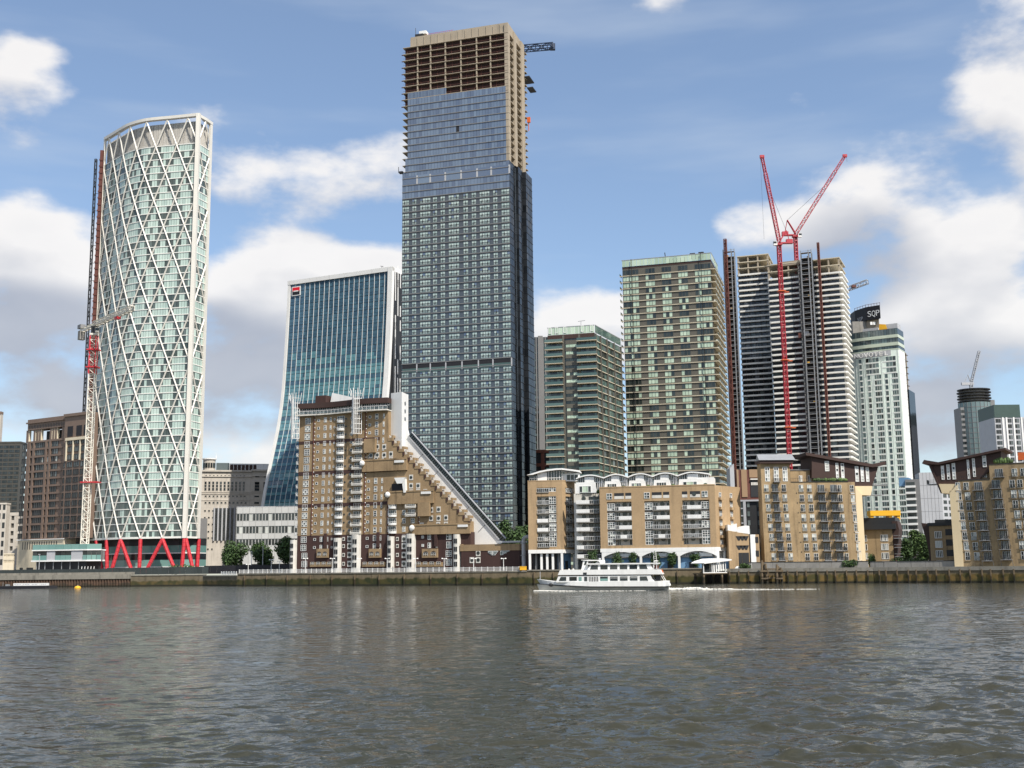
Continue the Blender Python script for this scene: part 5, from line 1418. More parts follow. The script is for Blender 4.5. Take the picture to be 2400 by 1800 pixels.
def block_a():
    b = Bld('balcony_tower', 'shorter green glass tower with stacked balconies and a glass rooftop screen', 'apartment tower', P(1284, 770, 468), P(1393, 762, 462.8), 40)
    W_ = b.W; X = lambda x: 1200+.3979*x
    Y = lambda y: 700+.3979*y
    u = lambda x, y=600: b.u(X(x), Y(y))
    zt, zr = b.z(1394, 761), b.z(1394, Y(205))
    D = 0
    cR = P(1453, 796, 493); D = (Vector(cR)-b.p1).length; a_side = math.atan2(cR[1]-b.p1.y, cR[0]-b.p1.x)-b.a
    fr = F(W_, 0, a_side)
    q = (W_+D*math.cos(a_side), D*math.sin(a_side))
    mb = MB('gGd'); mb.plan([(0, 0), (W_, 0), q, (q[0]-W_, q[1]+4)], 0, zr); mb.build('wall', b.o)
    nf = 32; fh = (zr-1.0)/nf
    bays = [(u(205), u(303)), (u(400), u(505))]; mid = (u(310), u(392))
    for i, k in enumerate((u(303), u(398))): mb = MB('panelg'); mb.box(k, k+.9, -.5, -.01, 0, zr); mb.build('pier', b.o)
    for f in range(nf):
        zz = 1.0+f*fh
        for i, (a, c) in enumerate(bays):
            a = max(a, -.6)
            mb = MB('slab'); mb.box(a-.5, c+.4, -2.2, -.02, zz-.18, zz+.05); bo = mb.build('balcony', b.o)
            mb = MB('gA'); mb.box(a-.45, c+.35, -2.18, -2.12, zz+.1, zz+1.2); mb.build('balustrade', bo)
            n = 5
            mb = MB()
            for j in range(n): mb.face([(a+.2+(c-a)*j/n, -.03, zz+.1), (a+(c-a)*(j+1)/n, -.03, zz+.1), (a+(c-a)*(j+1)/n, -.03, zz+fh-.3), (a+.2+(c-a)*j/n, -.03, zz+fh-.3)], random.choice(['gGd', 'gGd', 'gA', 'glass_mid']))
            mb.build('window', b.o)
            if random.random() < .5: mb = MB('curtain'); x = a+random.random()*(c-a-1); mb.box(x, x+random.uniform(.4, 1), -1.6, -1, zz+.05, zz+random.uniform(.5, 1.1)); mb.build('balcony_furniture', bo)
        mb = MB('panelg'); mb.box(mid[0]+.8, mid[1], -.3, -.02, zz-.9, zz+.75); mb.build('panel', b.o)
        x = mid[0]+1
        for k in range(3):
            w_ = (mid[1]-mid[0]-1.2)/3
            mb = MB(); mb.box(x+k*w_, x+(k+1)*w_-.1, -.2, -.02, zz+.8, zz+fh-.95, 'gG' if random.random() < (.4 if f % 5 else .9) else 'gGd'); mb.build('window', b.o)
    # side wall: raking slab lines
    sg = MB()
    for f in range(nf):
        zz = 1.0+f*fh
        mb = MB('slab'); mb.box(0, D+.3, -.5, -.01, zz-.16, zz+.1, fr=fr); mb.build('slab_edge', b.o)
        n = 12
        for i in range(n): sg.face([fr(D*i/n+.1, -.04, zz+.15), fr(D*(i+1)/n-.1, -.04, zz+.15), fr(D*(i+1)/n-.1, -.04, zz+fh-.25), fr(D*i/n+.1, -.04, zz+fh-.25)], random.choice(['gGd', 'gA', 'glass_mid', 'gA']))
    sg.build('side_windows', b.o, kind='stuff')
    for x in (0, D*.18, D*.42, D*.7, D-.6): mb = MB('panelg'); mb.box(x, x+.6, -.7, -.02, 0, zr, fr=fr); mb.build('pier', b.o)
    # glass screen on the roof
    n = 12
    for i in range(n): mb = MB('gG'); mb.box(W_*i/n+.08, W_*(i+1)/n-.08, -.3, -.2, zr+.4, zt-.3); mb.build('screen_panel', b.o)
    for i in range(10): mb = MB('gA'); mb.box(D*i/10+.08, D*(i+1)/10-.08, -.3, -.2, zr+.4, zt-.3, fr=fr); mb.build('screen_panel', b.o)
    mb = MB('steel'); mb.box(-.2, W_, -.36, -.15, zt-.3, zt); mb.box(0, D, -.36, -.15, zt-.3, zt, fr=fr); mb.build('screen_rail', b.o)
    mb = MB('brownclad'); mb.box(-.1, W_, -.4, .5, zr-1.5, zr+.3); mb.build('fascia', b.o)
    for x in (u(222), u(262), u(310), u(415), u(470)):
        mb = MB('white'); gen_win(mb, ID, x, -.42, zr+1, 1.3, 2.6, 1, 1, 'white', ['gG'], .2, .08); mb.build('roof_window', b.o)
    mb = MB('steel'); mb.tube((u(410), 2, zt), (u(410), 2, zt+2.4), .1, 4); mb.tube((u(392), 2, zt+2.3), (u(435), 2, zt+2.5), .1, 4); mb.build('roof_cradle', b.o)
block_a()

def block_b():
    b = Bld('green_window_tower', 'tall apartment tower with pale green windows between taupe panels and cream floor edges', 'apartment tower', P(1458, 612, 518), P(1665, 593, 506), 30)
    W_ = b.W; Y = lambda y: 560+.3556*y
    zt, zr = b.z(1665, 592), b.z(1665, Y(150))
    mb = MB('panelg'); mb.box(0, W_, 0, 35, 0, zr); mb.build('wall', b.o)
    fr = b.right
    bays = [(0.005, .185, 5), (.262, .372, 3), (.447, .557, 3), (.632, .742, 3), (.818, .995, 5)]
    nf = 45; fh = (zr-.4)/nf
    cells = []
    for f in range(nf):
        zz = f*fh
        for (a, c, n) in bays:
            mood = random.random()
            pg = .9 if mood < .6 else .25
            g = ['gG' if random.random() < pg else 'gGd' for _ in range(n)]
            if f == nf-1: g = ['gGd']*n
            cells.append((a*W_, 0, zz+.45, (c-a)*W_, fh-.62, n, 1, 'panelg', g, .12, .08))
            if random.random() < .18:
                pass
    cells.sort(key=lambda c: 0 if c[2] > 30 else 1)
    windows(b.o, b.front, cells, 300)
    for f in range(1, nf):
        zz = f*fh
        mb = MB('slab'); mb.box(-1.3, W_+1.6, -.35, -.01, zz-.15, zz+.17); mb.box(W_+.01, W_+1.9, -.01, 34, zz-.15, zz+.17); mb.build('slab_edge', b.o)
        mb = MB('gA'); mb.box(-1.25, -1.2, -.6, 4, zz+.15, zz+1.25); mb.build('balustrade', b.o)
        for k in range(5): mb = MB('gA'); mb.box(W_+1.8, W_+1.86, .6+k*6.6, 4.9+k*6.6, zz+.15, zz+1.25); mb.build('balustrade', b.o)
        mb = MB('gGd', 'curtain'); mb.box(W_+.0, W_+.1, .5, 33, zz+.3, zz+fh-.3)
        if random.random() < .6: y = random.uniform(1, 18); mb.box(W_+.5, W_+1.2, y, y+1.5, zz+.15, zz+1.3, 1)
        mb.build('side_window', b.o)
    for k in (.105, .89): mb = MB('dark'); mb.box(k*W_, k*W_+.22, -1.0, -.76, 0, zt); mb.build('cradle_rail', b.o)
    n = 24
    mb = MB('brownclad'); mb.box(-.05, W_+.05, -.06, 29, zr+.01, zr+1); mb.build('fascia', b.o)
    for i in range(n): mb = MB('gG'); mb.box(W_*i/n+.06, W_*(i+1)/n-.06, -.3, -.2, zr+1, zt-.3); mb.build('screen_panel', b.o)
    for i in range(12): mb = MB('gG'); mb.box(24*i/12+.06, 24*(i+1)/12-.06, -.3, -.2, zr+1, zt-.3, fr=fr); mb.build('screen_panel', b.o)
    mb = MB('steel'); mb.box(-.3, W_+.3, -.38, -.16, zt-.3, zt); mb.box(0, 24, -.38, -.16, zt-.3, zt, fr=fr); mb.build('screen_rail', b.o)
    mb = MB('dark'); x = b.u(1555, 590); mb.box(x, x+9, 6, 8, zt-2, zt+.6); mb.tube((x, 6, zt), (x-.4, 6, zt+3.6), .2, 4)
    x = b.u(1612, 590); mb.box(x, x+2.4, 6, 9, zt, zt+2.2); mb.box(x+4, x+6.4, 6, 9, zt, zt+2.4); mb.build('roof_plant', b.o)
block_b()
# ================================================================ twin banded towers under construction
M['wg'] = glass('dark_balcony_glass', (.012, .014, .018), (.04, .045, .055), .08, spec=.5)
M['wl'] = glass('paler_balcony_glass', (.09, .10, .12), (.20, .21, .23), .12)  # paler grey glass mixed at random among the dark panes
def banded(name, label, p0, p1, px_ref, ytop, ybase_first, D, fh, bare, u_open=(), left_off=0.0, side=False):
    b = Bld(name, label, 'tower under construction', p0, p1, D)
    W_ = b.W; zt = b.z(px_ref, ytop); zb = b.z(px_ref, ybase_first)
    nf = int(zb/fh); z0 = zb-nf*fh
    mb = MB('wg'); mb.box(.4, W_-1.2, 1.9, D, 0, zb+.3); mb.build('core_glazing', b.o)
    rest = MB()
    for f in range(nf+1):
        zz = z0+f*fh
        mb = MB('whiteband'); k = 10; e = 1.1
        pts = [(0, 1.2)]+[(e-e*math.cos(PI/2*i/5), 1.2*(1-math.sin(PI/2*i/5))-0.0) for i in range(1, 6)]+[(W_-.01, 0), (W_+(.9 if side else 0), .9 if side else 0), (W_+(.9 if side else 0), D if side else 2.2), (0, 2.2)]
        mb.plan(pts, zz-.12, zz+.78); mb.build('balcony_band', b.o)
        if f < nf:
            n = 7
            mb = MB()
            for i in range(n):
                x0, x1 = .5+(W_-1.8)*i/n, .5+(W_-1.8)*(i+1)/n
                m = random.choices(['wg', 'wl', 'glass_mid'], [8, 1.3, .6])[0] if i != n//2 else random.choice(['wl', 'glass_mid', 'wg'])
                mb.face([(x0+.05, 1.85, zz+.2), (x1-.05, 1.85, zz+.2), (x1-.05, 1.85, zz+fh-.3), (x0+.05, 1.85, zz+fh-.3)], m)
            mb.build('window', b.o)
        mb = MB('dark')
        for i in range(1, 6): mb.box(W_*i/6-.08, W_*i/6+.08, .5, 1.8, zz+.96, zz+fh-.16)
        mb.build('balcony_divider', b.o)
    # bare frame on top
    h2 = (zt-zb-1)/bare
    for f in range(bare):
        zz = zb+1+f*h2
        mb = MB('slab'); mb.box(.3, W_-.1, .6, D-2, zz+h2-.5, zz+h2); mb.build('bare_slab', b.o)
        n = max(2, round(W_/6))
        for i in range(n+1):
            for y in (.9, D*.5):
                x = .5+(W_-1.6)*i/n; mb = MB('concrete'); mb.box(x, x+.8, y, y+.8, zz-(.5 if f == 0 else 0), zz+h2-.5); mb.build('column', b.o)
        if f == 0: mb = MB('greymid'); mb.box(W_*.3, W_*.7, 6, D-4, zz, zt); mb.build('core_wall', b.o)
    return b
X2 = lambda x: 1680+.4578*x
Y2 = lambda y: 340+.4578*y
wa = banded('banded_tower', 'narrower rear black and white banded tower under construction, beside the left hoist', P(X2(108), 700, 640), P(X2(275), 700, 634), X2(190), Y2(560), Y2(662), 26, 3.05, 3)
wb = banded('banded_tower', 'wider front black and white banded tower under construction, behind the red crane mast', P(X2(262), 700, 622), P(X2(640), 700, 606), X2(560), Y2(578), Y2(660), 26, 3.06, 2, side=True)
q = wb.hit(X2(340), Y2(610)); mb = MB('concrete'); mb.box(wb.u(X2(335), 700)-1, wb.u(X2(440), 700), .7, 16, wb.z(X2(380), Y2(612)), wb.z(X2(380), Y2(600))+1)
mb.build('bare_slab', wb.o)
# hoists and scaffold towers on the front
def scaffold(name, label, b, xa, xb, yt, out, m='steel', zlo=0):
    u0, u1 = b.u(X2(xa), 700), b.u(X2(xb), 700); zt = b.z(X2(xa), Y2(yt))
    w = u1-u0; root = thing(name, label, 'scaffold', b.loc(u0, -out, 0), b.a)
    n = int(zt/3.06)
    for x in (0, w*.72, w):
        mb = MB('steel'); mb.box(x-.22, x+.22, -.2, .2, zlo, zt+1.5); mb.box(x-.15, x+.15, out-.6, out-.3, zlo, zt); mb.build('standard', root)
    for i in range(n+1):
        mb = MB('timber', 'steel'); z = i*zt/n; mb.box(0, w, .25, out-.7, z, z+.18); mb.box(0, w, -.1, .05, z+1.0, z+1.12, 1); mb.box(0, w*.7, -.1, .05, z+.02, z+.3, 1); mb.build('lift', root)
    mb = MB('black'); mb.box(.2, w-.2, out-.45, out-.4, 0, zt-3); mb.build('netting_or_shade', root)
    rnd = random.Random(2)
    for i in range(16):
        mb = MB(rnd.choice(['timber', 'yellow', 'rust', 'greymid'])); z = rnd.randrange(n)*zt/n+.2; x = rnd.uniform(0, w*.6); mb.box(x, x+1.2, .4, 1.2, z, z+.9); mb.build('pallet', root)
scaffold('scaffold_tower', 'grey scaffold hoist tower up the middle of the wider banded tower', wb, 445, 500, 560, 3.2)
scaffold('scaffold_tower', 'dark netted scaffold tower at the left edge of the banded towers', wa, 46, 103, 555, 3.2)
def hoist_mast(label, b, xt, yt, out, m, w=.9, cage=None):
    u0 = b.u(X2(xt), Y2(yt)); zt = b.z(X2(xt), Y2(yt)); root = thing('hoist_mast', label, 'hoist', b.loc(u0, -out, 0), b.a)
    n = 14
    for i in range(n): mb = MB(m); mb.lattice((0, 0, zt*i/n), (0, 0, zt*(i+1)/n), w, 2.6, .2, .15, m); mb.box(-w*.25, w*.25, .2, .4, zt*i/n, zt*(i+1)/n, m); mb.build('mast_section', root)
    if cage: mb = MB('lightgrey', 'rust'); z = zt*cage; mb.box(.6, 3.2, -1, 1, z, z+3); mb.box(-2.4, -.6, -1, 1, z-.5, z+2.2, 1); mb.build('cage', root)
hoist_mast('red-brown hoist mast on the left scaffold of the banded towers', wa, 48, 492, 4.4, 'rust', 1.5, .11)
hoist_mast('thin rusty hoist mast right of the central scaffold tower', wb, 521, 505, 2.2, 'rust', 1.0)
hoist_mast('thin grey hoist mast left of the central scaffold tower', wb, 425, 620, 1.2, 'greymid', 1.0, .755)
def luffing(label, base, ztop, zroot, tip, afr, m, w=1.9, k0=None, ctr=None):
    """mast, slewing ring, raised jib with pendant ropes, A-frame and counter-jib"""
    x, y = base; root = thing('luffing_crane', label, 'crane', (x, y, GZ))
    zr = ztop-GZ; zl = (zroot-GZ) if zroot else 0
    n = 10
    for i in range(n): mb = MB(m); mb.lattice((0, 0, zl+(zr-zl)*i/n), (0, 0, zl+(zr-zl)*(i+1)/n), w, 2.3, .22, .16, m); mb.box(-.3, .3, -.05, .05, zl+(zr-zl)*i/n, zl+(zr-zl)*(i+1)/n, m); mb.build('mast_section', root)
    for k in (.15, .42, .63, .85):
        if zroot: break
        mb = MB('orange'); mb.box(-2, 2.2, -1.6, 1.6, zr*k, zr*k+.4); mb.box(1, 4.5, 1, 3, zr*k-.1, zr*k+.3); mb.build('wall_tie', root)
    T = Vector((tip.x-x, tip.y-y, tip.z-GZ)); A = Vector((afr.x-x, afr.y-y, afr.z-GZ)); J = Vector((0, -1.2, zr+1.5))
    mb = MB(m); mb.box(-1.6, 1.6, -1.6, 1.6, zr, zr+1.2); mb.build('slewing_ring', root)
    n = 5
    for i in range(n): mb = MB(m); mb.lattice(J+(T-J)*(i/n), J+(T-J)*((i+1)/n), 1.7 if i < n-1 else 1.3, 2.1, .19, .13, m); mb.build('jib_section', root)
    mb = MB(m); s = -1 if T.x > 0 else 1
    mb.tube(J+Vector((0, -.7, 0)), A+Vector((0, -.4, 0)), .3, 4); mb.tube(J+Vector((0, .9, 0)), A+Vector((0, .4, 0)), .3, 4); mb.tube((s*6, 0, zr+1.5), A, .2, 4); 
    for i in range(1, 5): p = J+(A-J)*(i/5); mb.tube(p+Vector((0, -.7, 0)), p+Vector((0, .9, 0)), .15, 4)
    mb.build('a_frame', root)
    mb = MB(m, 'greymid'); mb.box(min(0, s*7.5), max(0, s*7.5), -1.2, 1.2, zr+.9, zr+1.5); mb.box(min(s*4, s*7.4), max(s*4, s*7.4), -1.1, 1.1, zr+1.5, zr+3.2, 0); mb.build('counter_jib', root)
    mb = MB('white', 'glass_dark'); mb.box(-s*1.2, -s*3.2, -1.8, -.3, zr-.3, zr+1.9); mb.box(-s*1.6, -s*3.22, -1.84, -.6, zr+.6, zr+1.7, 1); mb.build('cab', root)
    mb = MB('dark'); mb.tube(A, J+(T-J)*.66, .09, 3); mb.build('pendant_rope', root)
    mb = MB('dark'); p = T+Vector((s*.0-1.0 if T.x < 0 else 1, 0, -.5)); mb.tube(p, p-Vector((0, 0, 46 if T.x < 0 else 3)), .07, 3); mb.build('hoist_rope', root)
    mb = MB(m); mb.box(T.x-1.2, T.x+1.2, T.y-.6, T.y+.6, T.z-.6, T.z+1.0); mb.build('jib_head', root)
    return root
Yc = 598
c1 = at(1825.6, 575, Yc); luffing('red luffing crane whose long mast stands in front of the banded tower, jib leaning left', (c1.x, Yc), c1.z, 0, at(1786, 368, Yc), at(1843, 541, Yc), 'cranered')
Yc = 622
c2 = at(1864, 556, Yc); luffing('red luffing crane standing on the roof of the banded tower, jib leaning right', (c2.x, Yc), c2.z, at(1864, 618, Yc).z-6, at(1980, 366, Yc), at(1845, 516, Yc), 'cranered', 1.7)
p = at(1990, 678, 700); t = at(2034, 660, 690)
root = thing('tower_crane', 'distant pale crane jib poking out right of the banded tower', 'crane', (p.x-4, 702, GZ))
mb = MB('lightgrey'); mb.lattice((-4, 0, p.z-GZ-2), (t.x-p.x+4, -12, t.z-GZ), 2.4, 2.6, .22, .15); mb.build('jib', root)
mb = MB('lightgrey'); mb.lattice((-2, 1, 0), (-2, 1, p.z-GZ), 2, 3.5, .2, .13); mb.build('mast', root)
mb = MB('rust'); k = (t.x-p.x)*.45; mb.box(k, k+2.6, -9, -7, p.z-GZ-.4, p.z-GZ+1); mb.build('trolley', root)

# ================================================================ hotel tower, and the lettered core behind it
X3 = lambda x: 1860+.2171*x
Y3 = lambda y: 640+.2171*y
def hotel():
    M['hotelw'] = mat('pale_green_glass_panel', (.78, .88, .80), .4, var=.08, scale=.2, rand=.05, spec=.6)
    M['hotelband'] = mat('pale_green_band', (.50, .56, .46), .4, var=.08, scale=.2)
    M['hotelwin'] = glass('hotel_glass', (.05, .075, .09), (.16, .22, .22), .08, wob=.02)
    b = Bld('hotel_tower', 'pale green hotel tower with white lettering near its top', 'hotel', P(1978, 800, 641), P(2104, 800, 625), 14)
    W_ = b.W; D = 14
    u = lambda x: b.u(X3(x), Y3(950)); z = lambda y: b.z(2060, Y3(y))
    zt, zl = z(612), z(838)
    k = 8; sag = 2.4
    def cv(x): return sag*(2*x/W_-1)**2*.8 if x < W_/2 else .0+sag*.12*(2*x/W_-1)**2
    xs = [W_*i/k for i in range(k+1)]
    front = [(x, cv(x)) for x in xs]
    mb = MB('hotelw'); mb.plan(front+[(W_, D), (0, D+3)], 0, zl); mb.build('wall', b.o)
    mb = MB('white'); 
    for i in range(26): mb = MB('white'); mb.box(W_+.01, W_+.12, .6, D-.3, i*zl/26+.2, (i+1)*zl/26-.12); mb.build('side_panel', b.o)
    mb = MB('gGd'); mb.plan([(x, y+.5) for x, y in front]+[(W_, D), (0, D+3)], zl, zt); mb.build('crown_glazing', b.o)
    for ya, yb, o in ((680, 712, .2), (762, 797, .2), (830, 842, .1)):
        mb = MB('hotelband'); mb.plan([(x-.2 if x == 0 else x+.2 if x == W_ else x, y-o) for x, y in front]+[(W_+.2, D), (-.2, D+3)], z(yb), z(ya)); mb.build('crown_band', b.o)
    for i in range(20):
        x = W_*(i+.5)/20
        for ya, yb in ((615, 680), (713, 762), (798, 830)):
            mb = MB('glass_mid' if random.random() < .45 else 'hotelwin'); mb.box(x-W_/40+.08, x+W_/40-.08, cv(x)+.3, cv(x)+.6, z(yb)+.05, z(ya)-.05); mb.build('crown_window', b.o)
    mb = MB('lightgrey'); mb.box(W_*.33, W_*.62, 4, 10, zt-.2, z(570)); mb.box(W_*.75, W_-.1, 2, 9, zt-.2, z(555)); mb.build('roof_plant', b.o)
    mb = MB('yellow'); q = b.hit(X3(915), Y3(600)); mb.prism([(q[0], q[1]-.5), (q[0]+4.6, q[1]-.8), (q[0]+3.8, q[1]+2.2), (q[0]+.4, q[1]+2.8)], 1.2, 1.5); mb.build('roof_banner', b.o)
    cols = [(590, 625, 1), (700, 735, 1)]; colw = [(785, 820, 1), (862, 936, 3), (973, 1008, 1), (1042, 1116, 3)]; coltop = [(775, 920, 4), (960, 1105, 4)]
    fh = (z(0)-z(60.4)); nf = int((z(905))/fh)
    cells = []
    for f in range(nf):
        zz = z(905)-(f+1)*fh+.45
        for (a, c, n) in cols+(coltop if f < 3 else colw):
            x0, x1 = u(a), u(c); cells.append((x0, cv((x0+x1)/2)-.02, zz, x1-x0, fh-.75, n, 1, 'hotelw', [random.choice(['hotelwin', 'hotelwin', 'glass_mid', 'glass_dark']) for _ in range(n)], .1, .08))
            mb = MB('white'); y = cv((x0+x1)/2); mb.box(x0-.1, x1+.1, y-.16, y-.03, zz-.62, zz-.12); mb.build('sill_panel', b.o)
    windows(b.o, b.front, cells)
    for x in (640, 665, 750, 835, 850, 945, 1022, 1125):
        mb = MB('lightgrey'); a = u(x); mb.box(a-.06, a+.06, cv(a)-.12, cv(a)-.02, 0, zl); mb.build('joint', b.o)
    a, c = u(655), u(1035); w = (c-a)
    mb = MB('lightgrey'); mb.box(u(596), u(645), cv(u(620))-.05, cv(u(620)), z(900), z(850)); mb.build('plaque', b.o)
    mb = MB('greymid'); k2 = 10; pl = [(a-1+(w+2)*i/k2, cv(a-1+(w+2)*i/k2)-.06) for i in range(k2+1)]; mb.mats[0] = M['lightgrey']; mb.plan(pl+[(x, y+.05) for x, y in pl[::-1]], z(902), z(843)); mb.build('sign_band', b.o)
    for i, ch in enumerate('NOVOTEL'):
        x = a+w*i/7; f2 = F(x, cv(x+w/14)-.35, 0)
        letters(b.o, f2, 0, 0, z(896), w/7*.96, z(848)-z(896), ch, 'white', .5)
hotel()
def sqp():
    pc = P(2031, 760, 690)
    a = P(2005, 760, 700); c = P(2065, 760, 684)
    root = thing('lift_core', 'raw concrete lift core wearing a black lettered wrap, rising behind the hotel tower', 'building core', (pc[0], pc[1], GZ))
    zt = at(2031, 720, 690).z-GZ; zb = at(2031, 751, 690).z-GZ
    l, r_ = (a[0]-pc[0], a[1]-pc[1]), (c[0]-pc[0], c[1]-pc[1])
    pl = [l, (0, 0), r_, (r_[0]+l[0]*.3, r_[1]+12), (l[0], l[1]+10)]
    mb = MB('black'); mb.plan(pl, zb, zt); mb.build('wrap', root)
    mb = MB('concrete'); s = .8; mb.plan([(x*s+1, y*s+1) for x, y in pl], 0, zb); mb.build('core', root)
    mb = MB('greyconc'); w0 = P(1998, 800, 694); x0 = w0[0]-pc[0]; mb.box(x0, x0+9, 2, 10, 0, at(2010, 755, 694).z-GZ); mb.build('lower_core', root)
    for p, q, n in ((l, (0, 0), 4), ((0, 0), r_, 5)):
        for i in range(n+1):
            mb = MB('rust'); x, y = p[0]+(q[0]-p[0])*i/n, p[1]+(q[1]-p[1])*i/n; mb.tube((x, y, zt), (x, y, zt+1.6), .12, 4)
            if i < n: mb.tube((x, y, zt+1.4), (p[0]+(q[0]-p[0])*(i+1)/n, p[1]+(q[1]-p[1])*(i+1)/n, zt+1.4), .12, 4)
            mb.build('edge_rail', root)
    fr = F(0, 0, math.atan2(r_[1], r_[0])); L = math.hypot(*r_); h = (zt-zb)
    letters(root, fr, L*.1, -.02, zb+h*.24, L*.86, h*.42, 'SQP', 'white', .1)
    fr = F(l[0], l[1], math.atan2(-l[1], -l[0])); L = math.hypot(*l)
    letters(root, fr, L*.2, -.02, zb+h*.12, L*.52, h*.26, 'SQP', 'lightgrey', .1)
    mb = MB('white'); q0 = fr
    for x in (2044, 2051): w = at(x, 757, 686); mb.box(w.x-pc[0]-.8, w.x-pc[0]+.6, -3, -2.6, w.z-GZ-.9, w.z-GZ+.9)
    mb.build('site_lamp_housing', root)
sqp()
b = Bld('slim_dark_tower', 'slim dark tower with bare floors on top, half hidden behind the hotel tower', 'skyscraper', P(2100, 900, 760), P(2129, 900, 756), 20)
zg = b.z(2125, 913); zt = b.z(2122, 826)
mb = MB('lmS'); mb.box(0, b.W, 0, 20, 0, zg); mb.build('wall', b.o)
for i in range(12): mb = MB('greymid'); z = zg+(zt-zg)*i/12; mb.box(-.5, b.W-1+.8*(i % 2), -.6, 6, z+.6, z+1.0); mb.build('floor_slab', b.o)
for x in (.5, b.W*.5, b.W-1.2): mb = MB('concrete'); mb.box(x, x+.8, 1, 2, zg, zt); mb.build('column', b.o)
cells = []
for f in range(34):
    cells.append((b.W-5.0, 0, 4+f*4.1, 4.2, 3.0, 2, 1, 'greymid', [random.choice(['glass_mid', 'glass_dark']) for _ in range(2)], .15, .15))
windows(b.o, b.front, cells)

# ================================================================ far right skyline
X4 = lambda x: 1940+.422*x
Y4 = lambda y: 680+.422*y
def round_tower():
    a, c = at(X4(728), 1000, 930), at(X4(922), 1000, 930); x = (a.x+c.x)/2; r_ = (c.x-a.x)/2
    root = thing('round_tower', 'distant round-fronted glass tower topped by bare dark floors and a small crane', 'skyscraper', (x*(930+r_*.7)/930, 930+r_*.7, GZ))
    zt = at(X4(820), Y4(548), 930).z-GZ; zg = at(X4(820), Y4(620), 930).z-GZ
    k = 24; pl = [(r_*.93*math.cos(2*PI*i/k), r_*.8*math.sin(2*PI*i/k)) for i in range(k)]
    mb = MB('hotelwin'); mb.plan(pl, 0, zg); mb.build('curved_front', root)
    for s in (-1, 1):
        mb = MB('greymid'); mb.plan([(s*r_*.7-(.3*r_ if s < 0 else 0), -r_*.42), (s*r_*.7+(.3*r_ if s > 0 else 0), -r_*.42), (s*r_*.7+(.3*r_ if s > 0 else 0), r_*.6), (s*r_*.7-(.3*r_ if s < 0 else 0), r_*.6)], 0, zg-4 if s < 0 else zg+2); mb.build('wing', root)
        for j in range(28):
            for q in (.8, .92): mb = MB('glass_dark'); xx = s*r_*(q+.02); mb.box(xx-1, xx+1, -r_*.42-.15, -r_*.42, 4+j*(zg-8)/28, 6.2+j*(zg-8)/28); mb.build('window', root)
    for j in range(30):
        mb = MB('greymid'); pl2 = [(px*1.012, py*1.012) for px, py in pl]; z = 2+j*(zg-2)/30; mb.plan(pl2, z, z+.45); mb.build('floor_band', root)
    for i in range(12, 25):
        mb = MB('greymid'); px, py = pl[i % k]; mb.tube((px*1.01, py*1.01, 0), (px*1.01, py*1.01, zg), .22, 4); mb.build('mullion', root)
    for j in range(5):
        mb = MB('dark'); z = zg+1+(zt-zg-1)*j/4; s = 1.03 if j % 2 else 1.0; mb.plan([(px*s, py*s) for px, py in pl], z, z+.75); mb.build('bare_floor', root)
    mb = MB('greyconc'); mb.plan([(px*.7, py*.7) for px, py in pl], zg, zt); mb.build('core', root)
    rp = root.location
    mt = at(X4(815), Y4(520), 940); cr = thing('tower_crane', 'small pale luffing crane on top of the distant round-fronted tower', 'crane', (mt.x, 940+r_*.5, GZ))
    zc = mt.z-GZ+1; T = at(X4(860), Y4(330), 940); Tv = Vector((T.x-mt.x, 0, T.z-GZ)); A = at(X4(797), Y4(462), 940); Av = Vector((A.x-mt.x, 0, A.z-GZ))
    mb = MB('lightgrey'); mb.lattice((0, 0, zt-6), (0, 0, zc), 2, 3, .3, .2); mb.build('mast', cr)
    mb = MB('lightgrey'); mb.lattice((0, 0, zc), Tv, 1.6, 3, .28, .18); mb.build('jib', cr)
    mb = MB('lightgrey'); mb.tube((0, 0, zc), Av, .4, 4); mb.tube((-6, 0, zc), Av, .25, 4); mb.tube(Av, Tv, .1, 3); mb.build('a_frame', cr)
    mb = MB('lightgrey'); mb.box(-8, 2, -1, 1, zc-1, zc+1.2); mb.build('counter_jib', cr)
round_tower()
b = Bld('pale_apartment_tower', 'distant pale tower with a dark green top storey at the right edge', 'apartment tower', P(X4(930), 1000, 860), P(X4(1130), 1000, 860), 30)
zt, zg = b.z(2370, Y4(636)), b.z(2370, Y4(692)); W_ = b.W
M['dkgreen'] = mat('dark_green_cladding', (.05, .085, .075), .5, var=.15)
mb = MB('lightgrey'); mb.box(0, W_, 0, 30, 0, zg-2); mb.build('wall', b.o)
mb = MB('dkgreen'); mb.box(0, W_*.72, -.3, 30, zg-2+.01, zt); mb.build('top_storey', b.o)
cells = []
for f in range(22):
    for x0, x1, n in ((.02, .17, 2), (.34, .47, 2), (.54, .68, 2), (.84, .98, 2)): cells.append((x0*W_, 0, zg-6-f*4.2, (x1-x0)*W_, 3.0, n, 1, 'greymid', ['glass_dark', random.choice(['glass_dark', 'glass_mid'])], .15, .12))
windows(b.o, b.front, cells)
for k in (.2, .3, .5, .72, .8): mb = MB('white'); mb.box(k*W_, k*W_+1.2, -.6, -.13, 0, zg-2); mb.build('pilaster', b.o)
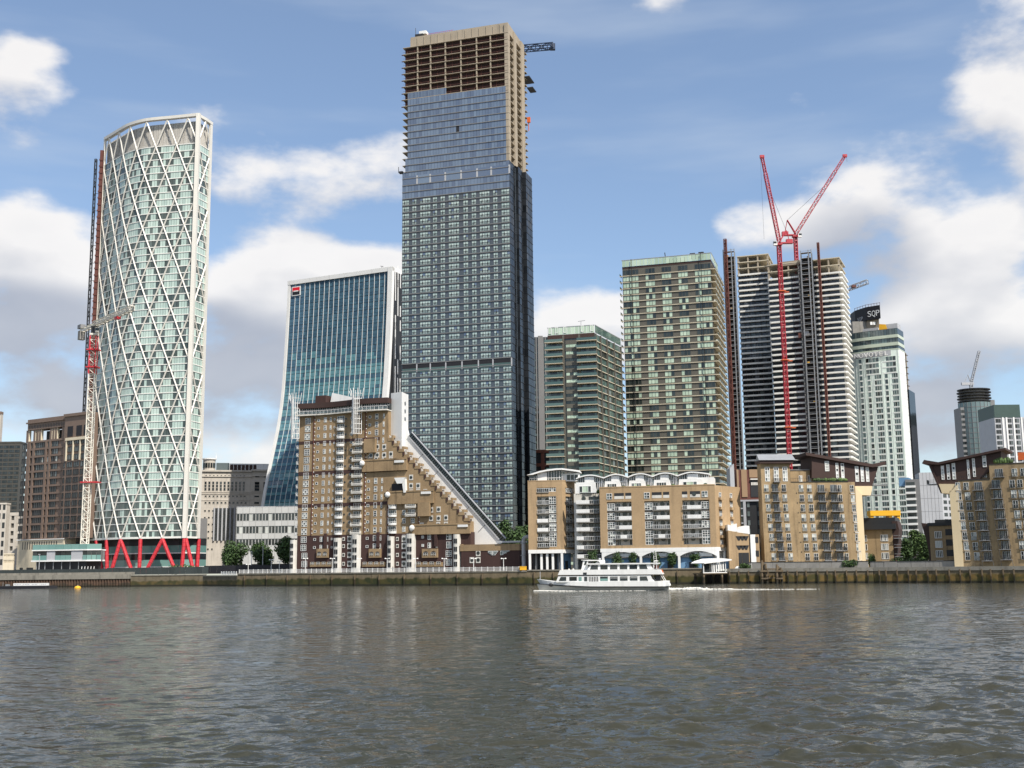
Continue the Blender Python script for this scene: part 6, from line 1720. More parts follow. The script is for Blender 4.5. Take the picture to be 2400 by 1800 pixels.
# pale office between the winged blocks
def pale_office():
    b = Bld('grey_clad_building', 'pale grey panelled block with white balconies in the gap between the winged brick blocks', 'apartment building', P(2126, 1200, 548), P(2160, 1200, 545), 14)
    Yq = lambda y: 1040+.1808*y
    zt = b.z(2150, 1108); W_ = b.W
    mb = MB('greymid'); mb.box(0, W_, 0, 14, 0, zt-3); mb.build('wall', b.o)
    for f in range(9):
        z = zt-7-f*2.95
        mb = MB('white'); mb.box(0, W_-2, -1.3, 0, z, z+1.0); mb.build('balcony', b.o); mb = MB('glass_dark'); mb.box(.3, W_-2.3, -.06, 0, z+1.02, z+2.7); mb.build('window', b.o)
    fr = F(W_, 0, R(16)); L = 9.6
    mb = MB('lightgrey'); mb.box(0, L, 0, 14, 0, zt, fr=fr); mb.build('wall', b.o)
    for i in range(1, 6): mb = MB('greymid'); mb.box(i*L/6-.05, i*L/6+.05, -.05, -.005, 0, zt, fr=fr); mb.build('joint', b.o)
    for j in range(1, 7): mb = MB('greymid'); mb.box(0, L, -.045, -.004, j*zt/7, j*zt/7+.1, fr=fr); mb.build('joint', b.o)
    mb = MB('blue'); mb.box(-3, 1.5, 1, 10, zt-6, zt-2); mb.build('roof_plant', b.o)
    f2 = F(fr(L, 0, 0)[0], fr(L, 0, 0)[1], R(62)); L2 = 16
    mb = MB('lightgrey'); mb.box(0, L2, 0, 10, 0, zt-1, fr=f2); mb.build('side_wall', b.o)
    for f in range(8):
        for x in (1, 5, 9, 12.5): mb = MB('glass_dark'); z = zt-9-f*2.95; mb.box(x, x+2.6, -.1, 0, z, z+1.6, fr=f2); mb.build('window', b.o)
    f3 = F(f2(L2, 0, 0)[0], f2(L2, 0, 0)[1], 0)
    for f in range(9):
        z = zt-17-f*2.95
        if z < 0: break
        mb = MB('lightgrey'); mb.box(0, 9, -1, .5, z, z+1.1, fr=f3); mb.build('balcony', b.o); mb = MB('glass_dark'); mb.box(0, 9, .5, 1, z+1.1, z+2.95, fr=f3); mb.build('window', b.o)
pale_office()
# ================================================================ riverside flats with white arched roofs
def wave_flats():
    X = lambda x: 1220+.2351*x
    Y = lambda y: 1080+.2351*y
    b = Bld('riverside_apartment_building', 'golden brick riverside flats with white wave roofs, stacked balconies and white columns', 'apartment building', P(1406, 1200, 354), P(1677, 1200, 346), 16)
    W_, D = b.W, b.D; u = lambda x: b.u(X(x), 1230); z = lambda y: b.z(1540, Y(y))
    zt, zb, zw = z(258), z(868), z(905)
    fh = z(0)-z(94)
    # main front: piers between the recessed balcony bays
    bays = [(865, 1112, 0), (1240, 1492, 0), (1620, 1888, 1)]
    edges = [0]; 
    for a, c, _ in bays: edges += [u(a), u(c)]
    edges.append(W_)
    zo, zo2 = z(838), z(400)            # opening of the tall bays
    for i in range(0, len(edges), 2): mb = MB('brickA'); mb.box(edges[i], edges[i+1], 0, 1.6, zb, zt); mb.build('brick_pier', b.o)
    for a, c, _ in bays:
        
        for q0, q1 in ((zo2, zt), (zb, zo)): mb = MB('brickA'); mb.box(u(a), u(c), .002, 1.6, q0, q1); mb.build('brick_panel', b.o)
    mb = MB('offwhite'); mb.box(0, W_, 1.6, D, 3.2, zt-.1); mb.build('inner_wall', b.o)
    mb = MB('brickA'); mb.box(-.05, W_+.05, -.08, 1.7, zt, zt+.35); mb.build('coping', b.o)
    M['bwin'] = M['glass_dark']
    def white_window(fr, a, c, za, zc, nx=3, ny=2, d=0.0):
        me = win_mesh(round(c-a, 1), round(zc-za, 1), nx, ny, 'white', [random.choice(['glass_dark', 'glass_dark', 'glass_mid', 'curtain']) for _ in range(nx*ny)], .11, .14)
        put('window', me, b.o, fr(a, d, za), fr.a)
    def porthole(fr, x, zz, r, d): mb = MB('dark'); mb.disc(x, zz, r, d-.05, 'glass_dark', fr, 14); mb.build('round_window', b.o)
    def balcony(fr, a, c, zz, d0, d1, solid):
        mb = MB('greyconc'); mb.box(a, c, d0, d1, zz-.28, zz, fr=fr); o = mb.build('balcony', b.o)
        mb = MB('white')
        if solid: mb.box(a+(c-a)*solid[0], a+(c-a)*solid[1], d0, d0+.1, zz+.02, zz+1.0, fr=fr)
        mb.box(a, c, d0, d0+.06, zz+1.0, zz+1.1, fr=fr)
        n = max(3, int((c-a)/.55))
        for i in range(n+1): x = a+(c-a-.06)*i/n; mb.box(x, x+.06, d0, d0+.05, zz, zz+1, fr=fr)
        mb.build('railing', o)
        if random.random() < .5: mb = MB(random.choice(['timber', 'offwhite', 'greymid', 'leafD', 'rust'])); x = random.uniform(a, c-1.2); mb.box(x, x+random.uniform(.5, 1.2), d0+.4, d0+.9, zz, zz+random.uniform(.5, .9), fr=fr); mb.build('balcony_furniture', o)
    fr = b.front
    for a, c, mir in bays:
        ua, uc = u(a), u(c); w = uc-ua
        # top row of small openings
        for k, (s0, s1) in enumerate(((0, .22), (.31, .70), (.76, 1.0)) if not mir else ((0, .2), (.3, .68), (.74, .97))):
            x0, x1, za, zc = ua+w*s0, ua+w*s1, z(372), z(312)
            if (k == 0 and not mir) or (k == 2 and mir): white_window(fr, x0, x1, za, zc, 2, 2, -.01)
            else:
                mb = MB('dark'); mb.box(x0, x1, -.03, 0, za, zc); mb.build('opening', b.o)
                mb = MB('offwhite'); mb.box(x0, x1, -.05, -.03, za, za+.9); mb.build('parapet', b.o)
                if mir and k == 1: porthole(fr, (x0+x1)/2-.3, (za+zc)/2, .62, -.05)
        for r_ in range(5):
            zz = z(487+r_*94)                # floor of the storey
            w0, w1 = (ua, ua+w*.32) if not mir else (uc-w*.30, uc)
            q0, q1 = (w1, uc) if not mir else (ua, w0)
            last = r_ == 4
            h = fh-.75
            if last: zz = z(838)
            white_window(fr, w0+.05, w1-.05, zz+.05, zz+(h if not last else 2.0), 3, 3 if not last else 2, .35)
            mb = MB('greyconc'); mb.box(w0, w1, .36, 1.6, zz-.3, zz); mb.build('bay_floor', b.o)
            if not last: balcony(fr, q0, q1, zz, -.35, 1.6, (.25, .98) if r_ < 2 or random.random() < .4 else (.3, .7) if random.random() < .4 else None)
            pc = q0+(q1-q0)*(.55 if not mir else .5)
            porthole(fr, pc, zz+1.75, .72, 1.6)
            dx = q0+.2 if not mir else q0+.15
            mb = MB('white'); gen_win(mb, fr, dx, 1.6, zz+.05, 1.3, 2.2, 2, 1, 'white', ['glass_dark'], .1, .06); mb.build('balcony_door', b.o); mb = MB('white'); gen_win(mb, fr, q1-1.1, 1.6, zz+.05, .9, 2.2, 1, 1, 'white', ['glass_dark'], .1, .06); mb.build('balcony_door', b.o)
    # white band and ground floor arches
    mb = MB('white'); mb.box(-.1, W_+.1, -.18, 1.5, zw, zb-.003); mb.build('white_band', b.o)
    cols = [815, 1190, 1570, 1958]; cz = z(960)
    for i, (a, c) in enumerate(zip(cols, cols[1:])):
        x0, x1 = u(a), min(u(c), W_); k = 12
        arc = [(x0+(x1-x0)*t/k, zw-1.6*(abs(2*t/k-1))**2.2-.02) for t in range(k+1)]
        mb = MB('white'); mb.prism(arc+[(x1, zw), (x0, zw)], -.15, .5); mb.build('arch', b.o)
        white_window(fr, x0+.5, x0+(x1-x0)*.28, z(955), z(890), 4, 3, 1.58); white_window(fr, x1-(x1-x0)*.3, x1-.4, z(955), z(890), 5, 3, 1.58)
        porthole(fr, (x0+x1)/2+.8, z(912), .72, 1.6)
        balcony(fr, x0+.4, x1-.4, z(955), 0.6, 1.6, (.4, .9))
        mb = MB('blue'); mb.box(x0, x1, 1.3, 1.58, 0, z(960)); mb.build('blue_wall', b.o)
        for q in (.25, .68): mb = MB('dark'); mb.box(x0+(x1-x0)*q, x0+(x1-x0)*q+1.6, 1.2, 1.32, 0, 2.2); mb.build('doorway', b.o)
    for a in cols: mb = MB('white'); mb.box(u(a)-.35, u(a)+.35, -.14, .55, 0, zw); mb.build('column', b.o)
    # right-hand end wall
    er = F(W_, 0, R(62)); eL = 15
    mb = MB('brickA'); mb.box(0, eL, .02, 12, zb, zt, fr=er); mb.build('end_wall', b.o)
    mb = MB('white'); mb.box(0, eL+.1, -.1, 8, zw, zb, fr=er); mb.build('white_band', b.o)
    mb = MB('offwhite'); mb.box(.6, eL, 1, 8, 0, zw, fr=er); mb.build('inner_wall', b.o)
    for x in (0.2, 4.5, 9, 13): mb = MB('white'); mb.box(x, x+.7, 0, .7, 0, zw, fr=er); mb.build('column', b.o)
    for r_ in range(6):
        zz = z(375+r_*94)
        for x in (2.2, 8.6):
            white_window(er, x, x+1.3, zz-.2, zz+1.5, 2, 2, .0); mb = MB('brickA'); mb.box(x-.3, x+1.6, -.8, 0, zz-.8, zz, fr=er); mb.build('balcony', b.o)
    # recessed link
    uL = u(545); f3 = F(0, 0, 0); d = 4.2
    mb = MB('offwhite'); mb.box(uL-1, .01, d, D, 0, z(300)); mb.build('link_wall', b.o)
    for r_ in range(7):
        zz = z(408+r_*92)
        if r_ == 6: zz = z(960)
        balcony(fr, uL, -.05, zz, 1.8, d, (.02, .55) if r_ < 4 and random.random() < .8 else (.02, .3))
        porthole(fr, uL+(0-uL)*.27, zz+1.75, .7, d)
        mb = MB('white'); gen_win(mb, fr, uL*.52, d, zz+.1, -uL*.5, 2.2, 4, 1, 'dark', ['glass_dark', 'glass_mid', 'glass_dark', 'glass_dark'], .12, .08); mb.build('balcony_door', b.o)
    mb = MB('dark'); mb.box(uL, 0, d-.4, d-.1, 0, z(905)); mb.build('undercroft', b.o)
    # left tower, a square block with one canted corner
    t0 = P(1237.8, 1200, 363); t1 = P(1317.6, 1200, 361.5); t2 = P(1348, 1200, 368)
    def loc(p):
        v = Vector(p)-b.p0; return (v.dot(b.dir), v.dot(b.n))
    A, B_, C_ = loc(t0), loc(t1), loc(t2)
    fa = math.atan2(B_[1]-A[1], B_[0]-A[0]); La = math.dist(A, B_); f1 = F(A[0], A[1], fa)
    fc = math.atan2(C_[1]-B_[1], C_[0]-B_[0]); Lc = math.dist(B_, C_); f2 = F(B_[0], B_[1], fc)
    ztt = b.z(1318, 1122)-.3; zt1 = b.z(1260, Y(868)); 
    def uu(x): return (x-75)/(415-75)*La
    d = 1.4
    for fr_, L, a, c in ((f1, La, uu(165), uu(357)), (f2, Lc, Lc*.28, Lc*.84)):
        mb = MB('brickA'); mb.box(0, a, 0, d, zb, ztt, fr=fr_); mb.build('brick_pier', b.o)
        mb = MB('brickA'); mb.box(c, L, 0, d, zb, ztt, fr=fr_); mb.build('brick_pier', b.o)
        for k, (ya, yb) in enumerate(((870, 840), (318, 272), (228, 170))):
            mb = MB('brickA'); mb.box(a, c, .003, d, z(ya), min(ztt, z(yb)) if k < 2 else ztt, fr=fr_); mb.build('brick_panel', b.o)
        mb = MB('brickA'); mb.box(-.05, L+.05, -.06, d, ztt, ztt+.3, fr=fr_); mb.build('coping', b.o)
        mb = MB('white'); mb.box(-.08, L+.08, -.1, d, zw, zb-.003, fr=fr_); mb.build('white_band', b.o)
        for r_ in range(7):
            zz = z(272) if r_ == 0 else z(398+(r_-1)*94) if r_ < 6 else z(838)
            h = 1.85 if r_ == 0 else 2.4 if r_ < 6 else 1.7
            w = c-a
            if fr_ is f1:
                white_window(f1, a+w*.63, c-.03, zz+.03, zz+h, 3, 2 if r_ in (0, 6) else 3, .25)
                mb = MB('white'); gen_win(mb, f1, a+.1, d, zz+.05, w*.22, min(h, 2.2), 2, 1, 'white', ['glass_dark'], .1, .06); mb.build('balcony_door', b.o)
                porthole(f1, a+w*.5, zz+h*.55, .66, d)
                balcony(f1, a, a+w*.63, zz, -.25, d, (.0, .9) if r_ in (3, 4) else None)
            else:
                white_window(f2, a+.05, c-.05, zz+.03, zz+h, 3, 3, .5); balcony(f2, a, c, zz, -.3, .4, None)
    mb = MB('offwhite'); c0 = f1(.2, d, 0); mb.plan([f1(.05, d, 0)[:2], f1(La, d, 0)[:2], f2(Lc*.5, d, 0)[:2], f2(Lc, d-.3, 0)[:2], (C_[0], C_[1]+9), (A[0]+.5, A[1]+9)], zw+.4, ztt-.1); mb.build('inner_wall', b.o)
    mb = MB('brickA'); fl = F(A[0], A[1]+10, -PI/2+0.0); mb.box(A[0], A[0]+.3, A[1]+.05, A[1]+10, zb, ztt); mb.build('side_wall', b.o)
    for k in range(7):
        x = La*(k/6.0)
        if k in (0, 2, 3, 4, 6): mb = MB('white'); mb.box(min(x, La-.7), min(x, La-.7)+.7, -.05 if k in (0, 6) else .5, .65 if k in (0, 6) else 1.1, 0, zw, fr=f1); mb.build('column', b.o)
        else: mb = MB('greymid'); mb.box(x, x+.6, 2, 2.6, 0, zw, fr=f1); mb.build('column', b.o)
    mb = MB('white'); mb.box(Lc-.7, Lc, 0, .7, 0, zw, fr=f2); mb.build('column', b.o)
    mb = MB('dark'); mb.box(1, La-.5, 3.5, 4, 0, zw+.5, fr=f1); mb.build('glazed_lobby', b.o)
    mb = MB('blue', 'glass_dark'); mb.box(Lc*.2, Lc*.85, 1.2, 3, 0, zw+.3, fr=f2); mb.box(Lc*.4, Lc*.6, 1.1, 1.25, 0, 3, 1, fr=f2); mb.build('blue_wall', b.o)
    # tower roof: white vault leaning left
    zr0 = b.z(1250, 1122)
    pts = [(-.4, b.z(1243, Y(132))), (La*.15, b.z(1255, Y(112))), (La*.35, b.z(1272, Y(90))), (La*.6, b.z(1294, Y(72))), (La*.85, b.z(1310, Y(62))), (La+.3, b.z(1318, Y(60)))]
    thick = .5
    mb = MB('white'); mb.prism(pts[:1]+pts[:0]+[(x, zz-thick) for x, zz in pts][1:]+pts[::-1][:-1], 0, 9, fr=f1); mb.build('vault_roof', b.o)
    mb = MB('white'); mb.prism(pts[-1:]+[] if False else [(La+.25, pts[-1][1]-.5), (La+.3+5.4, pts[-1][1]-1.3), (La+.3+5.4, pts[-1][1]-.8), (La+.25, pts[-1][1])], .3, 8, fr=f1); mb.build('vault_roof', b.o)
    mb = MB('white'); mb.prism([(La*.28, ztt), (La*.56, ztt), (La*.56, pts[3][1]-.8), (La*.28, pts[1][1]+.2)], 1.0, 8, fr=f1); mb.box(La*.95, La+5.3, 2.2, 8, ztt, pts[-1][1]-1.6, fr=f1); mb.build('penthouse_wall', b.o)
    mb = MB('glass_mid'); mb.prism([(La*.03, ztt), (La*.97, ztt), (La*.97, pts[-2][1]-.6), (La*.6, pts[3][1]-.6), (La*.3, pts[2][1]-1.2), (La*.03, pts[0][1]-.1)], 1.4, 7, fr=f1); mb.build('penthouse_glazing', b.o)
    for s in (.03, .1, .17, .24, .6, .68, .76, .84, .92, 1.0): mb = MB('white'); zz = ztt+(.7+2.9*min(1, s*1.6)); mb.box(La*s, La*s+.14, 1.25, 1.4, ztt, zz, fr=f1); mb.build('glazing_bar', b.o)
    mb = MB('white'); mb.box(La*.03, La*.97, 1.2, 1.35, ztt+1.0, ztt+1.15, fr=f1); mb.build('glazing_bar', b.o)
    for s in (.3, .55, .8): mb = MB('glass_dark'); x = La+s*5; mb.box(x, x+1.0, 2.1, 2.2, ztt+.4, pts[-1][1]-2, fr=f1); mb.build('window', b.o)
    # five vaulted penthouses along the main roof, each with a white terrace wall in front
    us = [u(548), u(828), u(1072), u(1322), u(1574), u(1900)]
    for i in range(5):
        a, c = us[i], us[i+1]; k = 14
        zlo, zhi = (b.z(1500, Y(148)), b.z(1500, Y(116)))
        arc = []
        for t in range(k+1):
            s = t/k; h = math.sin(PI*min(1, s*1.02))**.9 if i < 4 else (math.sin(PI*.5*min(1, s/.45)) if s < .45 else 1-.75*((s-.45)/.55)**1.5)
            arc.append((a+(c-a)*s, zlo+(zhi-zlo)*h))
        mb = MB('white'); mb.prism([(x, zz-.35) for x, zz in arc]+arc[::-1], 2.6, 10); mb.build('vault_roof', b.o)
        fl = zt-.2
        mb = MB('white'); mb.prism([(a+(c-a)*.30, fl), (a+(c-a)*.64, fl), (a+(c-a)*.64, zhi-.6), (a+(c-a)*.30, zhi-.6)], 3.2, 9); mb.build('penthouse_wall', b.o)
        mb = MB('glass_dark'); mb.prism([(a+.3, fl), (c-.3, fl), (c-.3, zlo-.35), ((a+c)/2, zhi-.6), (a+.3, zlo-.35)], 3.6, 8.5); mb.build('penthouse_glazing', b.o)
        for s in (.06, .13, .2, .27, .68, .75, .82, .89, .95): mb = MB('white'); x = a+(c-a)*s; mb.box(x, x+.13, 3.45, 3.6, fl, zlo+.25); mb.build('glazing_bar', b.o)
        mb = MB('white'); mb.box(a+.3, c-.3, 3.42, 3.58, fl+2.2, fl+2.35); mb.build('glazing_bar', b.o)
        # stepped white terrace wall
        ta, tc_ = (a+.3, c-2.2) if i else (u(548), u(752))
        zz0, zz1 = (zt-.1, z(188))
        if i == 0: zz0, zz1 = z(300), z(192)
        mb = MB('white'); mb.prism([(ta, zz0), (tc_+.5, zz0), (tc_-.2, zz1), (ta+.3, zz1)], .9, 1.2); mb.build('terrace_wall', b.o)
        x0, x1 = ta+(tc_-ta)*.2, ta+(tc_-ta)*.78
        me = win_mesh(round(x1-x0, 1), 1.3 if i else 2.0, 4, 1, 'white', [random.choice(['glass_dark', 'glass_mid', 'gG']) for _ in range(4)], .1, .08); put('window', me, b.o, (x0, .88, zz0+.15))
        mb = MB('lightgrey'); x = tc_+.9
        for s in range(8): mb.box(x, x+.9, 1.4+s*.12, 1.6+s*.12, zz0+s*.4, zz0+s*.4+.1)
        mb.tube((x, 1.4, zz0), (x, 2.4, zz1+.4), .06, 4); mb.tube((x+.9, 1.4, zz0), (x+.9, 2.4, zz1+.4), .06, 4); mb.build('stair', b.o)
        mb = MB('leafD'); mb.ball((tc_+.9, .9, zz0+.3), .7, .5, .6, 7, 5); mb.build('terrace_shrub', b.o)
    mb = MB('white'); mb.box(u(1780), W_-.2, 1.4, 9, zt-.1, z(175)); mb.build('terrace_wall', b.o)
    return b
WF = wave_flats()

# ================================================================ white-gabled brick house and its darker neighbours
def between():
    X = lambda x: 1680+.22905*x
    Y = lambda y: 1000+.22905*y
    b = Bld('white_gabled_house', 'small brick building with two white rounded gables right of the wave-roofed flats', 'building', P(1709, 1300, 345.5), P(1757, 1300, 345.5), 12)
    u = lambda x: b.u(X(x), 1260); z = lambda y: b.z(X(250), Y(y))
    mb = MB('brickA'); mb.prism([(0, 0), (b.W, 0), (b.W, z(1105)), (0, z(1060))], 0, 12); mb.build('wall', b.o)
    mb = MB('white'); mb.prism([(u(118), z(1065)), (u(212), z(1075)), (u(212), z(990)), (u(170), z(1010)), (u(118), z(1000))], .3, 9); mb.build('gable', b.o)
    mb = MB('white'); mb.prism([(u(213), z(1080)), (u(340), z(1100)), (u(340), z(1015)), (u(300), z(1012)), (u(250), z(1030)), (u(213), z(1065))], .2, 9); mb.build('gable', b.o)
    mb = MB('white'); mb.box(u(340), u(392), -.4, 6, 0, z(1105)); mb.build('white_wall', b.o)
    mb = MB('brickA'); mb.box(u(392), u(430), -.3, 6, 0, z(1105)); mb.build('wall', b.o)
    for x in (225, 262, 296):
        for y in (1120, 1215): mb = MB('dark'); a = u(x); mb.prism([(a-.25, z(y+45)), (a+.25, z(y+45)), (a+.9, z(y)), (a-.9, z(y))], -.08, 0); mb.build('window', b.o)
        mb = MB('dark'); a = u(x+8); mb.box(a-.5, a+.5, -.08, 0, .4, z(1290)); mb.build('doorway', b.o)
    for y in (1130, 1270): mb = MB('dark'); a = u(405); mb.box(a-.5, a+.5, -.4, -.3, z(y+60), z(y)); mb.build('window', b.o)
    # dark framed block
    b = Bld('dark_framed_building', 'dark glazed block with a pale concrete frame left of the left winged brick apartments', 'building', P(1710, 1250, 392), P(1786, 1250, 390), 14)
    u = lambda x: b.u(X(x), 1240); z = lambda y: b.z(X(300), Y(y))
    mb = MB('dark'); mb.box(0, b.W, .6, 14, 0, z(752)); mb.build('wall', b.o)
    mb = MB('lightgrey'); mb.box(u(130), b.W, -.1, .6, z(765), z(748)); mb.build('beam', b.o)
    for x in (130, 292, 455): mb = MB('lightgrey'); a = u(x); mb.box(a-.4, a+.5, -.15, .55, 0, z(766)); mb.build('column', b.o)
    for y in (835, 910, 985, 1060): mb = MB('lightgrey'); mb.box(u(133), u(290), -.05, .55, z(y+7), z(y-5)); mb.build('beam', b.o)
    for j in range(6):
        for xa, xb in ((138, 288),):
            mb = MB('gGd'); mb.box(u(xa), u(xb), .4, .6, z(830+j*75), z(772+j*75)); mb.build('window', b.o)
        for xa in (320, 425): mb = MB('glass_mid'); mb.box(u(xa), u(xa+26), .4, .6, z(825+j*92), z(775+j*92)); mb.build('window', b.o)
    b = Bld('brown_panel_building', 'brown and dark striped block rising behind the dark framed building', 'building', P(1727, 1150, 430), P(1790, 1150, 430), 12)
    u = lambda x: b.u(X(x), 1140); z = lambda y: b.z(X(300), Y(y))
    M['tan'] = mat('tan_cladding', (.30, .20, .12), .8, var=.12)
    mb = MB('rust'); mb.box(0, b.W, .3, 12, 0, z(440)); mb.build('wall', b.o)
    for xa, xb in ((208, 228), (255, 312), (338, 470)): mb = MB('tan'); mb.box(u(xa), u(xb), 0, .3, z(720) if xa < 330 else z(520), z(438)); mb.build('panel', b.o)
    mb = MB('offwhite'); mb.box(u(345), u(470), -.5, .2, z(545), z(532)); mb.build('balcony', b.o)
    for i in range(8): mb = MB('offwhite'); a = u(352+i*14); mb.box(a, a+.4, -.1, .2, z(600), z(570)); mb.build('window_bar', b.o)
    mb = MB('dark'); mb.box(u(345), u(470), .1, .31, z(720), z(548)); mb.build('window', b.o)
    mb = MB('lightgrey'); mb.prism([(u(125), 0), (u(168), 0), (u(168), z(385)), (u(125), z(430))], -3, 4); mb.build('stair_tower', b.o)
between()

# ================================================================ winged brick apartments
def juliet(b, fr, a, zz, w=1.35, h=2.15, rail=True):
    g = random.choice([['glass_dark']*4, ['glass_dark']*4, ['glass_dark', 'curtain', 'glass_dark', 'glass_mid'], ['curtain', 'curtain', 'glass_mid', 'curtain'], ['glass_mid', 'curtain', 'curtain', 'curtain']])
    put('window', win_mesh(w, h, 2, 2, 'white', g, .075, .1), b.o, fr(a-w/2, 0, zz), fr.a)
    if rail:
        key = ('rail', w)
        if key not in _wc:
            mb = MB('dark'); mb.box(-.1, w+.1, -.3, -.25, 1.0, 1.06); mb.box(-.1, w+.1, -.3, -.25, .05, .1)
            for i in range(8): mb.box(i*w/7-.02, i*w/7+.02, -.3, -.26, .1, 1.0)
            _wc[key] = mb.mesh('railing')
        put('railing', _wc[key], b.o, fr(a-w/2, 0, zz), fr.a)
    key = ('sill', w)
    if key not in _wc: _wc[key] = MB('brickC').box(-.15, w+.15, -.16, 0, -.25, -.02).mesh('sill')
    put('sill', _wc[key], b.o, fr(a-w/2, 0, zz), fr.a)
def steel_balcony(b, fr, a, zz, w=2.6, dp=1.5, brace=True):
    key = ('sb', w, brace)
    if key not in _wc:
        mb = MB('greymid', 'dark'); mb.box(-w/2, w/2, -dp, 0, -.16, 0, 0)
        for za in (.3, .65, 1.05): mb.box(-w/2, w/2, -dp, -dp+.05, za, za+.05, 1); mb.box(-w/2, -w/2+.05, -dp, 0, za, za+.05, 1); mb.box(w/2-.05, w/2, -dp, 0, za, za+.05, 1)
        for i in range(12): x = -w/2+w*i/11; mb.box(x-.02, x+.02, -dp, -dp+.04, 0, 1.05, 1)
        if brace: mb.tube((w/2, -dp, 0), (w/2+.1, 0, -1.9), .06, 4, 0); mb.tube((-w/2, -dp, 0), (-w/2-.1, 0, -1.9), .06, 4, 0)
        _wc[key] = mb.mesh('balcony')
        mb = MB(); gen_win(mb, ID, -w*.36, 0, .02, w*.72, 2.2, 4, 1, 'lightgrey', ['glass_dark', 'glass_mid', 'glass_dark', 'glass_dark'], .07, .08); _wc[('sbd', w)] = mb.mesh('balcony_door')
    put('balcony', _wc[key], b.o, fr(a, -.02, zz), fr.a); put('balcony_door', _wc[('sbd', w)], b.o, fr(a, 0, zz), fr.a)
def strip_window(b, fr, a, c, za, zc, d, n=5):
    put('strip_window', win_mesh(round(c-a, 1), round(zc-za, 1), 1, n, 'white', [random.choice(['curtain', 'curtain', 'white', 'glass_dark']) for _ in range(n)], .16, .12), b.o, fr(a, d, za), fr.a)
def winged_left():
    X = lambda x: 1680+.22905*x
    Y = lambda y: 1000+.22905*y
    b = Bld('winged_apartment_building', 'yellow brick apartments with a dark brown winged roof pointing right', 'apartment building', P(1789, 1250, 350), P(2010, 1250, 352), 16)
    D = 16; fr = b.front; W_ = b.W
    u = lambda x, y=1000: b.u(X(x), Y(y)); z = lambda y, x=1000: b.z(X(x), Y(y))
    zt = z(568, 1000); ut = b.u(1856.5, 1220); z2 = z(450, 1000)
    ztw = b.z(1820, Y(365))
    mb = MB('brickC'); mb.box(0, ut-.01, -.35, 3.5, 0, ztw); mb.build('tower_wall', b.o)
    mb = MB('brickC'); mb.box(ut, W_, 0, D, 0, zt); mb.build('wall', b.o)
    mb = MB('dark'); mb.box(ut, W_-2, -.12, .5, zt, zt+.2); mb.build('coping', b.o)
    mb = MB('brickC'); mb.box(ut+.02, u(1195, 500), 3.2, D, zt+.201, b.z(1890, Y(447), 3.2)); mb.build('upper_wall', b.o)
    mb = MB('greymid'); mb.box(ut, u(1200, 500), 3.0, D, b.z(1890, Y(447), 3.2)+.01, b.z(1890, Y(440), 3.2)+.1); mb.build('coping', b.o)
    # tilted metal roof on the tower
    a0, a1 = b.u(1775, 1080), b.u(1860, 1075)
    zr0, zr1 = b.z(1815, Y(352)), b.z(1815, Y(282))
    mb = MB('brownclad'); mb.box(a0+.3, a1-.6, -1.4, 4, zr0-.8, zr0+.15); mb.build('roof_fascia', b.o)
    mb = MB('steel'); f2 = F(0, 0, 0)
    n = len(mb.v)
    pts = [(a0, -1.8, zr0+.16), (a1, -1.8, zr0+.16), (a1+.6, 3.5, zr1+.3), (a0+.9, 3.5, zr1+.3), (a1+.6, 5, zr0+.16), (a0+.9, 5, zr0+.16)]
    mb.face([pts[0], pts[1], pts[2], pts[3]]); mb.face([pts[3], pts[2], pts[4], pts[5]]); mb.face([pts[0], pts[3], pts[5]]); mb.face([pts[1], pts[4], pts[2]]); mb.face([pts[0], pts[5], pts[4], pts[1]]); mb.build('metal_roof', b.o)
    # windows
    rows = [z(665+i*100.5, 720) for i in range(8)]
    ft = F(0, -.35, 0)
    for i, zz in enumerate(rows):
        for xt, xb in ((520, 565), (700, 735)): juliet(b, ft, u(xt+(xb-xt)*i/7, 1000), zz)
        steel_balcony(b, ft, u(608+(645-608)*i/7, 1000), zz, 2.5, 1.3, False)
        for xt, xb in ((880, 912), (965, 1000)): juliet(b, fr, u(xt+(xb-xt)*i/7, 1000), zz-.1)
        for xt, xb in ((1085, 1120), (1215, 1245)): steel_balcony(b, fr, u(xt+(xb-xt)*i/7, 1000), zz-.2, 2.9, 1.5)
        juliet(b, fr, u(1275+(1310-1275)*i/7, 1000), zz-.2, 1.2)
        juliet(b, fr, u(1402+(1440-1402)*i/7, 1000), zz-.3, 1.2, rail=False)
        if i: mb = MB('white'); a = u(1402+(1440-1402)*i/7, 1000); mb.box(a-.6, a+.6, -.14, 0, zz+fhC-.75, zz+fhC-.3); mb.build('spandrel', b.o)
        if i < 7:
            for xt, xb in ((832, 858),): mb = MB('dark'); a = u(xt+(xb-xt)*i/7, 1000); mb.box(a-.12, a+.12, -.1, 0, zz-.6, zz-.3); mb.build('vent', b.o)
    for xt in (512, 603, 693): a = u(xt, 450); put('tall_window', win_mesh(1.5, 4.4, 2, 4, 'white', ['glass_mid', 'curtain', 'curtain', 'curtain', 'glass_mid', 'curtain', 'glass_dark', 'glass_dark'], .16, .1), b.o, (a-.75, -.35, z(560, 603)))
    steel_balcony(b, ft, u(606, 560), z(566, 603), 2.2, 1.2, False)
    for x in (855, 945, 1075, 1165): a = b.u(X(x), 1118, 3.2); put('window', win_mesh(1.1, 1.9, 2, 1, 'white', ['glass_dark', 'curtain'], .12, .1), b.o, (a-.5, 3.2, zt+.4))
    mb = MB('dark'); 
    for i in range(24): x = ut+.2+(W_-ut-3)*i/24; mb.box(x, x+.05, .1, .15, zt+.2, zt+1.2)
    mb.box(ut, W_-2.5, .1, .16, zt+1.2, zt+1.27); mb.build('terrace_rail', b.o)
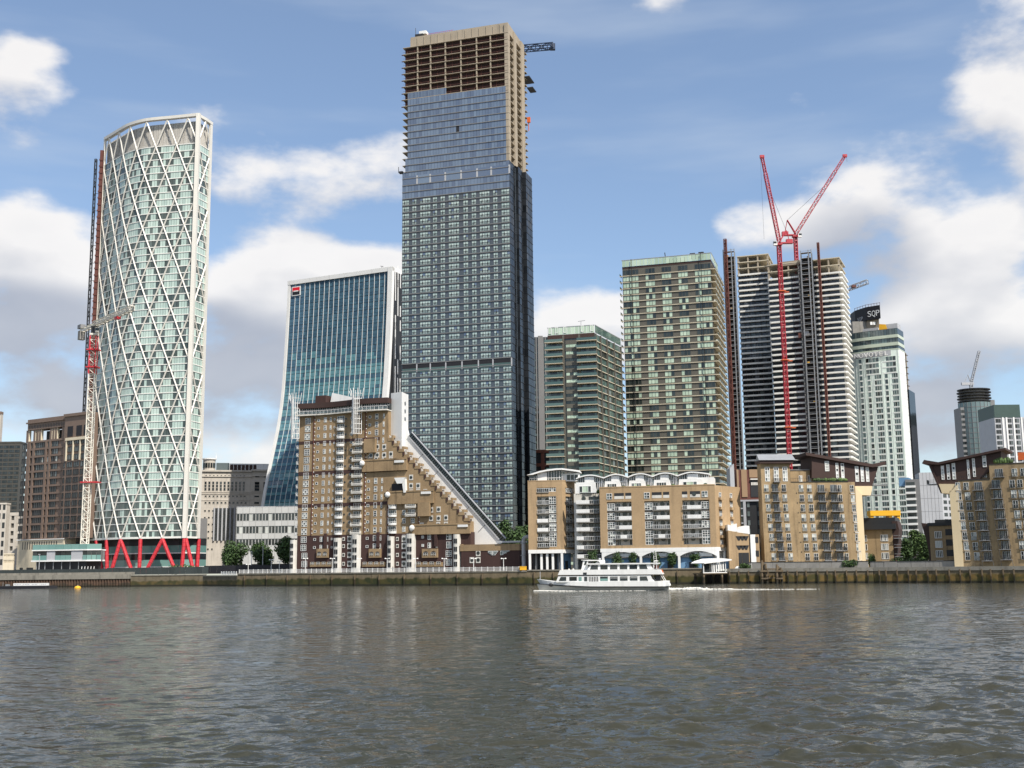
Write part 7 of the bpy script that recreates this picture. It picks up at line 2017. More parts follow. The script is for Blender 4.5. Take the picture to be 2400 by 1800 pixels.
    for i in range(9): mb = MB('leafM'); x = u(1010+i*38, 540); mb.ball((x, 1, zt+.7), .6+.3*(i % 3), .6, .5+.25*(i % 2), 8, 5); mb.build('terrace_shrub', b.o)
    # cream pier turned towards the sun
    zp = z(615, 1425)
    mb = MB('cream'); mb.prism([(W_+.02, 0), (W_+2.05, 0), (W_+2.05, z(695, 1490)), (W_+.02, zp)], -.1, 5); mb.build('cream_pier', b.o)
    mb = MB('cream'); s0, s1 = W_+1.9, b.u(X(1600), Y(660)); mb.prism([(s0-1.8, z(612, 1440)), (s0, z(698, 1500)), (s1-.6, z(702, 1590)), (s1, z(625, 1605)), (s1, z(606, 1605)), (s0-2, z(606, 1440))], .6, 7); mb.build('cream_soffit', b.o)
    # the dark wing
    P_ = lambda x, y: b.hit(X(x), Y(y))
    body = [P_(985, 300), P_(985, 520), P_(1260, 565), P_(1418, 575), P_(1430, 605), P_(1605, 608), P_(1668, 405), P_(1600, 412)]
    mb = MB('brownclad'); mb.prism(body, 1.2, 12); mb.build('wing_wall', b.o)
    mb = MB('brownclad'); mb.prism([P_(918, 292), P_(1605, 415), P_(1725, 390), P_(1738, 368), P_(1722, 352), P_(1605, 382), P_(912, 262)], .3, 13); mb.build('wing_roof', b.o)
    for (xa, xb, ya, yb, n) in ((1116, 1164, 350, 452, 4), (1226, 1266, 368, 540, 6), (1280, 1322, 372, 548, 6), (1425, 1470, 400, 560, 5), (1482, 1524, 408, 560, 5), (1535, 1578, 412, 560, 5)):
        a, z1_ = P_(xa, ya); c, z0_ = P_(xb, yb); strip_window(b, fr, a, c, z0_, z1_, 1.2, n)
    for x, y in ((1640, 590), (1600, 690)):
        a, zz = P_(x, y); mb = MB('steel', 'dark'); mb.box(a-.5, a+4.2, 2, 5, zz-.2, zz)
        for q in (.35, .7, 1.05): mb.box(a-.4, a+4.2, 1.98, 2.03, zz+q, zz+q+.06, 1)
        for i in range(9): mb.box(a-.3+i*.55, a-.25+i*.55, 1.98, 2.03, zz, zz+1.05, 1)
        mb.build('balcony', b.o)
    return b
fhC = 2.95
WL = winged_left()
def winged_right():
    X = lambda x: 2140+.1808*x
    Y = lambda y: 1040+.1808*y
    b = Bld('winged_apartment_building', 'yellow brick apartments with a dark brown winged roof pointing left, at the right edge', 'apartment building', P(2253.5, 1250, 316.5), P(2460, 1250, 305), 16)
    D = 16; fr = b.front; W_ = b.W
    u = lambda x, y=1000: b.u(X(x), Y(y)); z = lambda y, x=1000: b.z(X(x), Y(y)); P_ = lambda x, y: b.hit(X(x), Y(y))
    zt = z(472, 800); um = u(1000, 500); zt2 = z(262, 1200)
    mb = MB('brickC'); mb.box(0, um-.01, 0, D, 0, zt); mb.build('wall', b.o)
    mb = MB('brickC'); mb.box(um, W_, .0, D, 0, zt2); mb.build('wall', b.o)
    mb = MB('brickC'); mb.box(u(850, 400), um, 2, D, zt, z(295, 900)); mb.build('upper_wall', b.o)
    for a, c, zz in ((0, um, zt), (um, W_, zt2)): mb = MB('dark'); mb.box(a, c, -.1, .4, zz+.001, zz+.2); mb.build('coping', b.o)
    rows = [z(600+i*130.5, 760) for i in range(8)]
    for i, zz in enumerate(rows):
        t = i/7
        juliet(b, fr, u(613+(675-613)*t), zz+.1, 1.2, rail=False)
        if i: mb = MB('white'); a = u(613+(675-613)*t); mb.box(a-.6, a+.6, -.14, 0, zz+2.35+.1, zz+2.85+.1); mb.build('spandrel', b.o)
        juliet(b, fr, u(722+(795-722)*t), zz)
        steel_balcony(b, fr, u(880+(935-880)*t), zz-.1, 2.7, 1.5)
        steel_balcony(b, fr, u(1112+(1180-1112)*t), zz+.15, 2.8, 1.5)
        juliet(b, fr, u(1325+(1400-1325)*t), zz+.1); juliet(b, fr, u(1425+(1500-1425)*t), zz+.1); juliet(b, fr, u(1640+(1700-1640)*t), zz+.2)
    steel_balcony(b, fr, u(1115, 400), z(432, 1110), 2.8, 1.4, False)
    for x in (1318, 1430, 1600): juliet(b, fr, u(x, 400), z(425, 1318))
    a = u(905, 400); put('window', win_mesh(1.2, 1.9, 2, 1, 'white', ['glass_dark', 'curtain'], .12, .1), b.o, (a-.5, 2, z(432, 900)))
    mb = MB('dark')
    for i in range(18): x = .3+um*i/18; mb.box(x, x+.05, .1, .15, zt+.2, zt+1.2)
    mb.box(.2, um, .1, .16, zt+1.2, zt+1.27); mb.build('terrace_rail', b.o)
    # cream pier and soffit
    zc = z(523, 590)
    mb = MB('cream'); mb.prism([(-2.35, 0), (-.02, 0), (-.02, zc), (-2.35, z(640, 495))], -.1, 5); mb.build('cream_pier', b.o)
    mb = MB('cream'); mb.prism([P_(330, 530), P_(370, 642), P_(490, 645), P_(588, 535), P_(588, 520), P_(330, 520)], .6, 7); mb.build('cream_soffit', b.o)
    body = [P_(190, 272), P_(312, 522), P_(590, 522), P_(592, 470), P_(850, 460), P_(1000, 330), P_(1130, 262), P_(1130, 90), P_(325, 262)]
    mb = MB('brownclad'); mb.prism(body, 1.2, 12); mb.build('wing_wall', b.o)
    mb = MB('brownclad'); mb.prism([P_(112, 252), P_(125, 262), P_(325, 270), P_(1200, 78), P_(1195, 50), P_(325, 238), P_(140, 208)], .2, 13); mb.build('wing_roof', b.o)
    mb = MB('brownclad'); mb.prism([P_(190, 268), P_(350, 640), P_(372, 640), P_(225, 268)], .8, 7); mb.build('wing_edge', b.o)
    for (xa, xb, ya, yb, n) in ((348, 402, 282, 462, 5), (420, 475, 265, 460, 5), (488, 545, 248, 458, 5), (683, 730, 203, 452, 7), (753, 806, 185, 425, 6), (885, 946, 155, 297, 4)):
        a, z1_ = P_(xa, ya); c, z0_ = P_(xb, yb); strip_window(b, fr, a, c, z0_, z1_, 1.2, n)
    a, zz = P_(150, 515); c = P_(300, 515)[0]; mb = MB('steel', 'dark'); mb.box(a, c+1, 3, 6, zz-.2, zz)
    for q in (.35, .7, 1.05): mb.box(a, c+1, 2.98, 3.04, zz+q, zz+q+.06, 1)
    mb.box(a, a+.06, 3, 6, zz, zz+1.1, 1); mb.build('balcony', b.o)
    mb = MB('orange'); a, zz = P_(1352, 205); c = P_(1480, 205)[0]; mb.box(a, c, 1.5, 3, zz, P_(1352, 108)[1]); mb.build('roof_awning', b.o)
    for i in range(7): mb = MB('leafM'); a, zz = P_(1060+i*32, 240); mb.ball((a, 1.5, zz+.3), .8, .7, .7+.3*(i % 3), 8, 5); mb.build('terrace_shrub', b.o)
    return b
winged_right()
def low_block(label, p0, p1, ztop_px, zpx, wx, D=12, dark=None, nrow=4):
    b = Bld('low_brick_apartments', label, 'apartment building', p0, p1, D)
    zt = b.z(*zpx); mb = MB('brickC'); mb.box(0, b.W, 0, D, 0, zt); mb.build('wall', b.o)
    for i in range(nrow):
        zz = zt-3.6-i*2.75
        for (a, w, n) in wx:
            g = [random.choice(['glass_dark', 'curtain', 'glass_mid']) for _ in range(n)]
            put('window', win_mesh(w, 2.0 if i < nrow-1 else 1.6, n, 1, 'white', g, .13, .1), b.o, (a*b.W, 0, max(.2, zz)))
    return b
b = low_block('low yellow brick block under a dark flat roof beside the left winged apartments', P(2020, 1290, 360), P(2094, 1290, 356), None, (2060, 1241), ((.62, 2.2, 4), (.06, 1.2, 2)))
zt = b.z(2060, 1241); mb = MB('dark'); mb.box(-1, b.W+1.2, -1, 12, zt, b.z(2060, 1228)); mb.box(-1, b.W+1.0, .5, 11, b.z(2060, 1228)+.01, b.z(2060, 1213)); mb.build('roof', b.o)
mb = MB('brownclad'); mb.prism([(b.W+.01, 0), (b.W+.4, 0), (b.W+2.0, zt), (b.W+1.6, zt+2.5), (b.W-.0, zt+2.5)], .2, 9); mb.build('wing_edge', b.o)
for i in range(3): mb = MB('steel'); z = 3+i*2.8; mb.box(b.W+.4, b.W+2.4, -.8, 2, z, z+.15); mb.box(b.W+.4, b.W+2.4, -.8, -.75, z+.9, z+1); mb.build('balcony', b.o)
r_ = thing('yellow_site_unit', 'bright yellow cabin on legs above the dark flat roof, in front of the hotel tower', 'cabin', (*P(2040, 1205, 400), GZ))
o = at(2040, 1213, 400); o2 = at(2110, 1196, 400); w = o2.x-o.x; z0_, z1_ = o.z-GZ, o2.z-GZ
mb = MB('yellow'); mb.box(0, w, 0, 4, z0_+.6, z1_); mb.build('cabin', r_)
for x in (.1, w*.62, w-1.2): mb = MB('yellow'); mb.box(x, x+1.1, .3, 3, z0_-.8, z0_+.599); mb.build('leg', r_)
for x in (.3, w-.7): mb = MB('dark'); mb.box(x, x+.4, .5, .9, 0, z0_-.8); mb.build('post', r_)
b = low_block('low yellow brick block with a blue-black roof left of the right winged apartments', P(2181, 1290, 338), P(2242, 1290, 334), None, (2210, 1232), ((.2, 2.0, 4),))
zt = b.z(2210, 1232); mb = MB('dark'); mb.box(-.3, b.W+1, -.5, 12, zt, zt+.9); mb.box(1.5, b.W, 1, 9, zt+.9, zt+1.8); mb.build('roof', b.o)
for i in range(4): mb = MB('dark'); z = zt-2.6-i*3.0; mb.box(b.W*.62, b.W-.2, -.03, 0, z, z+1.6); mb.box(b.W*.62, b.W-.2, -.06, -.03, z-.2, z+.05); mb.build('recess', b.o)
mb = MB('brownclad'); mb.prism([(-.3, 0), (-.01, 0), (-.01, zt+.5), (-2.2, zt+1.0), (-.8, zt*.55)], .2, 8); mb.build('wing_edge', b.o)
# ================================================================ trees and shrubs
def tpx(name, label, px, ytop, w_px, Y, ybase=None, **k):
    a = at(px, ytop, Y); tree(name, label, a.x, Y, a.z-GZ, w_px*Y/FPX, **k)
tg = 'round street trees in front of the panelled office'
tpx('tree', 'leftmost of the three round dark trees in front of the white panelled office', 551, 1263, 66, 446, group=tg, seed=11, n=2600, s=.5)
tpx('tree', 'middle of the three round dark trees in front of the white panelled office', 611, 1262, 60, 446, group=tg, seed=12, n=2600, s=.5)
tpx('tree', 'tallest round tree, beside the left corner of the sloping yellow brick apartments', 670, 1250, 58, 440, group=tg, seed=13, n=2600, s=.5)
tg = 'trees behind the white chute'
for i, (px, yt, w, Y) in enumerate(((1150, 1216, 60, 430), (1185, 1212, 60, 436), (1222, 1224, 56, 430), (1205, 1236, 60, 418))):
    tpx('tree', ['dark tree next to the lower end of the white chute', 'tallest dark tree between the white chute and the tall dark tower', 'dark tree beside the grey vent pipe', 'lower dark tree in front of the clump behind the white chute'][i], px, yt, w, Y, group=tg, seed=20+i, n=2200, s=.55, base=.05)
tg = 'small trees in front of the riverside flats'
for i, (px, yt, w) in enumerate(((1389, 1289, 34), (1446, 1288, 33), (1481, 1291, 26), (1536, 1289, 28), (1575, 1292, 28), (1629, 1291, 29))):
    tpx('small_tree', ['small dark tree below the recessed balconies', 'small dark tree before the first white arch', 'narrower small tree before the first white column pair', 'small tree before the second white arch beside the ladder', 'small tree right of the middle white arch', 'small tree before the third white arch'][i], px, yt, w, 348.5, group=tg, seed=30+i, n=900, s=.28, base=.0)
tg = 'trees in the gap between the winged apartments'
for i, (px, yt, w, Y) in enumerate(((2140, 1232, 44, 400), (2160, 1240, 40, 385), (2122, 1255, 40, 372), (2174, 1262, 30, 368))):
    tpx('tree', ['tallest green tree in the gap between the winged brick apartments', 'green tree right of the tallest one in the gap between the winged apartments', 'dark tree left in the gap between the winged apartments', 'dark tree beside the right low brick block'][i], px, yt, w, Y, group=tg, seed=40+i, n=2000, s=.42, base=.0, m='leafM' if i < 2 else 'leafD')
for i, (px, w, h, Y, lb) in enumerate(((2100, 40, 3.4, 352, 'low dark bush at the foot of the left low brick block'), (2140, 70, 3.0, 345, 'long clipped bush above the concrete parapet in the gap'), (2172, 46, 2.6, 343, 'bush in front of the right low brick block'), (2044, 24, 4.2, 344, 'shrub between the cream pier and the left low brick block'), (1990, 34, 2.4, 334, 'reddish low shrub left of the cream pier'), (1748, 30, 1.6, 345, 'small shrub by the white-gabled house'))):
    p = at(px, 1300, Y); bush(lb, p.x, Y, h, w*Y/FPX, 60+i, 'leafM' if i in (1, 3) else 'leafD', s=.3)
for i, (px, w, h, lb) in enumerate(((390, 34, 1.6, 'low green bush at the foot of the red legs'), (430, 42, 2.6, 'green bush beside the right-hand red legs'), (466, 36, 2.2, 'dark bush right of the red legs'), (318, 26, 1.2, 'sparse bush before the middle red legs'))):
    p = at(px, 1320, 441); bush(lb, p.x, 433.5, h+1.2, w*441/FPX, 70+i, 'leafM', s=.35)

# ================================================================ promenade furniture
def railing(label, a, b, n, zb):
    fr, L = seg_frame(a, b); root = thing('white_railing', label, 'railing', (a[0], a[1], zb), fr.a)
    me = MB('white').box(-.09, .09, -.09, .09, 0, 1.35).mesh('post')
    repeat('post', me, root, ID, [(i*L/n, 0, 0) for i in range(n+1)])
    for z, t in ((1.12, .1), (.62, .06), (.14, .08)): mb = MB('white'); mb.box(0, L, -t/2, t/2, z, z+t); mb.build('rail', root)
    me = MB('white')
    k = 5
    for i in range(k): me.box(L/n*(i+1)/(k+1)-.03, L/n*(i+1)/(k+1)+.03, -.03, .03, .2, 1.12)
    me = me.mesh('baluster_panel'); repeat('baluster_panel', me, root, ID, [(i*L/n, 0, 0) for i in range(n)])
def on(px, Yt):
    return P(px, 1340, Yt)
railing('long white railing along the river wall in front of the sloping yellow brick apartments', (-95.5, 402.4), (-30, 371.6), 36, 4.3)
railing('white railing in front of the low brown brick building', (-29.8, 371.5), (1.5, 358.8), 16, 4.3)
railing('lower white railing on the set-forward corner of river wall', (-103.5, 409.4), (-96.5, 402.6), 6, 3.7)
lg = 'white twin-headed lamps along the promenade'
def lamp(label, px, ytop, wall_off, Y, zb=GZ):
    p = at(px, ytop, Y); root = thing('street_lamp', label, 'lamp', (p.x, Y, zb), 0, lg); h = p.z-zb
    mb = MB('white'); mb.tube((0, 0, 0), (0, 0, h), .12, 6, r2=.08); mb.tube((0, 0, 0), (0, 0, 1.1), .24, 6, r2=.2); mb.build('post', root)
    for s in (-1, 1): mb = MB('white'); mb.tube((0, 0, h-.25), (s*.55, 0, h-.1), .06, 4); mb.tube((s*.62, 0, h-.25), (s*.62, 0, h+.05), .3, 7, r2=.2); mb.build('lamp_head', root)
def wy(x):   # a little behind the wall line
    for (x0, y0), (x1, y1) in zip(BANK, BANK[1:]):
        if x0 <= x <= x1: return y0+(y1-y0)*(x-x0)/(x1-x0)
names = ['below the leftmost window column of the sloping apartments', 'beside the second pale pier of the sloping apartments', 'before the third pale pier of the sloping apartments', 'before the fourth pale pier of the sloping apartments', 'before the fifth pale pier of the sloping apartments', 'before the right loggia of the sloping apartments', 'before the left end of the low brown brick building', 'before the middle of the low brown brick building']
for i, px in enumerate((716, 779, 842, 907.5, 974, 1041, 1110, 1180)):
    Y = 385
    for _ in range(6): Y = wy((px-1200)*Y/FPX)+1.6
    lamp('white twin-headed lamp post '+names[i], px, 1308, 0, Y, 4.3)
for i, (px, yt, lb) in enumerate(((582, 1322, 'shortest white twin-headed lamp post, on the set-forward wall corner'), (636, 1311, 'white twin-headed lamp post before the tall round tree, the left one of two'), (655, 1315, 'white twin-headed lamp post before the tall round tree, the right one of two'))):
    lamp(lb, px, yt, 0, (414, 424, 421)[i], 3.7 if i == 0 else GZ)
for i, (px, yt, lb) in enumerate(((590, 1293, 'slim grey pole in front of the leftmost round tree'), (616.5, 1282, 'taller slim grey pole in front of the middle round tree'), (93, 1300, 'slim pale pole in front of the glass pavilion'))):
    p = at(px, yt, 436); root = thing('lamp_post', lb, 'pole', (p.x, 436, GZ)); mb = MB('lightgrey'); mb.tube((0, 0, 0), (0, 0, p.z-GZ), .16, 6, r2=.1); mb.build('post', root)
    mb = MB('lightgrey'); mb.box(-.5, .2, -.2, .2, p.z-GZ, p.z-GZ+.2); mb.build('lamp_head', root)
p = at(1226, 1337, 356.5); root = thing('yellow_bin', 'yellow storage bin on the river wall below the grey vent pipe', 'bin', (p.x-1.0, 357.3, 4.5))
mb = MB('yellow'); mb.box(0, 2.1, 0, 1.2, 0, 1.0); mb.build('body', root); mb = MB('yellow'); mb.box(-.06, 2.16, -.06, 1.26, 1.0, 1.18); mb.build('lid', root)
r_ = at(1535, 1300, 347); root = thing('ladder', 'white ladder leaning up before the second white arch', 'ladder', (r_.x, 347.2, GZ))
for s in (-.4, .4): mb = MB('white'); mb.tube((s*1.4, -1, 0), (s*.7, .4, 6.2), .07, 4); mb.build('stile', root)
for i in range(10): mb = MB('white'); t = i/10; w = .56-.28*t; mb.tube((-w, -1+1.4*t, 6.2*t+.3), (w, -1+1.4*t, 6.2*t+.3), .05, 4); mb.build('rung', root)

# covered white gangway landing
def shelter():
    A, Bq = P(1648, 1330, 334), P(1704, 1330, 341)
    b = Bld('gangway_shelter', 'white covered gangway landing on posts, right of the passenger boat', 'pier shelter', A, Bq, 4, 0)
    u = lambda x: b.u(1220+.2351*x, 1330); z = lambda y: b.z(1680, 1080+.2351*y)
    W_ = b.W
    mb = MB('timberw')
    for x in (.2, W_*.78): 
        for y in (.2, 3.2): mb = MB('timberw'); mb.box(x, x+.6, y, y+.6, -1.5, z(1120)); mb.build('pile', b.o)
    mb = MB('timber'); mb.box(0, W_, 0, 4, z(1128), z(1118)); mb.build('deck', b.o)
    roof = [(u(1818), z(1025)), (u(2052), z(1000)), (u(2095), z(992)), (u(2090), z(983)), (u(2000), z(972)), (u(1930), z(975)), (u(1850), z(998)), (u(1815), z(1018))]
    mb = MB('white'); mb.prism(roof, -.6, 4.4); mb.build('roof', b.o)
    mb = MB('white')
    for x in (u(1826), u(1910), u(2045)): mb = MB('white'); mb.box(x-.12, x+.12, 0, .2, z(1118), z(1008)); mb.build('post', b.o)
    for i in range(5): mb = MB('white'); x = u(1925)+i*(u(2040)-u(1925))/5; mb.box(x, x+.5, .05, .15, z(1112-i*4), z(1015)); mb.build('panel', b.o)
    mb = MB('glass_dark'); mb.box(u(1835), u(1905), .9, 1.0, z(1110), z(1020)); mb.build('screen', b.o)
    mb = MB('white'); mb.box(0, W_, .02, .1, z(1122), z(1110)); mb.build('skirt', b.o)
    mb = MB('offwhite'); mb.box(u(1915), u(2045), 3.7, 3.8, z(1112), z(1010)); mb.build('back_screen', b.o)
    return b
shelter()
p = at(1718, 1325, 346); root = thing('blue_container', 'blue storage container behind the gangway shelter', 'container', (p.x-2, 347, GZ))
mb = MB('blue'); mb.box(0, 3.2, 0, 2.4, 0, 2.5); mb.build('body', root)
for i in range(6): mb = MB('blue'); mb.box(.3+i*.5, .5+i*.5, -.06, -.003, .1, 2.4); mb.build('rib', root)
p = at(1734, 1325, 345); root = thing('white_dinghy', 'small white upturned dinghy beside the blue container', 'dinghy', (p.x, 346, GZ))
mb = MB('white'); mb.ball((0, 0, .2), 1.9, .8, .9, 12, 6); mb.build('hull', root)
# timber dolphins
for k, (px, Y, lb) in enumerate(((1790, 336, 'tall timber mooring dolphin standing in the water, left one of the pair'), (1825, 334, 'timber mooring dolphin standing in the water, right one of the pair'))):
    p = at(px, 1330, Y); root = thing('mooring_dolphin', lb, 'mooring post', (p.x, Y, 0)); h = 6.6 if k == 0 else 5.4
    for dx, dy, hh in ((-.5, 0, h), (.6, .3, h-.9), (.1, 1.0, h-.5)): mb = MB('timberw'); mb.tube((dx*1.5, dy, -1.5), (dx, dy, hh), .4, 7, r2=.32); mb.build('pile', root)
    mb = MB('timber'); mb.box(-1, 1.2, -.5, -.2, 3.3, 3.8); mb.box(-.9, 1.1, -.45, -.15, 1.2, 1.6); mb.build('cross_timber', root)
a, b_ = at(1797, 1341, 335.6), at(1824, 1341, 334.6); root = thing('timber_walkway', 'timber beam spanning between the two mooring dolphins', 'walkway', (a.x, 335.5, 0))
mb = MB('timber'); mb.box(0, b_.x-a.x, 0, .5, 3.9, 4.3); mb.build('beam', root); mb = MB('timber'); mb.box(0, b_.x-a.x, .1, .35, 1.4, 1.7); mb.build('brace', root)
for k, px in enumerate((1746, 1752, 1759, 1766, 1773)):
    p = at(px, 1345, 340); root = thing('timber_pile', ['leftmost blackened timber pile beside the gangway shelter', 'second blackened pile right of the gangway shelter', 'middle one of five blackened piles right of the gangway shelter', 'fourth blackened pile, left of the mooring dolphin', 'rightmost of five blackened piles, nearest the mooring dolphin'][k], 'pile', (p.x, 341, 0), 0, 'blackened piles beside the gangway shelter')
    mb = MB('timberw'); mb.tube((0, 0, -1.5), (0, .3, 3.2+.35*(k % 3)), .34, 7, r2=.28); mb.build('post', root)

# ================================================================ people on the promenade
M['skin'] = mat('skin', (.45, .27, .19), .6, var=.03)
M['cloth1'] = mat('pale_shirt', (.55, .5, .48), .9, var=.1)
M['cloth2'] = mat('red_top', (.42, .10, .08), .9, var=.1)
M['jeans'] = mat('dark_trousers', (.04, .05, .075), .9, var=.1)
def person(label, x, y, zb, top, face):
    root = thing('person', label, 'person', (x, y, zb), face)
    v = [(0, 0, .95), (0, 0, 1.2), (0, 0, 1.42), (0, -.01, 1.52), (0, -.03, 1.62), (0, -.02, 1.72),
         (.18, 0, 1.40), (.25, -.02, 1.12), (.24, -.14, .92), (-.18, 0, 1.40), (-.25, .02, 1.12), (-.24, -.06, .88),
         (.10, 0, .90), (.12, -.10, .48), (.12, .02, .06), (.12, -.14, .03), (-.10, 0, .90), (-.12, .08, .48), (-.12, .14, .06), (-.12, 0, .03)]
    e = [(0, 1), (1, 2), (2, 3), (3, 4), (4, 5), (2, 6), (6, 7), (7, 8), (2, 9), (9, 10), (10, 11), (0, 12), (12, 13), (13, 14), (14, 15), (0, 16), (16, 17), (17, 18), (18, 19)]
    rad = [.15, .14, .15, .06, .10, .09, .075, .055, .04, .075, .055, .04, .10, .075, .05, .04, .10, .075, .05, .04]
    me = bpy.data.meshes.new('body'); me.from_pydata(v, e, []); o = put('body', me, root)
    md = o.modifiers.new('skin', 'SKIN'); sk = me.skin_vertices[0].data if me.skin_vertices else None
    if sk is None:
        me.skin_vertices.new() if hasattr(me.skin_vertices, 'new') else None
        sk = me.skin_vertices[0].data if me.skin_vertices else []
    for i, r in enumerate(rad):
        if i < len(sk): sk[i].radius = (r, r*.8); sk[i].use_root = (i == 0)
    o.modifiers.new('sub', 'SUBSURF').levels = 1
    dg = bpy.context.evaluated_depsgraph_get(); m2 = bpy.data.meshes.new_from_object(o.evaluated_get(dg)); o.modifiers.clear(); o.data = m2
    m2.materials.clear()
    for k in ('skin', top, 'jeans'): m2.materials.append(M[k])
    for p in m2.polygons:
        z = p.center.z; p.material_index = 0 if z > 1.5 or (abs(p.center.x) > .2 and z < 1.0) else 1 if z > .93 else 2; p.use_smooth = True
    mb = MB('bark'); mb.ball((0, .02, 1.72), .105, .115, .10, 8, 6); mb.build('hair', root)
for px, Y, top, lb in ((1869, 341.3, 'cloth1', 'person in a pale top walking behind the left concrete parapet'), (2102, 332.5, 'cloth2', 'person in a dark red top behind the end of the left concrete parapet'), (2177, 327.2, 'cloth1', 'person in a pale top walking in the gap between the winged apartments'), (2256, 318.6, 'cloth1', 'person in pale clothes standing before the right cream pier')):
    p = at(px, 1325, Y); person(lb, p.x, Y, GZ+.45, top, R(random.choice((70, -80, 20))))
p = at(927, 1335, 386); person('person in dark clothes at the white railing before the sloping yellow brick apartments', p.x, wy(p.x)+2.0, GZ+.1, 'jeans', R(200))

# ================================================================ boats
def passenger_boat():
    b = Bld('passenger_boat', 'white two-deck passenger boat heading left across the river', 'boat', P(1253, 1384, 267), P(1567, 1386, 261), 6, 0)
    X = lambda x: 1240+.208*x
    Y = lambda y: 1300+.208*y
    zw = b.z(1400, 1388)
    u = lambda x, y=300: b.u(X(x), Y(y)); z = lambda y: b.z(X(800), Y(y))-zw+.05
    L = b.W; Bm = 6.4; cy = Bm/2
    def half(t):      # half breadth along the hull
        return Bm/2*(min(1, (t/.28))**.62 if t < .28 else 1 if t < .9 else 1-.25*((t-.9)/.1)**2)
    n = 26
    xs = [L*i/n for i in range(n+1)]
    zr = lambda x: z(345)+(z(378)-z(345))*min(1, x/L*2.4) if x < L*.42 else z(378)+(z(384)-z(378))*(x/L-.42)/.58
    zb = lambda x: (z(285) if x < .8 else z(285)+(z(318)-z(285))*min(1, x/u(300)))
    def skin(z0f, z1f, m, name, fl0=.8, fl1=1.0, grow=0, t0=0, t1=1):
        mb = MB(m); pr = None
        for x in xs:
            t = x/L
            if t < t0-.001 or t > t1+.001: continue
            h = half(t); a0, a1 = h*fl0+grow, h*fl1+grow; z0, z1 = z0f(x), z1f(x); rk = .9*(1-min(1, t*5))
            cur = [(x+rk*.9, cy-a0, z0), (x, cy-a1, z1), (x, cy+a1, z1), (x+rk*.9, cy+a0, z0)]
            if pr: mb.face([pr[0], cur[0], cur[1], pr[1]]); mb.face([cur[3], pr[3], pr[2], cur[2]]); mb.face([pr[1], cur[1], cur[2], pr[2]]); mb.face([pr[3], cur[3], cur[0], pr[0]])
            else: mb.face(cur[::-1])
            pr = cur
        mb.face(pr); return mb.build(name, b.o)
    M['hullg'] = mat('grey_white_hull', (.50, .49, .45), .5, var=.15, scale=.6)
    skin(lambda x: -.5, zr, 'hullg', 'hull', .72, .98)
    skin(lambda x: zr(x)-.13, lambda x: zr(x)+.13, 'dark', 'rubbing_strake', 1, 1, .1)
    xc = u(300); z1 = z(318)
    skin(zr, lambda x: zb(x) if x < xc else z1, 'white', 'topsides', 1, 1.01, .0)
    # lower saloon
    ws = .12
    def house(pts, name, y0, y1, m='white'): mb = MB(m); mb.prism(pts, y0, y1); return mb.build(name, b.o)
    house([(u(300), z1-.1), (u(1420), z1-.1), (u(1385), z(290)), (u(1372), z(252)), (u(330), z(252))], 'lower_saloon', ws, Bm-ws)
    house([(u(1420), z1-.1), (u(1560), z(322)), (u(1580), z(372)), (u(1420), z(380))], 'stern_bulwark', .5, Bm-.5)
    mb = MB('dark'); mb.box(u(325), u(1500), .0, Bm, z(246), z(240)); mb.build('deck_strake', b.o)
    house([(u(325), z(239)), (u(1505), z(243)), (u(1480), z(195)), (u(1395), z(185)), (u(350), z(184))], 'upper_deck_bulwark', -.02, Bm+.02)
    house([(u(655), z(184)), (u(1400), z(184)), (u(1365), z(126)), (u(690), z(126))], 'upper_saloon', .7, Bm-.7)
    house([(u(640), z(126)), (u(1460), z(126)), (u(1460), z(113)), (u(660), z(112))], 'roof', .4, Bm-.4)
    house([(u(582), z(184)), (u(660), z(184)), (u(660), z(70)), (u(606), z(72))], 'wheelhouse', 1.4, Bm-1.4)
    house([(u(585), z(70)), (u(830), z(74)), (u(832), z(112)), (u(800), z(112)), (u(780), z(84)), (u(660), z(84)), (u(600), z(76)), (u(585), z(76))][::1], 'wheelhouse_roof', 1.2, Bm-1.2)
    house([(u(735), z(112)), (u(835), z(112)), (u(835), z(80)), (u(770), z(82))], 'funnel_casing', 2, Bm-2)
    def pane(pts, y, name='window'):
        mb = MB('glass_dark'); mb.prism(pts, y-.06, y+.02); o = mb.build(name, b.o)
        return o
    def wrect(x0, x1, y0, y1, yy, sl=0, sr=0): return pane([(u(x0), z(y1)), (u(x1+sr), z(y1)), (u(x1), z(y0)), (u(x0+sl), z(y0))], yy)
    wrect(335, 418, 262, 305, ws, 22); wrect(455, 538, 262, 305, ws); wrect(622, 655, 262, 312, ws)
    for x in (915, 1026, 1138): 
        w = wrect(x, x+84, 264, 310, ws); mb = MB('white'); mb.box(u(x), u(x+84), ws-.1, ws-.06, z(281), z(277)); mb.build('bar', w)
    wrect(1250, 1325, 264, 312, ws, 0, 18)
    mb = MB('teal'); mb.box(u(802), u(888), ws-.06, ws, z(310), z(285)); mb.build('poster', b.o); wrect(802, 888, 262, 284, ws)
    mb = MB('teal'); mb.box(u(560), u(592), ws-.05, ws, z(308), z(264)); mb.build('poster', b.o)
    mb = MB('black'); mb.box(u(676), u(784), ws-.05, ws, z(340), z(262)); mb.build('gangway_opening', b.o)
    for i in range(6): mb = MB('white'); x = u(684+i*19); mb.box(x, x+.16, ws-.12, ws-.05, z(338), z(262)); mb.build('gate_bar', b.o)
    for x0, x1, sl, sr in ((685, 775, 18, 0), (804, 885, 0, 0), (913, 996, 0, 0), (1022, 1108, 0, 0), (1133, 1220, 0, 0), (1245, 1322, 0, 16)): wrect(x0, x1, 134, 182, .7, sl, sr)
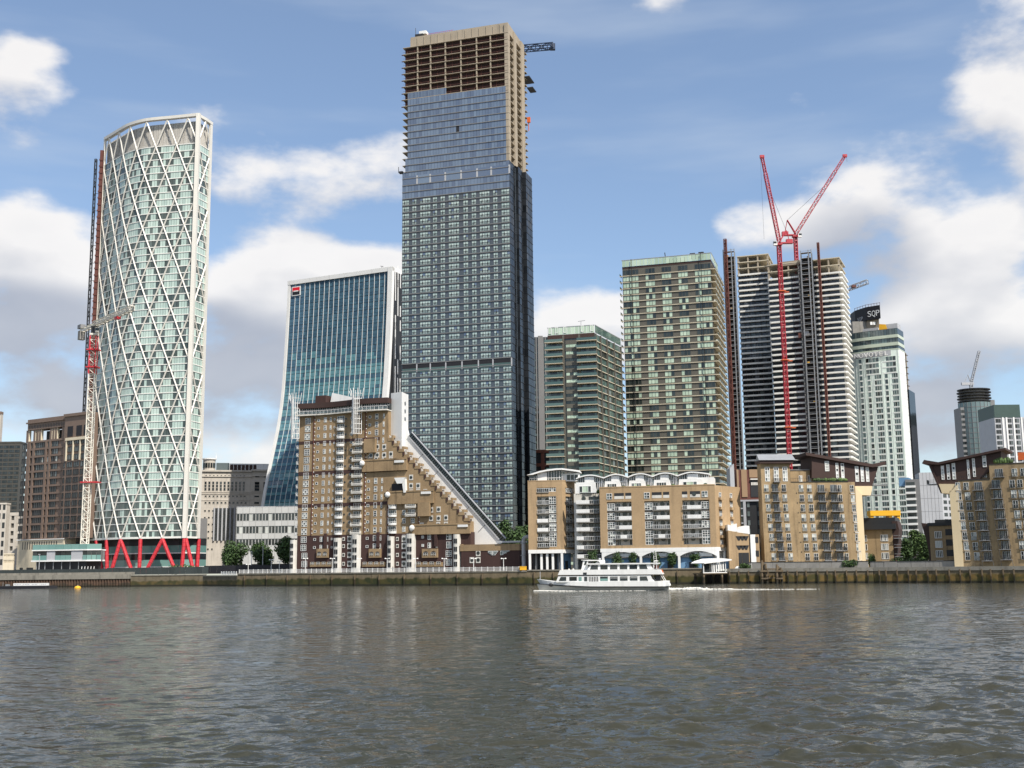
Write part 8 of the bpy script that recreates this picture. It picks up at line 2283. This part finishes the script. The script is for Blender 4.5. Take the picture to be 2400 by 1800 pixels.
    pane([(u(612), z(128)), (u(640), z(128)), (u(648), z(84)), (u(630), z(84))], 1.4); pane([(u(680), z(110)), (u(722), z(110)), (u(715), z(84)), (u(682), z(84))], 1.9)
    mb = MB('dark'); mb.box(u(612), u(652), -.08, -.02, z(236), z(214)); mb.build('vent', b.o)
    # stern: open aft decks with posts
    for x0, y0, x1, y1 in ((1480, 245, 1525, 322), (1440, 113, 1440, 184), (1405, 113, 1405, 184)):
        for yy in (.6, Bm-.6): mb = MB('white'); mb.tube((u(x0), yy, z(y0)), (u(x1), yy, z(y1)), .07, 4); mb.build('stanchion', b.o)
    mb = MB('dark'); mb.box(u(1425), u(1475), 1, Bm-1, z(318), z(252)); mb.build('aft_bulkhead', b.o)
    for i in range(4): mb = MB('rust'); mb.box(u(1415), u(1450), 1.2+i, 1.8+i, z(180), z(140)); mb.build('seat', b.o)
    for x0, x1, y0 in ((208, 262, 338), (1412, 1476, 356)): mb = MB('dark'); mb.ball(((u(x0)+u(x1))/2, (.35 if x0 > 900 else cy-half(u(235)/L)-.05), z(y0+14)), (u(x1)-u(x0))/2, .3, .42, 8, 6); mb.build('fender', b.o)
    for x0, x1, y0 in ((650, 708, 402), (1375, 1525, 405)): mb = MB('dark'); mb.box(u(x0), u(x1), .4, .9, z(y0+8), z(y0)); mb.build('hull_port', b.o)
    mb = MB('lightgrey'); mb.tube((u(98), cy, z(290)), (u(98), cy, z(200)), .06, 4); mb.build('jackstaff', b.o)
    mb = MB('lightgrey'); mb.tube((u(783), cy, z(82)), (u(783), cy, z(58)), .05, 4); mb.ball((u(783), cy, z(64)), .3, .3, .25, 8, 5); mb.build('radar_mast', b.o)
    mb = MB('dark'); mb.tube((u(868), cy, z(112)), (u(868), cy, z(76)), .05, 4); mb.box(u(855), u(895), cy-.3, cy+.3, z(102), z(94)); mb.build('roof_lights', b.o)
    mb = MB('white'); mb.tube((u(1410), cy, z(112)), (u(1410), cy, z(92)), .12, 6); mb.box(u(1408), u(1450), cy-.5, cy+.5, z(97), z(88)); mb.build('davit', b.o)
    mb = MB('timber'); mb.tube((u(1490), cy, z(225)), (u(1507), cy, z(155)), .05, 4); s = mb.build('flagstaff', b.o)
    mb = MB('orange'); mb.prism([(u(1488), z(235)), (u(1505), z(240)), (u(1500), z(195)), (u(1482), z(190))], cy-.04, cy+.04); mb.build('flag', s)
    for i in range(9): mb = MB('offwhite'); mb.ball((u(360+i*22+5*(i % 2)), 2+.3*i, z(183)), .25, .25, .3, 6, 4); mb.build('liferaft', b.o) if i in (0, 3, 5) else None
    return b, zw
PB, PBz = passenger_boat()
PB.o.location.z = PBz*0.0
# foam
M['foam'] = mat('white_foam', (.62, .61, .56), .8, var=.2, scale=2)
def foam(name, label, pts, n, s, seed, fade=1.0, high=.3):
    rnd = random.Random(seed); mb = MB('foam')
    for _ in range(n):
        t = rnd.random()**fade*(len(pts)-1); i = min(int(t), len(pts)-2); q = t-i
        (x0, y0, w0), (x1, y1, w1) = pts[i], pts[i+1]; w = w0+(w1-w0)*q
        x, y = x0+(x1-x0)*q+rnd.gauss(0, .4), y0+(y1-y0)*q+rnd.gauss(0, .5)*w
        k = s*rnd.uniform(.4, 1.5)*(1-.55*t/len(pts))
        a = rnd.uniform(-.5, .5); h = high*rnd.random()*w0*(1-.8*t/len(pts))
        mb.ball((x, y, .02+h*.5), k*1.8, k*.8, .06+h*.7, 6, 3)
    o = mb.build(name); o['kind'] = 'stuff'; o['label'] = label; return o
st = PB.loc(PB.W, 3, 0); bo = PB.loc(.6, 3, 0); d = PB.dir
wk = [(st[0]+d.x*k, st[1]+d.y*k, w) for k, w in ((-1, .9), (4, 1.3), (8, .8), (14, .4), (22, .22), (32, .15))]
foam('wake_foam', 'white foaming wake trailing behind the passenger boat', wk, 600, .26, 5, 1.9, .5)
bwv = [PB.loc(x, y, 0)[:2]+(w,) for x, y, w in ((.4, 2.9, .5), (2, 1.2, .6), (5, -.3, .5), (9, -.9, .4), (16, -.6, .25), (26, -.4, .25))]
foam('bow_foam', 'white bow wave along the side of the passenger boat', bwv, 420, .2, 6, 1.5, .35)
def barge():
    p = at(2, 1382, 398); q = at(128, 1381, 396)
    b = Bld('work_barge', 'low black barge carrying a long blue and white banner panel, at the left bank', 'barge', (p.x-2, 398), (q.x, 395), 5, 0)
    L = b.W; mb = MB('black'); mb.plan([(0, 1), (L*.06, 0), (L-3, 0), (L, 2.5), (L-3, 5), (0, 5)], -.4, .75); mb.build('hull', b.o)
    mb = MB('dark'); mb.box(1, L-2, .2, 4.8, .751, .95); mb.build('deck', b.o)
    M['navy'] = mat('navy_print', (.03, .05, .17), .6, var=.1)
    a, c = b.u(27, 1372), b.u(110, 1372); z0, z1 = b.z(60, 1376), b.z(60, 1367)
    n = 4
    for i in range(n):
        mb = MB('white'); mb.box(a+(c-a)*i/n+.05, a+(c-a)*(i+1)/n-.05, 1, 1.3, max(1, z0), z1); pl = mb.build('banner_panel', b.o)
        rnd = random.Random(i); x = a+(c-a)*i/n+.4
        while x < a+(c-a)*(i+1)/n-.8:
            w = rnd.uniform(.3, .8); mb = MB('navy'); mb.box(x, x+w, .96, 1.0, max(1, z0)+.45, z1-.45); mb.build('print', pl); x += w+.25
    for i in range(6): mb = MB('steel'); x = a+i*(c-a)/5; mb.box(x-.08, x+.08, 1.3, 1.5, .95, z1-.1); mb.build('post', b.o)
    mb = MB('steel'); mb.box(1.5, 1.6, 2, 2.1, .9, 2.2); mb.box(2.5, 3.6, 2, 3, .9, 1.5); mb.build('bollard', b.o)
barge()
p = at(182, 1379, 392); root = thing('yellow_buoy', 'round yellow mooring buoy floating right of the black barge', 'buoy', (p.x, 392, 0))
mb = MB('yellow'); mb.ball((0, 0, .1), 1.1, 1.1, .75, 14, 8); mb.build('float', root, smooth=True)
mb = MB('steel'); mb.tube((0, 0, .8), (0, 0, 1.2), .1, 6); mb.build('shackle', root)
